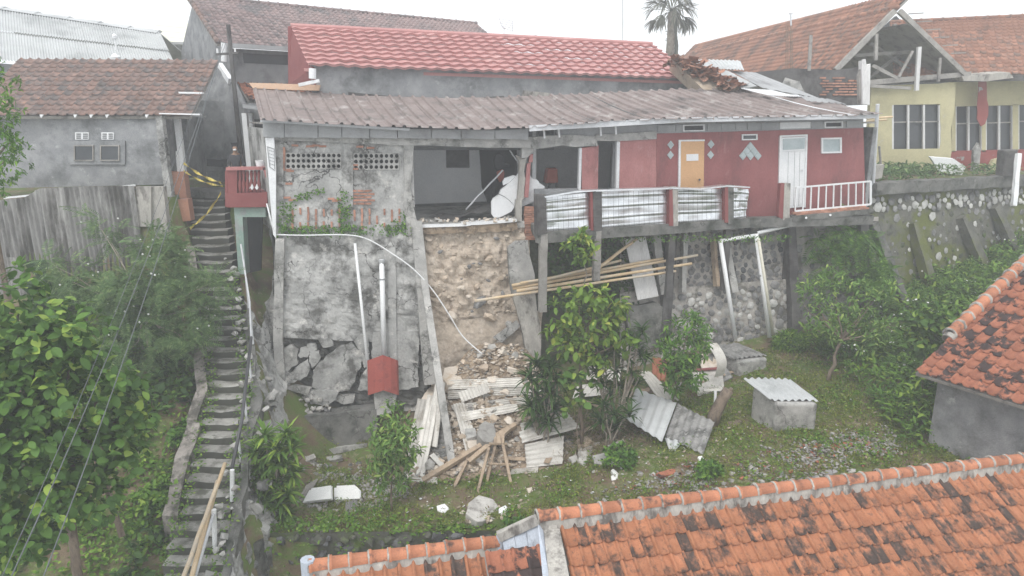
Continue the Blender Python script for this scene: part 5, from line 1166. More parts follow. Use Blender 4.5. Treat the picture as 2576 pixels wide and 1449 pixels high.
def tree(name, label, cat, base, fork, blobs, ntip, per, l, tpl, mat, cap, r0=.07, bark='bark', hang=.25, group=None, spread=.9):
    t = thing(name, label, cat, base, group); trunk(t, wig(base, fork), r0, r0*.7, bark)
    for b in blobs: trunk(t, wig(fork, V(b[0]) - V((0, 0, b[1][2]*.2)), 4, .08), r0*.5, r0*.12, bark, 'branch')
    M = spray(blobs, ntip, per, l, hang=hang, spread=spread); foliage(t, M, tpl, mat, cap, smooth=len(tpl[0]) > 12 and len(tpl[0]) < 20); return t, M
# big-leaved tree in the lower left corner
Bt = [B(40,770,10.6,.7), B(170,850,10.4,.7,.8,.6), B(40,930,10.2,.9), B(270,960,10.6,.6), B(140,1010,10,.9,1,.8), B(300,1090,10.6,.55), B(30,1130,9.6,1.0), B(200,1160,10,.8,.9,.7), B(330,1020,10.8,.35), B(60,1270,9.3,.9,.9,.7), B(230,1250,9.9,.5,.6,.4), B(-60,1000,9.6,.9), B(110,900,10.8,.8), B(20,1370,9,.6)]
bx = V((-7.4, 10.2, gz(-7.4, 10.2)))
tree('broadleaf_tree', 'large broad-leaved tree filling the slope below the zinc fence', 'tree', bx, at(150,1150,10.2), Bt, 1300, 5, .17, OVR, 'leaf_big', 300, .1, hang=.35)
pl_o = thing('leaning_stake', 'thin dark stake leaning on the slope under the broad-leaved tree', 'stake', at(305,1350,10.6)); MB().tube([at(232,1110,10.9), at(308,1350,10.5)], [.045,.055], 7).build('shaft', MT['bark'], pl_o)
# feathery shrub by the fence
Bf = [B(420,690,17.4,.95), B(330,760,16.9,.9), B(490,770,17.2,.65), B(250,720,17.5,.6), B(240,545,18.2,.35), B(270,590,18.2,.35), B(400,610,17.8,.5), B(540,700,17.0,.35), B(330,860,16.4,.75), B(430,830,16.8,.7), B(180,700,17.4,.45), B(490,860,16.6,.45), B(130,660,17.6,.35)]
b0 = V((-9.4, 16.6, gz(-9.4, 16.6)))
ft, Mf = tree('feathery_shrub', 'pale feathery-leaved shrub with white puff flowers before the zinc fence', 'shrub', b0, at(370,800,17), Bf, 330, 4, .42, FR, 'leaf_feather', 150, .05, 'bark_pale', hang=.3)
fm = tmesh('flower', *ball(3), MT['flower'])
for i in range(46):
    p = Mf[rng.integers(len(Mf)), :, 3] + np.array([0,-.1,.12]); m = Matrix.Diagonal((.055,.055,.055,1)); m.translation = V(p); ob('flower', fm, None, ft, m)
# small-leaved tree top left
tree('tall_hedge_tree', 'dark small-leaved tree cut by the upper left frame edge', 'tree', V((-10.6,13.6,gz(-10.6,13.6))), at(-30,420,13.6), [B(-10,200,13.6,.35,.4,.45), B(5,300,13.6,.42,.5,.5), B(10,390,13.6,.42,.5,.55), B(-30,460,13.6,.4,.4,.5), B(30,350,13.5,.2)], 240, 6, .11, OVN, 'leaf_mid', 120, .08)
tr_ = thing('taro_plant', 'clump of big dark taro leaves at the foot of the zinc fence', 'plant', groundz(at(130,740,18.3)))
TA = leaf_oval(.8, .35, .12); tm = tmesh('leaf', *TA, MT['leaf_dark'])
for px, py, s in ((80,655,.75),(120,690,.7),(60,700,.6),(170,720,.7),(130,740,.6),(210,690,.5)):
    p = at(px, py, 18.1+R()*.2); d = V((R(), -.7, -.35)).normalized(); x = d.cross(UZ).normalized(); ob('leaf', tm, None, tr_, M_axes(p, x, d, x.cross(d), s)); MB().tube([tr_.location, lerp(tr_.location, p, .6)+V((0,.05,.1)), p], .018, 5).build('stalk', MT['leaf_dark'], tr_)
# dracaenas
def dracaena(name, label, base, heads, l, mat, per=26, cap=110, tpl=ST, droop=.15, bark='bark_pale', group=None):
    t = thing(name, label, 'plant', base, group); A_ = []
    for h in heads:
        MB().tube(wig(base+V((R()*.08,R()*.08,0)), h, 4, .05), [.03,.028,.025,.022,.02], 6).build('stem', MT[bark], t, smooth=True)
        k = per; th = rng.random(k)*6.283; el = rng.random(k)**.8*1.75-.45
        d = np.stack([np.cos(th)*np.cos(el), np.sin(th)*np.cos(el), np.sin(el)+.1], 1); up = np.tile([0,0,1.], (k,1)) - d*.2 + unit(k)*.1
        A_.append(frames(np.tile(list(h), (k,1)) + unit(k)*.03 - np.array([0,0,.12])*rng.random((k,1)), d, up, l*(.75+.5*rng.random(k))))
    foliage(t, np.concatenate(A_), tpl, mat, cap); return t
H = lambda L, Y: [at(x, y, Y+R()*.15) for x, y in L]
dracaena('dracaena', 'bright green dracaena clump beside the lower stairs', groundz(at(690,1330,14.9)), H([(668,1095),(722,1090),(650,1130),(700,1130),(735,1125),(660,1175),(720,1165),(645,1215),(690,1205),(738,1190),(672,1250),(690,1290),(655,1150),(715,1210),(700,1165),(665,1210),(725,1240),(650,1250),(705,1265),(720,1290)], 14.65), .42, 'leaf_strap', 46, 200, ST2)
dracaena('dracaena', 'tall dense dracaena beside the rubble heap', groundz(at(1365,1085,16.8)), H([(1350,915),(1385,920),(1335,950),(1370,950),(1400,955),(1345,990),(1385,990),(1335,1020),(1370,1020),(1395,1030),(1350,1050),(1380,1060)], 16.9), .44, 'leaf_dark', 44, 160, ST)
dracaena('pleomele', 'dark branching dracaena behind the young yellow-leaved tree', groundz(at(1545,1100,17.0)), H([(1500,870),(1545,860),(1590,850),(1615,830),(1520,900),(1570,895),(1610,890),(1500,935),(1550,930),(1590,935),(1625,900),(1515,965),(1560,970),(1600,965),(1535,995),(1575,1000),(1495,905),(1605,860)], 17.3), .34, 'leaf_dark', 38, 160, ST)
dracaena('dracaena', 'low dark dracaena at the foot of the branching one', groundz(at(1530,1100,16.6)), H([(1520,1020),(1545,1040),(1515,1060),(1545,1075),(1585,1040)], 16.7), .42, 'leaf_dark', 26, 70, ST)
# shrubs and trees in the yard
tree('front_shrub', 'fresh green bushy shrub in the middle of the yard', 'shrub', groundz(at(985,1275,15.0)), at(985,1180,15.1), [B(985,1040,15.3,.28,.3,.35), B(955,1085,15.2,.32), B(1015,1080,15.2,.36), B(985,1110,15.0,.4), B(950,1150,15.1,.3), B(1025,1140,15.1,.34), B(985,1180,15,.34), B(950,1210,15,.22), B(1010,1215,15,.28)], 300, 5, .15, OVN, 'leaf_guava', 220, .03, hang=.45)
tree('yellow_leaved_tree', 'young tree with yellow-green leaves before the bamboo poles', 'tree', groundz(at(1462,1085,16.9)), at(1460,900,17), [B(1455,725,17,.25,.3,.2), B(1500,740,17,.36,.4,.3), B(1425,770,17,.36), B(1480,800,17,.48), B(1560,775,17.1,.3), B(1395,830,17,.26), B(1450,860,16.9,.4), B(1530,830,17,.5), B(1570,860,17,.3), B(1410,880,17,.25), B(1500,900,16.9,.35)], 215, 5, .20, OVR2, 'leaf_yellow', 220, .055, 'bark', hang=.35)
tree('vine_sapling', 'thin sapling of lobed bright leaves on the trunk of the yellow-leaved tree', 'sapling', groundz(at(1452,1080,16.5)), at(1460,980,16.6), [B(1440,945,16.6,.22), B(1485,960,16.6,.2), B(1465,1000,16.6,.22), B(1430,1020,16.6,.15)], 30, 4, .18, leaf_oval(.95), 'leaf_big', 60, .015)
tree('round_shrub', 'leafy round shrub between the branching dracaena and the septic tanks', 'shrub', groundz(at(1700,1000,17.8)), at(1702,930,17.9), [B(1745,800,18.2,.3), B(1700,840,18,.38), B(1760,840,18.1,.35), B(1680,880,17.9,.36), B(1735,890,17.9,.42), B(1770,880,18,.25), B(1700,930,17.8,.4), B(1745,950,17.8,.32), B(1690,975,17.8,.22)], 270, 6, .17, OVN, 'leaf_mid', 180, .045, hang=.3)
tree('sapling', 'pale sapling growing beneath the terrace behind the bamboo poles', 'sapling', at(1472,720,18.6), at(1470,650,18.5), [B(1465,590,18.4,.22,.2,.16), B(1440,610,18.4,.22,.2,.15), B(1490,620,18.4,.22,.2,.18), B(1465,640,18.4,.28,.25,.2)], 44, 6, .2, leaf_oval(.45), 'leaf_yellow', 90, .02, 'bark_pale')
tree('guava_tree', 'small guava tree with upright pale leaves near the stone buttresses', 'tree', groundz(at(2085,935,18.6)), at(2118,855,18.8), [B(2040,735,19.3,.5), B(2100,710,19.5,.5), B(2150,725,19.4,.5), B(2200,740,19.4,.45), B(2235,715,19.5,.25), B(2070,790,19.2,.5), B(2140,790,19.2,.55), B(2200,800,19.2,.45), B(2110,840,19,.45), B(2170,850,19,.45), B(2230,830,19.2,.3), B(2020,760,19.2,.25)], 360, 6, .15, OVN, 'leaf_guava', 200, .06, 'bark', hang=0.0)
tree('wild_shrub', 'bright green wild shrub near the corner tiled roof', 'shrub', groundz(at(2330,900,17)), at(2330,870,17), [B(2310,810,17,.35), B(2350,800,17,.4), B(2390,830,17,.35), B(2320,850,17,.4), B(2370,860,16.8,.35), B(2290,850,17,.25)], 150, 6, .2, leaf_oval(.6), 'leaf_big', 110, .03)
tree('pinnate_tree', 'dark feather-leaved tree hanging over the wall below the balustrade', 'tree', at(2190,800,22.6), at(2160,660,22.6), [B(2110,590,22.5,.5,.4,.3), B(2160,610,22.4,.6,.4,.35), B(2090,640,22.3,.35,.3,.3), B(2190,660,22.3,.5,.4,.35), B(2220,700,22,.4), B(2090,690,22.3,.3), B(2060,610,22.5,.25)], 90, 4, .55, FR, 'leaf_mid', 110, .06, hang=.5)
# palm
pt = thing('palm_tree', 'lone palm with a ragged crown behind the red roof', 'palm tree', at(1686,150,44))
tp = at(1690,30,44); trunk(pt, [at(1684,160,44), at(1687,100,44), tp], .28, .22, 'bark_pale')
A_ = []; 
for i in range(34):
    th = R(0,6.283); el = R(-.7,1.2); d = V((math.cos(th)*math.cos(el), math.sin(th)*math.cos(el), math.sin(el))); e_ = tp + d*R(.7,1.1); MB().tube([tp, tp+d*.5+UZ*.08, e_], .02, 4).build('frond_stalk', MT['leaf_palm'], pt)
    k = 16; dd = np.tile(list(d), (k,1))*.9 + unit(k)*.55 + np.array([0,0,-.35]); A_.append(frames(np.tile(list(e_), (k,1)), dd, np.tile([0,0,1.], (k,1))+unit(k)*.3, .75+.3*rng.random(k)))
k = 60; A_.append(frames(np.array([list(lerp(at(1700,60,44), at(1703,125,44), t)) for t in rng.random(k)]), np.tile([.05,0,-1.], (k,1))+unit(k)*.2, np.tile([0,-1.,0], (k,1)), .6+.3*rng.random(k)))
k = 80; A_.append(frames(np.array([list(lerp(at(1688,50,44), at(1685,150,44), t)) for t in rng.random(k)]), unit(k)*.6+np.array([0,0,.6]), np.tile([0,-1.,0], (k,1)), .3+.15*rng.random(k)))
foliage(pt, np.concatenate(A_), leaf_strap(.09,.3), 'leaf_palm', 60)
# ------------------------------------------------------------------ ground cover
def cover(name, label, n, area, l, tpl, mat, z=None, dens=None, hang=-.4, lift=.03, per=3, tall=0):
    P = []; tries = 0
    while len(P) < n and tries < n*12:
        tries += 1; x, y = area(); 
        if dens and random.random() > dens(x, y): continue
        P.append((x, y, (gz(x, y) if z is None else z(x, y)) + lift + tall*random.random()))
    P = np.repeat(np.array(P), per, 0); k = len(P); P = P + rng.normal(size=(k,3))*np.array([.06,.06,.015])
    d = unit(k)*np.array([1,1,.5]) + np.array([0,0,.35]); M = frames(P, d, np.tile([0,0,1.], (k,1))+unit(k)*.5, l*(.6+.8*rng.random(k)))
    o = inst_mesh(name, tpl[0], tpl[1], M, MT[mat]); o['kind'] = 'stuff'; o['label'] = label; return o
tri = ([(-.16,0,0),(.16,0,0),(.1,.6,.05),(0,1,0),(-.1,.6,.05)], [(0,1,2,3,4)])
nzf = lambda x, y, s, a: max(0, min(1, .5 + a*fbm((x, y, 0), s)))
def slope_area():
    y = R(8.2, 19.2); x = R(-13.5, stx(y)-.75); return x, y
cover('undergrowth', 'low green weeds covering the slope left of the stairs', 9000, slope_area, .11, OV, 'leaf_ground', dens=lambda x, y: .25+.75*nzf(x, y, .7, 1.6), tall=.12)
cover('undergrowth', 'dark broad weeds among the slope plants', 1500, slope_area, .22, OV, 'leaf_dark', dens=lambda x, y: nzf(x, y, .5, 2), tall=.3)
def yard():
    return R(-5.6, 11.5), R(14.0, 21)
def ok_yard(x, y):
    if y > facY(x)-1.0: return 0
    if -3.5 < x < 1.2 and y > 16.6: return 0
    v_ = .12+.8*nzf(x+9, y, .7, 2.6)
    if y < 14.5: v_ = max(v_, .4)
    if x > 5: v_ = max(v_, .5)
    return v_
cover('grass', 'thin grass and moss over the rubble strewn yard', 26000, yard, .075, tri, 'leaf_moss', dens=ok_yard, lift=.0)
cover('weeds', 'small leafy weeds scattered through the yard', 3000, yard, .065, OV, 'leaf_ground', dens=lambda x, y: ok_yard(x, y)*nzf(x-4, y+3, .8, 2.4), lift=.02, tall=.08)
cover('moss_fringe', 'mossy weeds hanging over the front garden wall', 800, lambda: (R(-6.1, 2.9), R(13.6, 14.6)), .09, OV, 'leaf_ground', z=lambda x, y: (-6.0 if y > 13.9 else lerp(-6.05,-7.4,random.random())), dens=lambda x, y: .3+nzf(x, y, 1.2, 2), lift=.04)
for (px, py, Y, r_, nm, lb) in ((1560,1135,15.7,.45,'low_bush','round low bush beside the grey concrete chunks'), (1330,1275,14.1,.32,'low_bush','low bush near the big flat concrete piece'), (1785,1190,14.6,.3,'low_bush','small weedy bush in the broken tile gravel'), (1300,1330,14.0,.35,'low_bush','ivy bush at the gable end of the near roof')):
    c = groundz(at(px, py, Y)); t = thing(nm, lb, 'bush', c); foliage(t, spray([(c+UZ*r_*.4, (r_, r_, r_*.6))], 130, 5, .11, hang=0), OV, 'leaf_mid', 60)
def rslope():
    t = random.random(); x = R(9.5, 22); y = R(15, 27.3); return x, y
def okr(x, y):
    if (V((x, y, 0))-S0).dot(-SN) > -.3 and x > 12: return 0
    if y > facY(x)-.8 and x < 12.4: return 0
    if x < 11 and y > 17 and y < 20: return .25
    return (.35+.65*nzf(x, y, .5, 1.6))*(.6 if (V((x,y,0))-S0).dot(-SN) > -.9 else 1)
cover('undergrowth', 'dense wild weeds on the slope below the mossy stone wall', 11000, rslope, .14, OVN, 'leaf_mid', dens=okr, tall=.55)
cover('undergrowth', 'taller leafy weeds on the slope below the mossy stone wall', 6500, rslope, .2, OVN, 'leaf_ground', dens=lambda x, y: okr(x, y)*nzf(x, y+5, .6, 2.2), tall=.9)
cover('wild_flowers', 'tiny white wild flowers dotted over the right slope', 420, rslope, .05, ([(-.5,0,0),(.5,0,0),(.5,1,0),(-.5,1,0)], [(0,1,2,3)]), 'flower', dens=lambda x, y: okr(x, y)*nzf(x, y, .7, 2), tall=1.0, per=2, lift=.15)
cover('weeds', 'grey green weeds on the upper ground before the yellow hall', 800, lambda: (R(12.6, 21), R(24.6, 29.6)), .2, OVN, 'leaf_feather', z=lambda x, y: 1.05, dens=lambda x, y: (1 if (V((x,y,0))-S0).dot(-SN) > .1 else 0)*nzf(x, y, .6, 2.8), tall=.35)
#cover('undergrowth', 'shadowed creepers in the gap beneath the terrace', 1300, lambda: (R(.8, 5.2), R(-.15, .12)), .14, OV, 'leaf_dark', z=lambda x, y: 0, tall=.2)
# creeper on the brick wall
def creeper(n, fn, mat='leaf_dark', l=.07, name='creeper', label='dark creeper clinging to the brick house front'):
    P = []; 
    while len(P) < n:
        px, py, o_ = fn(); 
        p = fp(px, py, o_) if py < 592 else rw(px, py, o_); P.append(list(p))
    k = len(P); d = unit(k) + np.array([0,-.3,-.4]); o = inst_mesh(name, *OV, frames(np.array(P), d, np.tile([0,-1.,.3], (k,1))+unit(k)*.4, l*(.6+.8*rng.random(k))), MT[mat]); o['kind'] = 'stuff'; o['label'] = label
def cfn():
    m_ = random.random()
    if m_ < .45: x = R(700,1050); return x, 585+R(-14,10)-abs(R())*8, R(.02,.12)
    if m_ < .65: return 866+R(-14,14)+R()*6, R(480,585), R(.02,.1)
    if m_ < .8: return 712+R(-12,30), R(505,590), R(.02,.1)
    if m_ < .92: x = R(950,1030); return x, 590-(x-950)*.9*random.random(), R(.02,.08)
    t = random.random(); return 740+t*70+R()*8, 500-t*22+R()*6, .03
creeper(1200, cfn, 'leaf_mid')
creeper(500, lambda: (R(1375,2000), 0, .2) if False else (R(1375,1990), 594+R(-3,14), R(.9,1.2)), 'leaf_mid', .06, 'creeper', 'moss and ferns along the terrace edge beam')

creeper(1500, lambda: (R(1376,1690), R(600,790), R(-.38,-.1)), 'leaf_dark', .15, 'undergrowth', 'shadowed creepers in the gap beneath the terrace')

cover('weeds', 'small weeds and moss rooted in the edges of the stairs', 900, lambda: (lambda yy: (stx(yy)+random.choice([-1,1])*R(.30,.66), yy))(R(11,20)), .07, OV, 'leaf_ground', z=lambda x, y: stz(y), tall=.05, lift=.1)
for (px, py, Y, rx, rz, lb) in ((2290,700,21.5,.7,.5,'rounded wild bush below the left buttresses'), (2400,740,20,.8,.55,'broad wild bush on the middle of the right slope'), (2520,690,21,.8,.55,'wild bush near the frame edge below the stone wall'), (2240,860,18.6,.5,.4,'low wild bush beside the guava trunk'), (2460,640,23.5,.7,.4,'pale wild bush at the foot of the last buttress'), (2560,700,18.5,.7,.5,'dark wild bush above the corner tiled roof'), (2500,630,24,.7,.5,'wild bush growing up the last buttress'), (2570,610,24,.7,.6,'wild bush under the leaning white post'), (2440,670,23,.7,.5,'wild bush growing up the third buttress'), (2370,700,22,.7,.5,'wild bush growing up the second buttress'), (2330,640,23,.5,.35,'small wild bush between two buttresses')):
    c = ghit(px, py+25); t = thing('wild_bush', lb, 'bush', c); foliage(t, spray([(c+UZ*rz*.5, (rx, rx, rz)), (c+V((rx*.6,.2,rz*.3)), (rx*.6, rx*.6, rz*.7)), (c+V((-rx*.7,0,rz*.25)), (rx*.5, rx*.5, rz*.6))], 300, 6, .15, hang=0), OVN, random.choice(['leaf_mid','leaf_guava','leaf_ground']), 70)
for (px, py, Y, rx, lb) in ((450,930,15.5,.5,'leafy bush rooted beside the stair kerb'), (380,1010,14,.6,'leafy bush on the slope under the feathery shrub'), (330,1250,11.5,.45,'low bush at the foot of the leaning stake'), (420,1330,11,.4,'low bush beside the lowest steps'), (120,1400,9.5,.5,'low bush in the lower left corner')):
    c = groundz(at(px, py, Y)); t = thing('slope_bush', lb, 'bush', c); foliage(t, spray([(c+UZ*rx*.35, (rx, rx, rx*.6)), (c+V((rx*.6,.1,.1)), (rx*.6, rx*.5, rx*.4))], 220, 6, .12, hang=.1), OV, random.choice(['leaf_mid','leaf_ground']), 70)

cover('leaf_litter', 'brown dead leaves and twigs littering the yard', 1500, yard, .07, OVN, 'dry', dens=lambda x, y: .3+.7*nzf(x-7, y, .7, 2), lift=.02)
cover('leaf_litter', 'pale dry splinters and husks under the branching dracaena', 900, lambda: (R(.9, 3.6), R(16.3, 18.6)), .16, leaf_strap(.07, .1), 'dry', lift=.05, tall=.1)
for (px, py, Y, rx, rz, lb) in ((2260,760,20.5,.8,.55,'fresh green bush right of the guava tree'), (2340,730,21.5,.9,.6,'fresh green bush between the first two buttresses'), (2440,700,22.3,.8,.6,'fresh green bush under the third buttress'), (2480,780,19.5,.8,.55,'fresh green bush above the corner tiled roof'), (2200,880,18.4,.6,.4,'fresh green bush behind the front tank'), (2300,920,17.2,.6,.4,'fresh green bush left of the corner house'), (1990,850,20.8,.5,.35,'fresh green bush at the foot of the masonry wall')):
    c = ghit(px, py+25); t = thing('wild_bush', lb, 'bush', c); foliage(t, spray([(c+UZ*rz*.6, (rx, rx, rz)), (c+V((rx*.6,.2,rz*.4)), (rx*.6, rx*.6, rz*.7)), (c+V((-rx*.7,0,rz*.3)), (rx*.5, rx*.5, rz*.6))], 420, 6, .13, hang=0), OVN, 'leaf_ground', 60)
# ------------------------------------------------------------------ rubble heap
def mh(x, y):
    cx = -.75 + .12*(y-18); ax = (x-cx)/2.15
    if abs(ax) >= 1 or y < 15.9: return 0
    fx = (1-ax*ax)**.8; fy = max(0, min(1, (y-16.0)/3.0))
    return 1.9*fx*fy**1.1*(1+.18*fbm((x, y, 0), .9, 2))
def gs(x, y): return gz(x, y) + mh(x, y)
def hit(px, py, h=0.0):
    d = ray(px, py); t = 7.0; O = V((0, 0, CAMZ))
    while t < 45:
        p = O + d*t
        if p.z < gs(p.x, p.y) + h: return p
        t += .04
    return O + d*20
mb = MB()
def f(u_, v_):
    x = lerp(-3.4, 1.9, u_); y = lerp(15.8, 19.7, v_); h = mh(x, y); return V((x, y, gz(x, y) + h - (.12 if h <= .02 else 0) + (.10*fbm((x, y, 1), 1.6, 3) + .05*fbm((x, y, 5), 5, 2))*min(1, h*3)))
o = mb.grid(f, 80, 60).build('rubble_mound', MT['heap_soil_gap_shade'], smooth=False, recalc=False); o['kind'] = 'structure'; o['label'] = 'mound of sandy rubble that slid out of the collapsed room'
G = 'sandy rubble chunks on the heap'
for i in range(400):
    x, y = R(-2.7, 1.1), R(16.3, 19.4); h = mh(x, y)
    if h < .12: continue
    big = i < 75; m_ = random.choice(['rubble','rubble','rubble_cream','rubble_grey']); wd_ = {'rubble':'tan','rubble_cream':'cream','rubble_grey':'grey'}[m_]
    if big:
        o = rock_obj('rubble_chunk', V((x, y, gs(x, y)+.05)), R(.2,.4), m_, None, tilt=.8); tag(o, wd_ + ' masonry chunk lying on the ' + ('upper' if y > 18 else 'lower') + ' part of the rubble heap', 'rubble chunk', wd_ + ' chunks on the rubble heap', 'thing')
def scatter(name, label, n, area, smin, smax, mat, flat=True, dens=None, lift=.01):
    tv, tf = random.choice(FLATROCKS if flat else ROCKS); Ms = []
    while len(Ms) < n:
        x, y = area()
        if dens and random.random() > dens(x, y): continue
        s = smin + (smax-smin)*random.random()**2.2; m = rot_rand(.5) @ Matrix.Diagonal((s*R(.7,1.4), s, s*R(.6,1.1))); p = (x, y, gs(x, y)+lift+s*.12)
        Ms.append([list(m[r_])+[p[r_]] for r_ in range(3)])
    o = inst_mesh(name, tv, tf, np.array(Ms), MT[mat]); o['kind'] = 'stuff'; o['label'] = label; return o
onm = lambda x, y: 1 if mh(x, y) > .1 else 0
ma = lambda: (R(-2.9, 1.3), R(16.2, 19.5))
scatter('rubble', 'small sandy crumbs of masonry over the heap', 1800, ma, .04, .22, 'rubble', False, onm); scatter('rubble', 'pale crumbs of masonry over the heap', 800, ma, .04, .20, 'rubble_cream', False, onm); scatter('rubble', 'grey crumbs of mortar over the heap', 700, ma, .04, .22, 'rubble_grey', True, onm)
scatter('gravel', 'grey mortar gravel spilled at the foot of the plinth', 900, lambda: (R(-5.2,-2.6), R(15.2,17.2)), .03, .16, 'rubble_grey', True, lambda x, y: nzf(x, y, .9, 1.8))
band = lambda: (R(1.6, 9.5), R(13.2, 16.2))
okb = lambda x, y: max(0, 1-abs(y-(13.9+.17*(x-2)))/.9)*nzf(x, y, .9, 1.6)
scatter('tile_fragments', 'grey brown bits of broken tile along the near roof', 2000, band, .03, .15, 'rubble_grey', True, okb); scatter('tile_fragments', 'reddish bits of broken tile along the near roof', 350, band, .04, .15, 'tile_rust', True, okb)
scatter('tile_fragments', 'white specks of broken plaster in the yard', 380, lambda: (R(-5,9.5), R(14.2,17.5)), .025, .09, 'plaster_white', True, lambda x, y: .2+.8*okb(x, y)); scatter('tile_fragments', 'tan stones dotted through the yard', 420, lambda: (R(-5,9.5), R(14.2,18)), .03, .12, 'rubble', False, lambda x, y: .5)
def chunk(label, poly, th, mat, lift=0.0, name='concrete_chunk', cat='concrete chunk', tilt=.25, jag=.12):
    """flat broken piece: outline in the picture laid on the ground"""
    P = [hit(x, y, lift) for x, y in poly]; c = sum(P, V())/len(P); 
    n = V((R()*tilt, -.25, 1)).normalized(); d0 = c + UZ*th*.7
    Q = [ap(x, y, (d0, n)) for x, y in poly]
    o = MB().prism(jagged(Q, jag, jag*.2), -n*th).build(name, MT[mat], bevel=.012); return tag(o, label, cat, None, 'thing')
for lb_, poly, th, mat in [
  ('large cream masonry block on top of the rubble heap', [(1118,925),(1150,918),(1163,922),(1168,945),(1158,962),(1125,968),(1112,948)], .3, 'rubble_cream'),
  ('long cream slab lying against the concrete pole', [(1060,1002),(1075,980),(1100,958),(1112,962),(1098,985),(1080,1008)], .2, 'rubble_cream'),
  ('big grey concrete lump in the middle of the heap', [(1205,1070),(1220,1058),(1243,1066),(1248,1090),(1240,1112),(1215,1110),(1200,1092)], .35, 'rubble_grey'),
  ('square grey concrete block beside the grey lump', [(1170,1078),(1195,1075),(1200,1095),(1175,1103)], .18, 'concrete'),
  ('pale heart-shaped rock below the grey lump', [(1175,1108),(1200,1105),(1204,1120),(1192,1135),(1178,1125)], .2, 'rubble_cream'),
  ('white tile faced piece on the long timber', [(1205,1135),(1222,1132),(1227,1140),(1212,1146)], .08, 'white_tile'),
  ('very large flat concrete piece near the front wall', [(1178,1265),(1205,1245),(1240,1255),(1262,1290),(1255,1302),(1200,1312),(1172,1292)], .22, 'rubble_grey'),
  ('white faced plaster piece left of the large flat concrete', [(1098,1272),(1118,1266),(1130,1278),(1118,1290),(1100,1285)], .1, 'plaster_white'),
  ('white faced plaster piece touching the large flat concrete', [(1255,1278),(1272,1270),(1281,1282),(1268,1298),(1255,1290)], .1, 'plaster_white'),
  ('grey concrete plate among the chunks beside the low bush', [(1455,1128),(1490,1120),(1495,1150),(1470,1172),(1455,1158)], .14, 'rubble_grey'),
  ('light grey concrete plate nearest the low bush', [(1490,1145),(1520,1138),(1530,1155),(1515,1168),(1495,1165)], .12, 'concrete'),
  ('jagged tan chunk above the grey plates', [(1450,1105),(1475,1095),(1490,1108),(1480,1122),(1455,1122)], .2, 'rubble'),
  ('small grey chunk left of the stacked grey plates', [(1430,1150),(1448,1140),(1455,1158),(1440,1165)], .15, 'rubble_grey'),
  ('pale brick-shaped block lying in the open grass', [(1537,1182),(1543,1178),(1556,1190),(1553,1204),(1545,1200)], .1, 'white_tile'),
  ('pale square block beside the brick-shaped one', [(1536,1196),(1546,1194),(1550,1206),(1538,1208)], .1, 'white_tile'),
  ('cream stone in the bare ground before the wooden frame', [(1325,1228),(1338,1224),(1342,1234),(1330,1240)], .1, 'rubble_cream'),
  ('terracotta slab lying in the grass', [(1650,1190),(1680,1180),(1722,1178),(1722,1186),(1665,1198)], .08, 'tile_rust'),
  ('white stone beside the mossy roof sheets', [(1755,1148),(1765,1145),(1772,1154),(1760,1158)], .1, 'white_tile'),
  ('flat grey stone left of the white boards', [(745,1155),(790,1140),(795,1150),(760,1165)], .12, 'rubble_grey'),
  ('pale concrete stub on the strip of gravel', [(815,1150),(860,1142),(862,1152),(820,1160)], .12, 'concrete'),
  ('broken footing block at the rail post', [(560,1215),(610,1200),(632,1210),(625,1230),(570,1232)], .2, 'rubble_grey'),
  ('concrete slab at the foot of the stairs', [(525,1400),(560,1390),(600,1400),(590,1449),(515,1449)], .15, 'concrete'),
  ('rusty brown plate lying near the tree log', [(1830,1060),(1862,1055),(1875,1080),(1842,1085)], .03, 'bark')]:
    chunk(lb_, poly, th, mat)
for (x0, x1, y0, y1, n, mat, lb_, g_) in ((1420,1530,1095,1190,26,'rubble_grey','grey concrete lump piled beside the low bush','concrete lumps beside the bush'), (745,920,1165,1225,34,'rubble_grey','grey mortar lump at the foot of the plinth','mortar lumps by the plinth'), (725,830,1000,1050,26,'rubble_grey','fallen mortar lump on the ledge under the cracked plates','lumps on the ledge'),
      (1600,2250,1180,1270,90,'rubble_grey','fist-sized stone in the tile gravel band','stones in the gravel band'), (1150,1330,1270,1330,22,'rubble','small stone scattered near the large flat concrete','stones near the flat concrete'), (1560,1680,980,1090,16,'rubble','stone under the light roof sheets','stones under the sheets')):
    for i in range(n):
        px, py = R(x0, x1), R(y0, y1)
        if mat == 'rubble_grey' and x0 == 1600 and not (1180 < py + (px-1600)*-.06 + 30 < 1290): continue
        p = hit(px, py) if y0 != 1000 else rw(px, py, .25)
        o = rock_obj('stone_chunk', p, R(.09,.24), random.choice([mat, mat, 'rubble_cream' if mat == 'rubble' else 'stone_mid']), None, tilt=.7); tag(o, ('dark ' if o.data.materials[0].name == 'stone_mid' else 'pale ') + lb_ + (', left end' if px < x0+(x1-x0)*.33 else ', middle' if px < x0+(x1-x0)*.66 else ', right end'), 'stone', g_, 'thing')
for i in range(46):
    yy = R(12.5, 20.5); s = R(.08,.28); p = V((stx(yy)+R(.3,.62), yy, stz(yy)+.12+s*.2)); o = rock_obj('stone_chunk', p, s, random.choice(['rubble_grey','stone_light']), None, tilt=.7); tag(o, 'broken mortar lump fallen on the ' + ('lowest' if yy < 14.5 else 'lower middle' if yy < 16.5 else 'upper middle' if yy < 18.5 else 'highest') + ' steps of the stairs', 'stone', 'lumps on the stairs', 'thing')
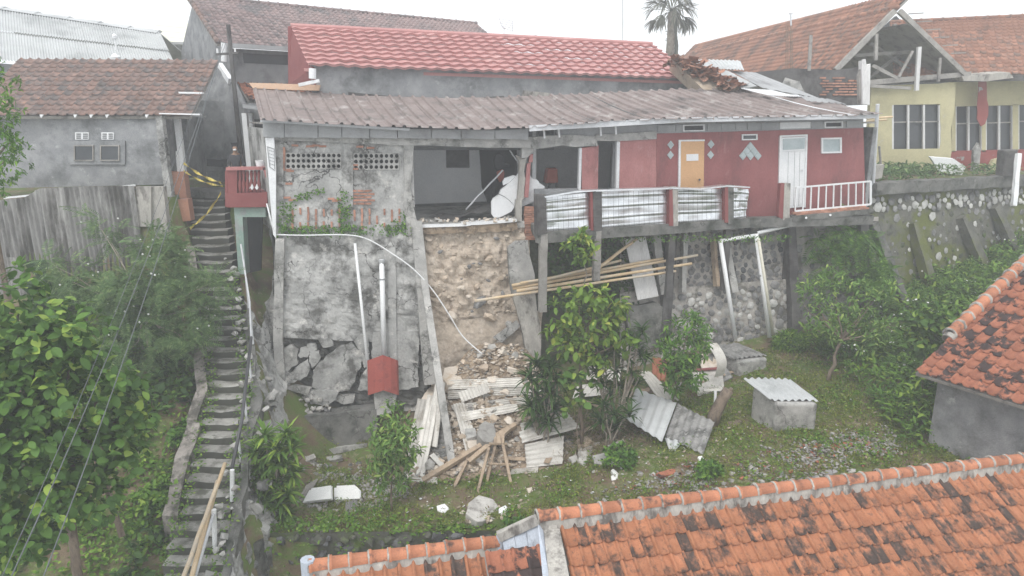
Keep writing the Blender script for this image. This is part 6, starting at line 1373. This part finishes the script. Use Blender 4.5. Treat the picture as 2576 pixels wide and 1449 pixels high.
for i in range(60):
    yy = R(13.2, 18.8); s = R(.2,.5); p = V((stx(yy)+R(.72,1.15), yy, lerp(stz(yy), gz(-5.6, yy), random.random()**.7))); o = rock_obj('stone_chunk', p, s, random.choice(['rubble_grey','concrete','stone_mid']), None, tilt=.9); tag(o, ('large' if s > .36 else 'small') + ' rough lump beside the ' + ('lower' if yy < 15.2 else 'middle' if yy < 17 else 'upper') + ' handrail', 'stone', 'lumps beside the handrail', 'thing')
# ------------------------------------------------------------------ roof sheets in the debris
def yard_sheet(label, c, mat, nw, amp=.022, lift=(.05,.05,.05,.05), axis=0, name='roof_sheet'):
    return sheet_thing(label, [hit(x, y) + UZ*l for (x, y), l in zip(c, lift)], mat, nw, amp, name, 'roof sheet', None, axis)
for lb_, c, mat, nw, lift, ax in [
  ('long flat roof sheet lying on top of the rubble heap', [(1118,990),(1310,984),(1318,1000),(1125,1007)], 'asbestos', 4, (.42,.42,.34,.34), 1),
  ('second long roof sheet layered in the rubble heap', [(1128,1012),(1335,1002),(1340,1016),(1126,1026)], 'asbestos', 4, (.36,.36,.28,.28), 1),
  ('roof sheet with a scalloped edge full of crumbs', [(1152,1028),(1225,1004),(1234,1014),(1162,1040)], 'asbestos', 9, (.5,.5,.34,.34), 0),
  ('third long roof sheet low in the rubble heap', [(1135,1046),(1335,1022),(1338,1036),(1145,1058)], 'asbestos', 4, (.32,.32,.24,.24), 1),
  ('narrow roof sheet low in the heap beside the dracaena', [(1160,1062),(1300,1040),(1305,1050),(1168,1076)], 'asbestos', 3, (.3,.3,.2,.2), 1),
  ('long roof sheet leaning left of the concrete pole', [(1078,1052),(1108,1062),(1068,1205),(1036,1198)], 'asbestos', 3, (.75,.75,.06,.06), 0),
  ('roof sheet fanned out at the left of the heap', [(1052,1040),(1080,1045),(1050,1160),(1022,1150)], 'asbestos', 3, (.5,.5,.06,.06), 0),
  ('short ribbed roof sheet behind the leafy shrub', [(1032,985),(1062,980),(1050,1040),(1015,1040)], 'asbestos', 4, (.35,.35,.08,.08), 0),
  ('splintered roof sheet leaning over the left fan', [(1098,1030),(1122,1036),(1100,1150),(1068,1145)], 'asbestos', 2, (.9,.9,.3,.3), 0),
  ('dark ribbed roof sheet standing beside the concrete pole', [(1092,1085),(1120,1085),(1126,1160),(1090,1160)], 'asbestos_dark', 8, (.3,.3,.06,.06), 1),
  ('ribbed roof sheet leaning right of the concrete pole', [(1140,1045),(1168,1040),(1208,1132),(1172,1142)], 'asbestos', 4, (.35,.35,.08,.08), 0),
  ('roof sheet strip flat on the ground before the timbers', [(1022,1202),(1100,1210),(1100,1222),(1018,1216)], 'asbestos', 3, (.1,.1,.05,.05), 1),
  ('upper sheet of the tilted stack beside the dracaena', [(1308,1112),(1425,1082),(1458,1112),(1320,1150)], 'asbestos', 6, (.55,.55,.42,.42), 1),
  ('split sheet across the tilted stack beside the dracaena', [(1305,1140),(1410,1098),(1425,1112),(1315,1158)], 'asbestos', 2, (.62,.62,.5,.5), 1),
  ('lower sheet of the tilted stack beside the dracaena', [(1320,1148),(1418,1125),(1415,1172),(1325,1182)], 'asbestos', 5, (.35,.35,.06,.06), 1),
  ('sheet fragment flat in the grass before the tilted stack', [(1286,1186),(1355,1178),(1352,1193),(1282,1197)], 'asbestos', 4, (.06,.06,.03,.03), 1),
  ('light grey wide roof sheet arched over the grass', [(1598,1012),(1700,1046),(1664,1138),(1572,1086)], 'corr_grey', 5, (.45,.4,.3,.4), 0),
  ('mossy dark roof sheet lying against the light grey sheet', [(1702,1044),(1796,1088),(1768,1148),(1672,1112)], 'asbestos_dark', 6, (.35,.3,.06,.15), 0),
  ('greenish narrow roof sheet behind the light grey sheet', [(1606,958),(1634,956),(1706,1040),(1655,1035)], 'asbestos', 4, (.3,.3,.4,.4), 0),
  ('small torn sheet corner poking from under the mossy sheet', [(1672,1112),(1716,1122),(1700,1136),(1684,1138)], 'corr_grey', 2, (.12,.12,.03,.03), 0),
  ('pale sheet half hidden behind the dark dracaena', [(1480,945),(1560,948),(1562,972),(1470,970)], 'asbestos', 6, (.3,.3,.2,.2), 0),
  ('curled sheet fragment below the pale hidden one', [(1450,985),(1520,975),(1530,1000),(1440,1010)], 'asbestos', 4, (.2,.2,.1,.1), 1),
  ('reddish roof sheet leaning by the round shrub', [(1640,912),(1680,918),(1672,965),(1640,955)], 'tile_rust', 3, (.2,.2,.06,.06), 0),
  ('tan roof sheet on the pile behind the round shrub', [(1750,915),(1800,905),(1820,935),(1765,945)], 'rubble_cream', 3, (.3,.3,.22,.22), 0),
  ('grey splintered sheet below the tan one', [(1740,950),(1815,940),(1822,985),(1755,1000)], 'asbestos', 4, (.2,.2,.05,.05), 1),
  ('grey flat sheet between the round shrub and the dracaena', [(1640,880),(1690,872),(1700,905),(1645,912)], 'asbestos', 3, (.2,.2,.1,.1), 0)]:
    yard_sheet(lb_, c, mat, nw, .022, lift, ax)
cp = thing('curved_board', 'curved pale board standing behind the round shrub', 'board', hit(1795, 945))
def f(u_, v_):
    a, b, c, d = at(1778,866,18.9), at(1803,862,18.9), at(1820,944,18.7), at(1796,950,18.7); p = lerp(lerp(a, b, u_), lerp(d, c, u_), v_); return p + V((.12,-.2,.05))*math.sin(v_*math.pi)
MB().grid(f, 6, 12).build('board', MT['asbestos'], cp, smooth=True, recalc=False)
db = thing('dark_sheet_strip', 'dark stained strip of sheet leaning beside the curved pale board', 'sheet', hit(1825, 962)); MB().beam(hit(1785,915)+UZ*.3, hit(1830,962)+UZ*.08, .35, .03, V((-.5,-.3,1)), 5, .006).build('strip', MT['asbestos_dark'], db)
rd = thing('red_painted_strip', 'dull red painted strip on the sheet pile', 'strip', hit(1790, 950)); MB().beam(hit(1745,950)+UZ*.25, hit(1815,945)+UZ*.25, .16, .03).build('strip', MT['red_paint'], rd)
# ------------------------------------------------------------------ poles, timbers, pipes
def stick(name, label, cat, a, b, w_, h_, mat, seg=5, jit=.006, tube=False, taper=1.0, up=V((0,-.4,1)), grp=None):
    t = thing(name, label, cat, b if b.z < a.z else a, grp)
    if tube: MB().tube(wig(a, b, 6, .012), [lerp(w_, w_*taper, i/6) for i in range(7)], 8).build('shaft', MT[mat], t, smooth=True)
    else: MB().beam(a, b, w_, h_, up, seg, jit, taper).build('shaft', MT[mat], t)
    return t
stick('concrete_pole', 'long grey concrete pole leaning from the wall to the yard', 'pole', rw(1066,700,.25), hit(1136,1166), .2, .16, 'concrete', 10, .008)
stick('timber_beam', 'long timber beam lying across the front of the heap', 'timber', hit(1064,1218)+UZ*.1, hit(1298,1098)+UZ*.35, .13, .12, 'wood')
stick('timber_beam', 'shorter timber beam crossing above the wooden frame', 'timber', hit(1180,1192)+UZ*.35, hit(1282,1112)+UZ*.4, .12, .1, 'wood')
stick('timber_beam', 'short timber stub propped under the long beam', 'timber', hit(1145,1222), hit(1178,1178)+UZ*.3, .08, .06, 'wood')
stick('timber_plank', 'thin plank end lying on the ledge left of the cream slab', 'timber', hit(1048,962)+UZ*.15, hit(1108,950)+UZ*.3, .14, .05, 'wood')
fr = thing('broken_wooden_frame', 'broken wooden trestle frame standing in the grass', 'trestle', hit(1240, 1205))
a, b, c, d = hit(1285,1215), hit(1258,1150)+UZ*.75, hit(1225,1212), hit(1202,1238)
for p, q_ in ((a, b), (c, b+V((-.05,.05,-.1))), (d, lerp(c, b, .6)+V((-.15,0,.1)))): MB().beam(p, q_, .07, .05).build('leg', MT['wood'], fr)
MB().beam(lerp(c,b,.35)+V((-.1,0,0)), lerp(a,b,.35)+V((.1,0,0)), .06, .04).build('rung', MT['wood'], fr); MB().beam(lerp(c,b,.75)+V((-.2,0,0)), lerp(a,b,.75)+V((.12,0,0)), .06, .04).build('rung', MT['wood'], fr)
MB().prism([b+V((-.08,-.05,-.05)), b+V((.12,-.05,-.03)), lerp(a,b,.78)+V((.05,-.05,0)), lerp(c,b,.78)+V((0,-.05,0))], V((0,.03,0))).build('board', MT['wood'], fr)
wbd = [('stack of white rectangular boards beside the leafy shrub', [(847,1222),(892,1220),(905,1232),(905,1254),(846,1257)]), ('slanting white boards left of the rectangular stack', [(784,1228),(833,1221),(834,1254),(765,1262)])]
for lb_, poly in wbd:
    c = hit(poly[3][0], poly[3][1]); t = thing('board_stack', lb_, 'boards', c)
    for k in range(3):
        n = V((.05*k, -.45, 1)).normalized(); P = [ap(x+3*k*(1 if k < 2 else -1), y+2.5*k, (c+UZ*(.16-.05*k), n)) for x, y in poly]; MB().prism(P, -n*.02).build('board', MT['white_tile'], t)
t = thing('plank_bundle', 'fan of thin weathered planks beside the white boards', 'planks', hit(760,1262))
for k in range(5): MB().beam(hit(748+k*5,1268-k*2)+UZ*.04, hit(775+k*6,1230-k*2)+UZ*(.12+.02*k), .06, .02).build('plank', MT['wood_grey'], t)
stick('timber_plank', 'dark plank lying in the grass near the garden wall', 'plank', hit(770,1332), hit(845,1340), .1, .05, 'wood_grey')
yard_sheet('mossy ribbed sheet sunk in the grass', [(870,1270),(900,1262),(895,1325),(868,1320)], 'asbestos_dark', 4, .02, (.08,.08,.02,.02))
lg = thing('tree_log', 'short dark tree stump leaning out of the grass', 'stump', hit(1790,1070)); MB().tube([hit(1788,1072)-UZ*.1, hit(1788,1070)+V((.1,0,.35)), hit(1788,1070)+V((.28,.05,.75)), hit(1788,1070)+V((.42,.05,1.0))], [.2,.17,.15,.14], 9).build('log', MT['bark'], lg, smooth=True); MB().beam(hit(1788,1070)+V((.3,.05,.8)), hit(1788,1070)+V((.5,.05,1.05)), .08, .06).build('splinter', MT['bark'], lg)
stick('white_stake', 'thin white stake standing near the tree log', 'stake', hit(1796,1030)+UZ*.55, hit(1798,1035), .06, .05, 'white_paint')
# septic tanks
def tank(label, F0, F1, dep, h, lid, mat_lid, lidlab, nw):
    e_ = (F1-F0); e_.z = 0; W = e_.length; e_.normalize(); n_ = V((-e_.y, e_.x, 0)); t = thing('septic_tank', label, 'tank', F0)
    b0 = F0 - UZ*.4; c = [b0, b0+e_*W, b0+e_*W+n_*dep-e_*.25, b0+n_*dep-e_*.25]
    m = MB().hexa([V(p) for p in c] + [V(p)+UZ*(h+.4) for p in c]).build('body', MT['concrete'], t); bv = m.modifiers.new('edge', 'BEVEL'); bv.width = .08; bv.segments = 3
    T = [V(p)+UZ*(h+.44) for p in c]; k = .10
    sheet_thing(lidlab, [T[0]+n_*.12-e_*k*1.4, T[1]+n_*.10+e_*k*.2, T[2]+n_*.3+e_*k*.6+UZ*.05, T[3]+n_*.3-e_*k*1.6+UZ*.05], mat_lid, nw, .03, 'tank_lid', 'tank lid')
tank('whitewashed concrete tank under a light corrugated lid', hit(1948,1086), hit(2052,1082), 1.15, .78, None, 'corr_grey', 'light grey corrugated sheet covering the front tank', 7)
tank('stained concrete tank under a dark corrugated lid', hit(1858,948), hit(1930,928), 1.0, .5, None, 'asbestos_dark', 'dark mossy corrugated sheet covering the rear tank', 7)
# red metal cap over the pipe foot
rc = thing('red_metal_cover', 'red ridged metal cover leaning over a concrete stub', 'metal cover', hit(970,1010))
PL2 = (rw(965,935,.55), NRW)
for k, (y0, y1, o_) in enumerate(((893,938,.0),(932,982,.05))):
    prof = [(-1,-.12),(-.62,-.02),(-.55,.0),(-.15,.06),(0,.09),(.15,.06),(.5,.02),(.9,-.1),(1,-.2)]; m = MB(); vs = []
    for yy in (y0, y1):
        for x, h in prof: vs.append(ap(963+x*39+(yy-893)*.02, yy+abs(x)*14*(1 if yy == y0 else .9), PL2, h-o_*-1))
    n = len(prof); m.add(vs, [(i, i+1, n+i+1, n+i) for i in range(n-1)]).build('metal_sheet', MT['red_metal'], rc, recalc=False)
MB().prism([ap(x, y, PL2, -.12) for x, y in ((942,940),(995,940),(1000,985),(990,1040),(945,1045),(940,990))], -NRW*.3).build('stub', MT['concrete'], rc)
def pipe(label, pts, r, mat='pvc', name='drain_pipe', cat='pipe', caps=()):
    t = thing(name, label, cat, pts[-1]); MB().tube(pts, r, 10).build('pipe_run', MT[mat], t, smooth=True)
    for p, d in caps: MB().tube([p, p+d], r*1.22, 10).build('coupling', MT['fascia'], t, smooth=True)
    return t
pipe('slim white drain pipe down the cracked wall', [rw(893,612,.28), rw(931,976,.34)], .042)
p0 = rw(960,660,.3); pipe('thick white drain pipe with a grey collar down the cracked wall', [rw(960,652,.3), rw(966,900,.32)], .075, caps=[(rw(960,652,.3), V((0,0,-.18))), (rw(961,700,.3), V((0,0,-.04)))])
hp = [at(671,512,19.3), rw(690,590,.1), rw(760,592,.12), rw(870,591,.14), rw(925,602,.18), rw(985,637,.24), rw(1040,677,.3), rw(1090,732,.4), rw(1130,792,.5), rw(1165,847,.55), hit(1215,896)+UZ*.05]
def smooth_path(P, k=5):
    out = []
    for i in range(len(P)-1):
        a, b, c, d = P[max(i-1,0)], P[i], P[i+1], P[min(i+2,len(P)-1)]
        for j in range(k):
            t = j/k; out.append(.5*((2*b) + (c-a)*t + (2*a-5*b+4*c-d)*t*t + (3*b-a-3*c+d)*t**3))
    return out + [P[-1]]
hp = hp[:1] + smooth_path(hp[1:])
pipe('thin white water pipe curving across the wall to the heap', hp, .02, name='water_pipe')
pipe('white drain pipe leaning on the masonry wall, left of the pair', [rw(1812,606,.5), rw(1850,852,.55)], .07)
pipe('white drain pipe leaning on the masonry wall, right of the pair', [rw(1902,588,.5), rw(1936,848,.55)], .07, caps=[(rw(1914,690,.5), V((0,0,-.05)))])
pipe('cream drain pipe tied beside the right-hand white pipe', [rw(1908,600,.6), rw(1945,842,.6)], .05, 'pvc_cream')
pipe('level white pipe joining the two leaning drain pipes', [rw(1812,606,.5), rw(1900,592,.5)], .06)
pipe('white pipe running under the balustrade to the drain', [rw(1906,586,.5), rw(2032,556,.45)], .06)
for i, (a, b, r_, lb_) in enumerate([((1290,726),(1755,642),.05,'longest bamboo pole of the bundle under the terrace'), ((1288,718),(1668,650),.045,'upper bamboo pole of the bundle under the terrace'), ((1300,732),(1740,663),.05,'lower grey bamboo pole of the bundle'), ((1195,757),(1700,682),.045,'lowest bamboo pole reaching over the earth bank'), ((1508,672),(1602,600),.055,'short bamboo pole propped up to the white panel'), ((1375,703),(1562,655),.045,'short bamboo pole behind the bundle'), ((1310,712),(1490,680),.04,'thin bamboo pole at the left end of the bundle')]):
    stick('bamboo_pole', lb_, 'bamboo pole', rw(*a, .75+.07*i), rw(*b, .45+.05*i), r_, r_, 'bamboo', tube=True, taper=.85, grp='bamboo poles under the terrace')
wp_ = thing('leaning_board', 'tall white board leaning under the terrace', 'board', rw(1630,750,.4)); panel('board', [rw(x, y, .35) for x, y in ((1572,602),(1624,595),(1657,745),(1604,755))], .04, NRW, MT['white_wood'], wp_)
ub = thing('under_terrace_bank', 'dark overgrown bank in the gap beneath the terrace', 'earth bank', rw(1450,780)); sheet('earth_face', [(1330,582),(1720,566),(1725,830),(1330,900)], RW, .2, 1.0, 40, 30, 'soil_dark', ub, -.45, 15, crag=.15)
# stairs: handrail, posts, poles
hr = thing('handrail', 'dark and white pipe handrail along the stairs', 'handrail', at(584,1260,13.8))
MB().tube([at(606,615,19.2), at(628,760,17.9), at(632,848,17.0)], .025, 7).build('rail', MT['steel_paint'], hr, smooth=True); MB().tube([at(632,848,17.0), at(608,1060,15.0), at(583,1182,13.9)], .04, 8).build('rail', MT['black_pipe'], hr, smooth=True)
MB().tube([at(540,1284,12.9), at(488,1460,11.5)], .035, 8).build('rail', MT['steel_paint'], hr, smooth=True)
for a, b in (((584,1182),(584,1260)),): MB().tube([at(*a,13.85), at(*b,13.85)], .05, 8).build('post', MT['pvc'], hr)
MB().tube([at(538,1282,12.85), at(541,1380,12.85)], .05, 8).build('post', MT['pvc'], hr)
for y_, Y in ((700,18.4),(790,17.6),(900,16.5),(1000,15.6),(1100,14.7)):
    p = at(float(np.interp(y_, [615,760,850,1060,1182],[606,628,632,608,583])), y_, Y); MB().tube([p, p-UZ*.85], .03, 6).build('post', MT['steel_paint'], hr)
stick('bamboo_pole', 'bamboo pole lying down the lower stairs, upper of the two', 'bamboo pole', at(566,1166,14.0), at(458,1460,11.2), .045, .045, 'bamboo', tube=True); stick('bamboo_pole', 'bamboo pole lying down the lower stairs, lower of the two', 'bamboo pole', at(548,1210,13.7), at(480,1460,11.4), .05, .05, 'bamboo', tube=True)
# cables and tape
def cable(label, pts, r=.011):
    P = []; n = 16
    for i in range(n+1):
        t = i/n; P.append(pts[0]*(1-t)**2 + pts[1]*2*t*(1-t) + pts[2]*t*t)
    t_ = thing('power_cable', label, 'cable', P[0]); MB().tube(P, r, 5).build('wire', MT['cable'], t_)
endp = at(560,98,24.5)
for lb_, b0_, m_ in (('thin power cable across the lower left, nearest the corner', (-8,1480), (300,780)), ('thicker power cable across the lower left, middle of three', (15,1480), (330,780)), ('power cable across the lower left, nearest the stairs', (98,1480), (380,735))):
    cable(lb_, [at(*b0_, 5.6), at(m_[0], m_[1]+20, 13), endp+V((R()*.2,0,R()*.1))], .005 if 'thin ' in lb_ else .007)
def tape(label, a, b, Ya, Yb, w_=.07):
    t_ = thing('warning_tape', label, 'tape', at(*b, Yb)); P0, P1 = at(*a, Ya), at(*b, Yb); m = MB(); n = 14; vs = []
    for i in range(n+1):
        t = i/n; c = lerp(P0, P1, t) - UZ*.25*math.sin(math.pi*t)*.4; d = V((0, math.sin(t*9), math.cos(t*9)))*w_/2; vs += [c+d, c-d]
    m.add(vs, [(2*i, 2*i+1, 2*i+3, 2*i+2) for i in range(n)]).build('strip', MT['tape'], t_, recalc=False)
tape('yellow warning tape drooping across the top of the stairs', (455,405), (556,460), 22.2, 21.2, .10); tape('slack yellow warning tape below the upper strip', (462,430), (560,468), 22.1, 21.2, .07); tape('yellow warning tape slanting down to the stair edge', (556,485), (478,575), 21, 19.8, .10); tape('second yellow tape slanting down beside the first', (548,500), (484,568), 21, 19.9, .07)
stick('white_stake', 'white post standing beside the stair head tape', 'post', at(446,380,22.1), at(452,470,22.1), .07, .07, 'pvc')
# ------------------------------------------------------------------ people at the stair head
def skinmesh(name, J, edges, mat, par):
    me = bpy.data.meshes.new(name); me.from_pydata([tuple(j[0]) for j in J], edges, []); o = ob(name, me, MT[mat], par)
    md = o.modifiers.new('skin', 'SKIN'); 
    for i, j in enumerate(J):
        sv = me.skin_vertices[0].data[i]; sv.radius = (j[1], j[1]*j[2] if len(j) > 2 else j[1]); sv.use_root = (i == 0)
    md.use_smooth_shade = True; sb = o.modifiers.new('sub', 'SUBSURF'); sb.levels = 1; sb.render_levels = 2; return o
def person(label, seat, face, seated, top_mat, leg_mat, arm=0.0):
    """seat: pelvis point; face: unit plan direction they look towards"""
    f_ = V((face[0], face[1], 0)).normalized(); s_ = V((-f_.y, f_.x, 0)); t = thing('person', label, 'person', seat-UZ*(.45 if seated else .92))
    P = seat; chest = P+UZ*.42-f_*.02; neck = P+UZ*.56; head = P+UZ*.72+f_*.03
    J = [(P,.12,1.2),(P+UZ*.22,.12,1.2),(chest,.14,1.25),(neck,.055),(head-UZ*.04,.075,1.1),(head+UZ*.07,.085,1.05)]; Ed = [(0,1),(1,2),(2,3),(3,4),(4,5)]
    LJ = [(P,.125)]; LE = []
    for sg in (-1, 1):
        b = len(J); sh = chest+s_*sg*.17+UZ*.05; el = sh-UZ*.27+s_*sg*.06+f_*.06; ha = el+f_*.22-UZ*.05-s_*sg*.05
        J += [(sh,.06),(el,.045),(ha,.033),(ha+f_*.08,.03,.6)]; Ed += [(2,b),(b,b+1),(b+1,b+2),(b+2,b+3)]
        h = P+s_*sg*.09-UZ*.03
        if seated: kn = h+f_*.42+UZ*.02; an = kn-UZ*.42+f_*.05
        else: kn = h-UZ*.43+f_*.04; an = kn-UZ*.42-f_*.02
        b = len(LJ); LJ += [(h,.085),(kn,.06),(an,.042),(an+f_*.16-UZ*.05,.04,.7)]; LE += [(0,b),(b,b+1),(b+1,b+2),(b+2,b+3)]
    off = len(J); J2 = J + [(p, r_*.86) + ((x[0],) if x else ()) for p, r_, *x in LJ[1:]]; Ed2 = Ed + [(0 if a == 0 else a-1+off, b-1+off) for a, b in LE]
    skinmesh('body', J2, Ed2, 'skin', t)
    JT = [(P-UZ*.03,.135,1.2),(P+UZ*.22,.135,1.2),(chest,.155,1.25),(neck-UZ*.03,.07)]; TE = [(0,1),(1,2),(2,3)]
    for sg in (-1, 1):
        b = len(JT); sh = chest+s_*sg*.17+UZ*.05; el = sh-UZ*.27+s_*sg*.06+f_*.06; ha = el+f_*.22-UZ*.05-s_*sg*.05; JT += [(sh,.075),(el,.06),(lerp(el,ha,.85),.05)]; TE += [(2,b),(b,b+1),(b+1,b+2)]
    skinmesh('jacket', JT, TE, top_mat, t)
    LT = [(p, r_*1.12) for p, r_, *x in LJ]; LT2 = [LT[0], LT[1], LT[2], LT[3], LT[5], LT[6], LT[7]]; skinmesh('trousers', LT2, [(0,1),(1,2),(2,3),(0,4),(4,5),(5,6)], leg_mat, t)
    skinmesh('hair', [(head+UZ*.06-f_*.02,.10,1.0),(head+UZ*.13-f_*.03,.075),(head-UZ*.0-f_*.06,.07)], [(0,1),(0,2)], 'cloth_dark', t)
    MB().box(head+f_*.085-UZ*.045, (.1,.1,.055), Matrix.Rotation(math.atan2(f_.y, f_.x), 3, 'Z')).build('face_mask', MT['white_paint'], t, bevel=.02)
person('person in a dark jacket sitting behind the red balcony rail', at(597,432,21.5), (.25,-1), True, 'cloth_dark', 'cloth_dark')
bs_ = thing('white_bucket', 'small white bucket on the balcony rail', 'bucket', at(656,418,20.3)); MB().tube([at(656,420,20.3), at(656,404,20.3)], [.12,.16], 12, False).build('pail', MT['white_paint'], bs_, smooth=True)

for i in range(70):
    t_ = random.random(); p = fp(lerp(1052,1296,t_), 560-8*t_+R(-16,8), R(-.5,.15)); m_ = random.choice(['rubble','rubble_grey','rubble_cream']); p.z = max(.24, min(p.z, .3))
    o = rock_obj('rubble_chunk', p, R(.06,.2), m_, None, tilt=.8); tag(o, {'rubble':'tan','rubble_cream':'cream','rubble_grey':'grey'}[m_] + ' rubble lump on the broken floor edge of the open room', 'rubble chunk', 'rubble on the floor edge', 'thing')
fe = thing('floor_edge', 'ragged white edge of the broken floor above the earth bank', 'floor edge', fp(1150,568,.1)); MB().prism(jagged([fp(x, y, .12) for x, y in ((1052,566),(1150,563),(1240,556),(1300,552),(1300,558),(1240,563),(1150,570),(1054,573))], .15, .03), -NF*.4).build('screed', MT['plaster_white'], fe)
MB().prism(jagged([fp(x, y, .08) for x, y in ((1050,572),(1150,569),(1300,558),(1306,580),(1240,584),(1150,586),(1054,590))], .1, .09), -NF*.4).build('hardcore', MT['heap_soil_gap_shade'], fe)
mt_ = thing('crumpled_mat', 'dark crumpled roof sheet on the floor of the open room', 'sheet', fp(1200,535,-.8))
def f(u_, v_): p = lerp(lerp(fp(1085,530,-1.4), fp(1232,512,-1.2), u_), lerp(fp(1110,552,-.3), fp(1235,540,-.3), u_), v_); p.z = .28+.35*u_*u_+.06*math.sin(u_*9+v_*3); return p
MB().grid(f, 14, 6).build('sheet', MT['post_dark'], mt_, recalc=False)
for a, b, lb_ in (((1172,527),(1265,428),'thin grey rod propped across the open room'), ((1282,378),(1306,412),'short pale rod hanging from the ring beam')): stick('loose_rod', lb_, 'rod', fp(*a,-.6), fp(*b,-.6), .025, .025, 'steel_paint', tube=True)

for i in range(42):
    px, py = (R(1020,1560), R(985,1180)) if i < 28 else (R(1560,1830), R(920,1010)); a = hit(px, py); th = R(0,3.14); L_ = R(.25,.8); d = V((math.cos(th), math.sin(th)*.6, R()*.25)); kind = random.choice(['wood','wood_grey','asbestos','wood']); wd_ = {'wood':'brown','wood_grey':'grey','asbestos':'pale'}[kind]
    o = MB().beam(a+UZ*.1-d*L_/2, a+UZ*.16+d*L_/2, R(.06,.16), R(.012,.03), V((R()*.4,-.3,1)), 3, .008).build('splintered_plank', MT[kind]); tag(o, wd_ + ' splintered plank ' + ('left of the concrete pole' if px < 1120 else 'on the rubble heap' if px < 1330 else 'around the dracaena stems' if px < 1560 else 'near the round shrub'), 'plank', 'splintered planks', 'thing')
# ------------------------------------------------------------------ hazy air
hz = MB().box((4, 34, 2.2), (122, 79, 26)).build('haze', None)
hm = bpy.data.materials.new('haze_air'); hm.use_nodes = True; hn = hm.node_tree; hn.nodes.clear()
pv = hn.nodes.new('ShaderNodeVolumePrincipled'); pv.inputs['Color'].default_value = (.86, .88, .91, 1); pv.inputs['Density'].default_value = HAZE_DENSITY; pv.inputs['Anisotropy'].default_value = .2
ho = hn.nodes.new('ShaderNodeOutputMaterial'); hn.links.new(pv.outputs[0], ho.inputs['Volume'])
hz.data.materials.append(hm); hz['kind'] = 'stuff'; hz['label'] = 'pale mist hanging over the whole slope'
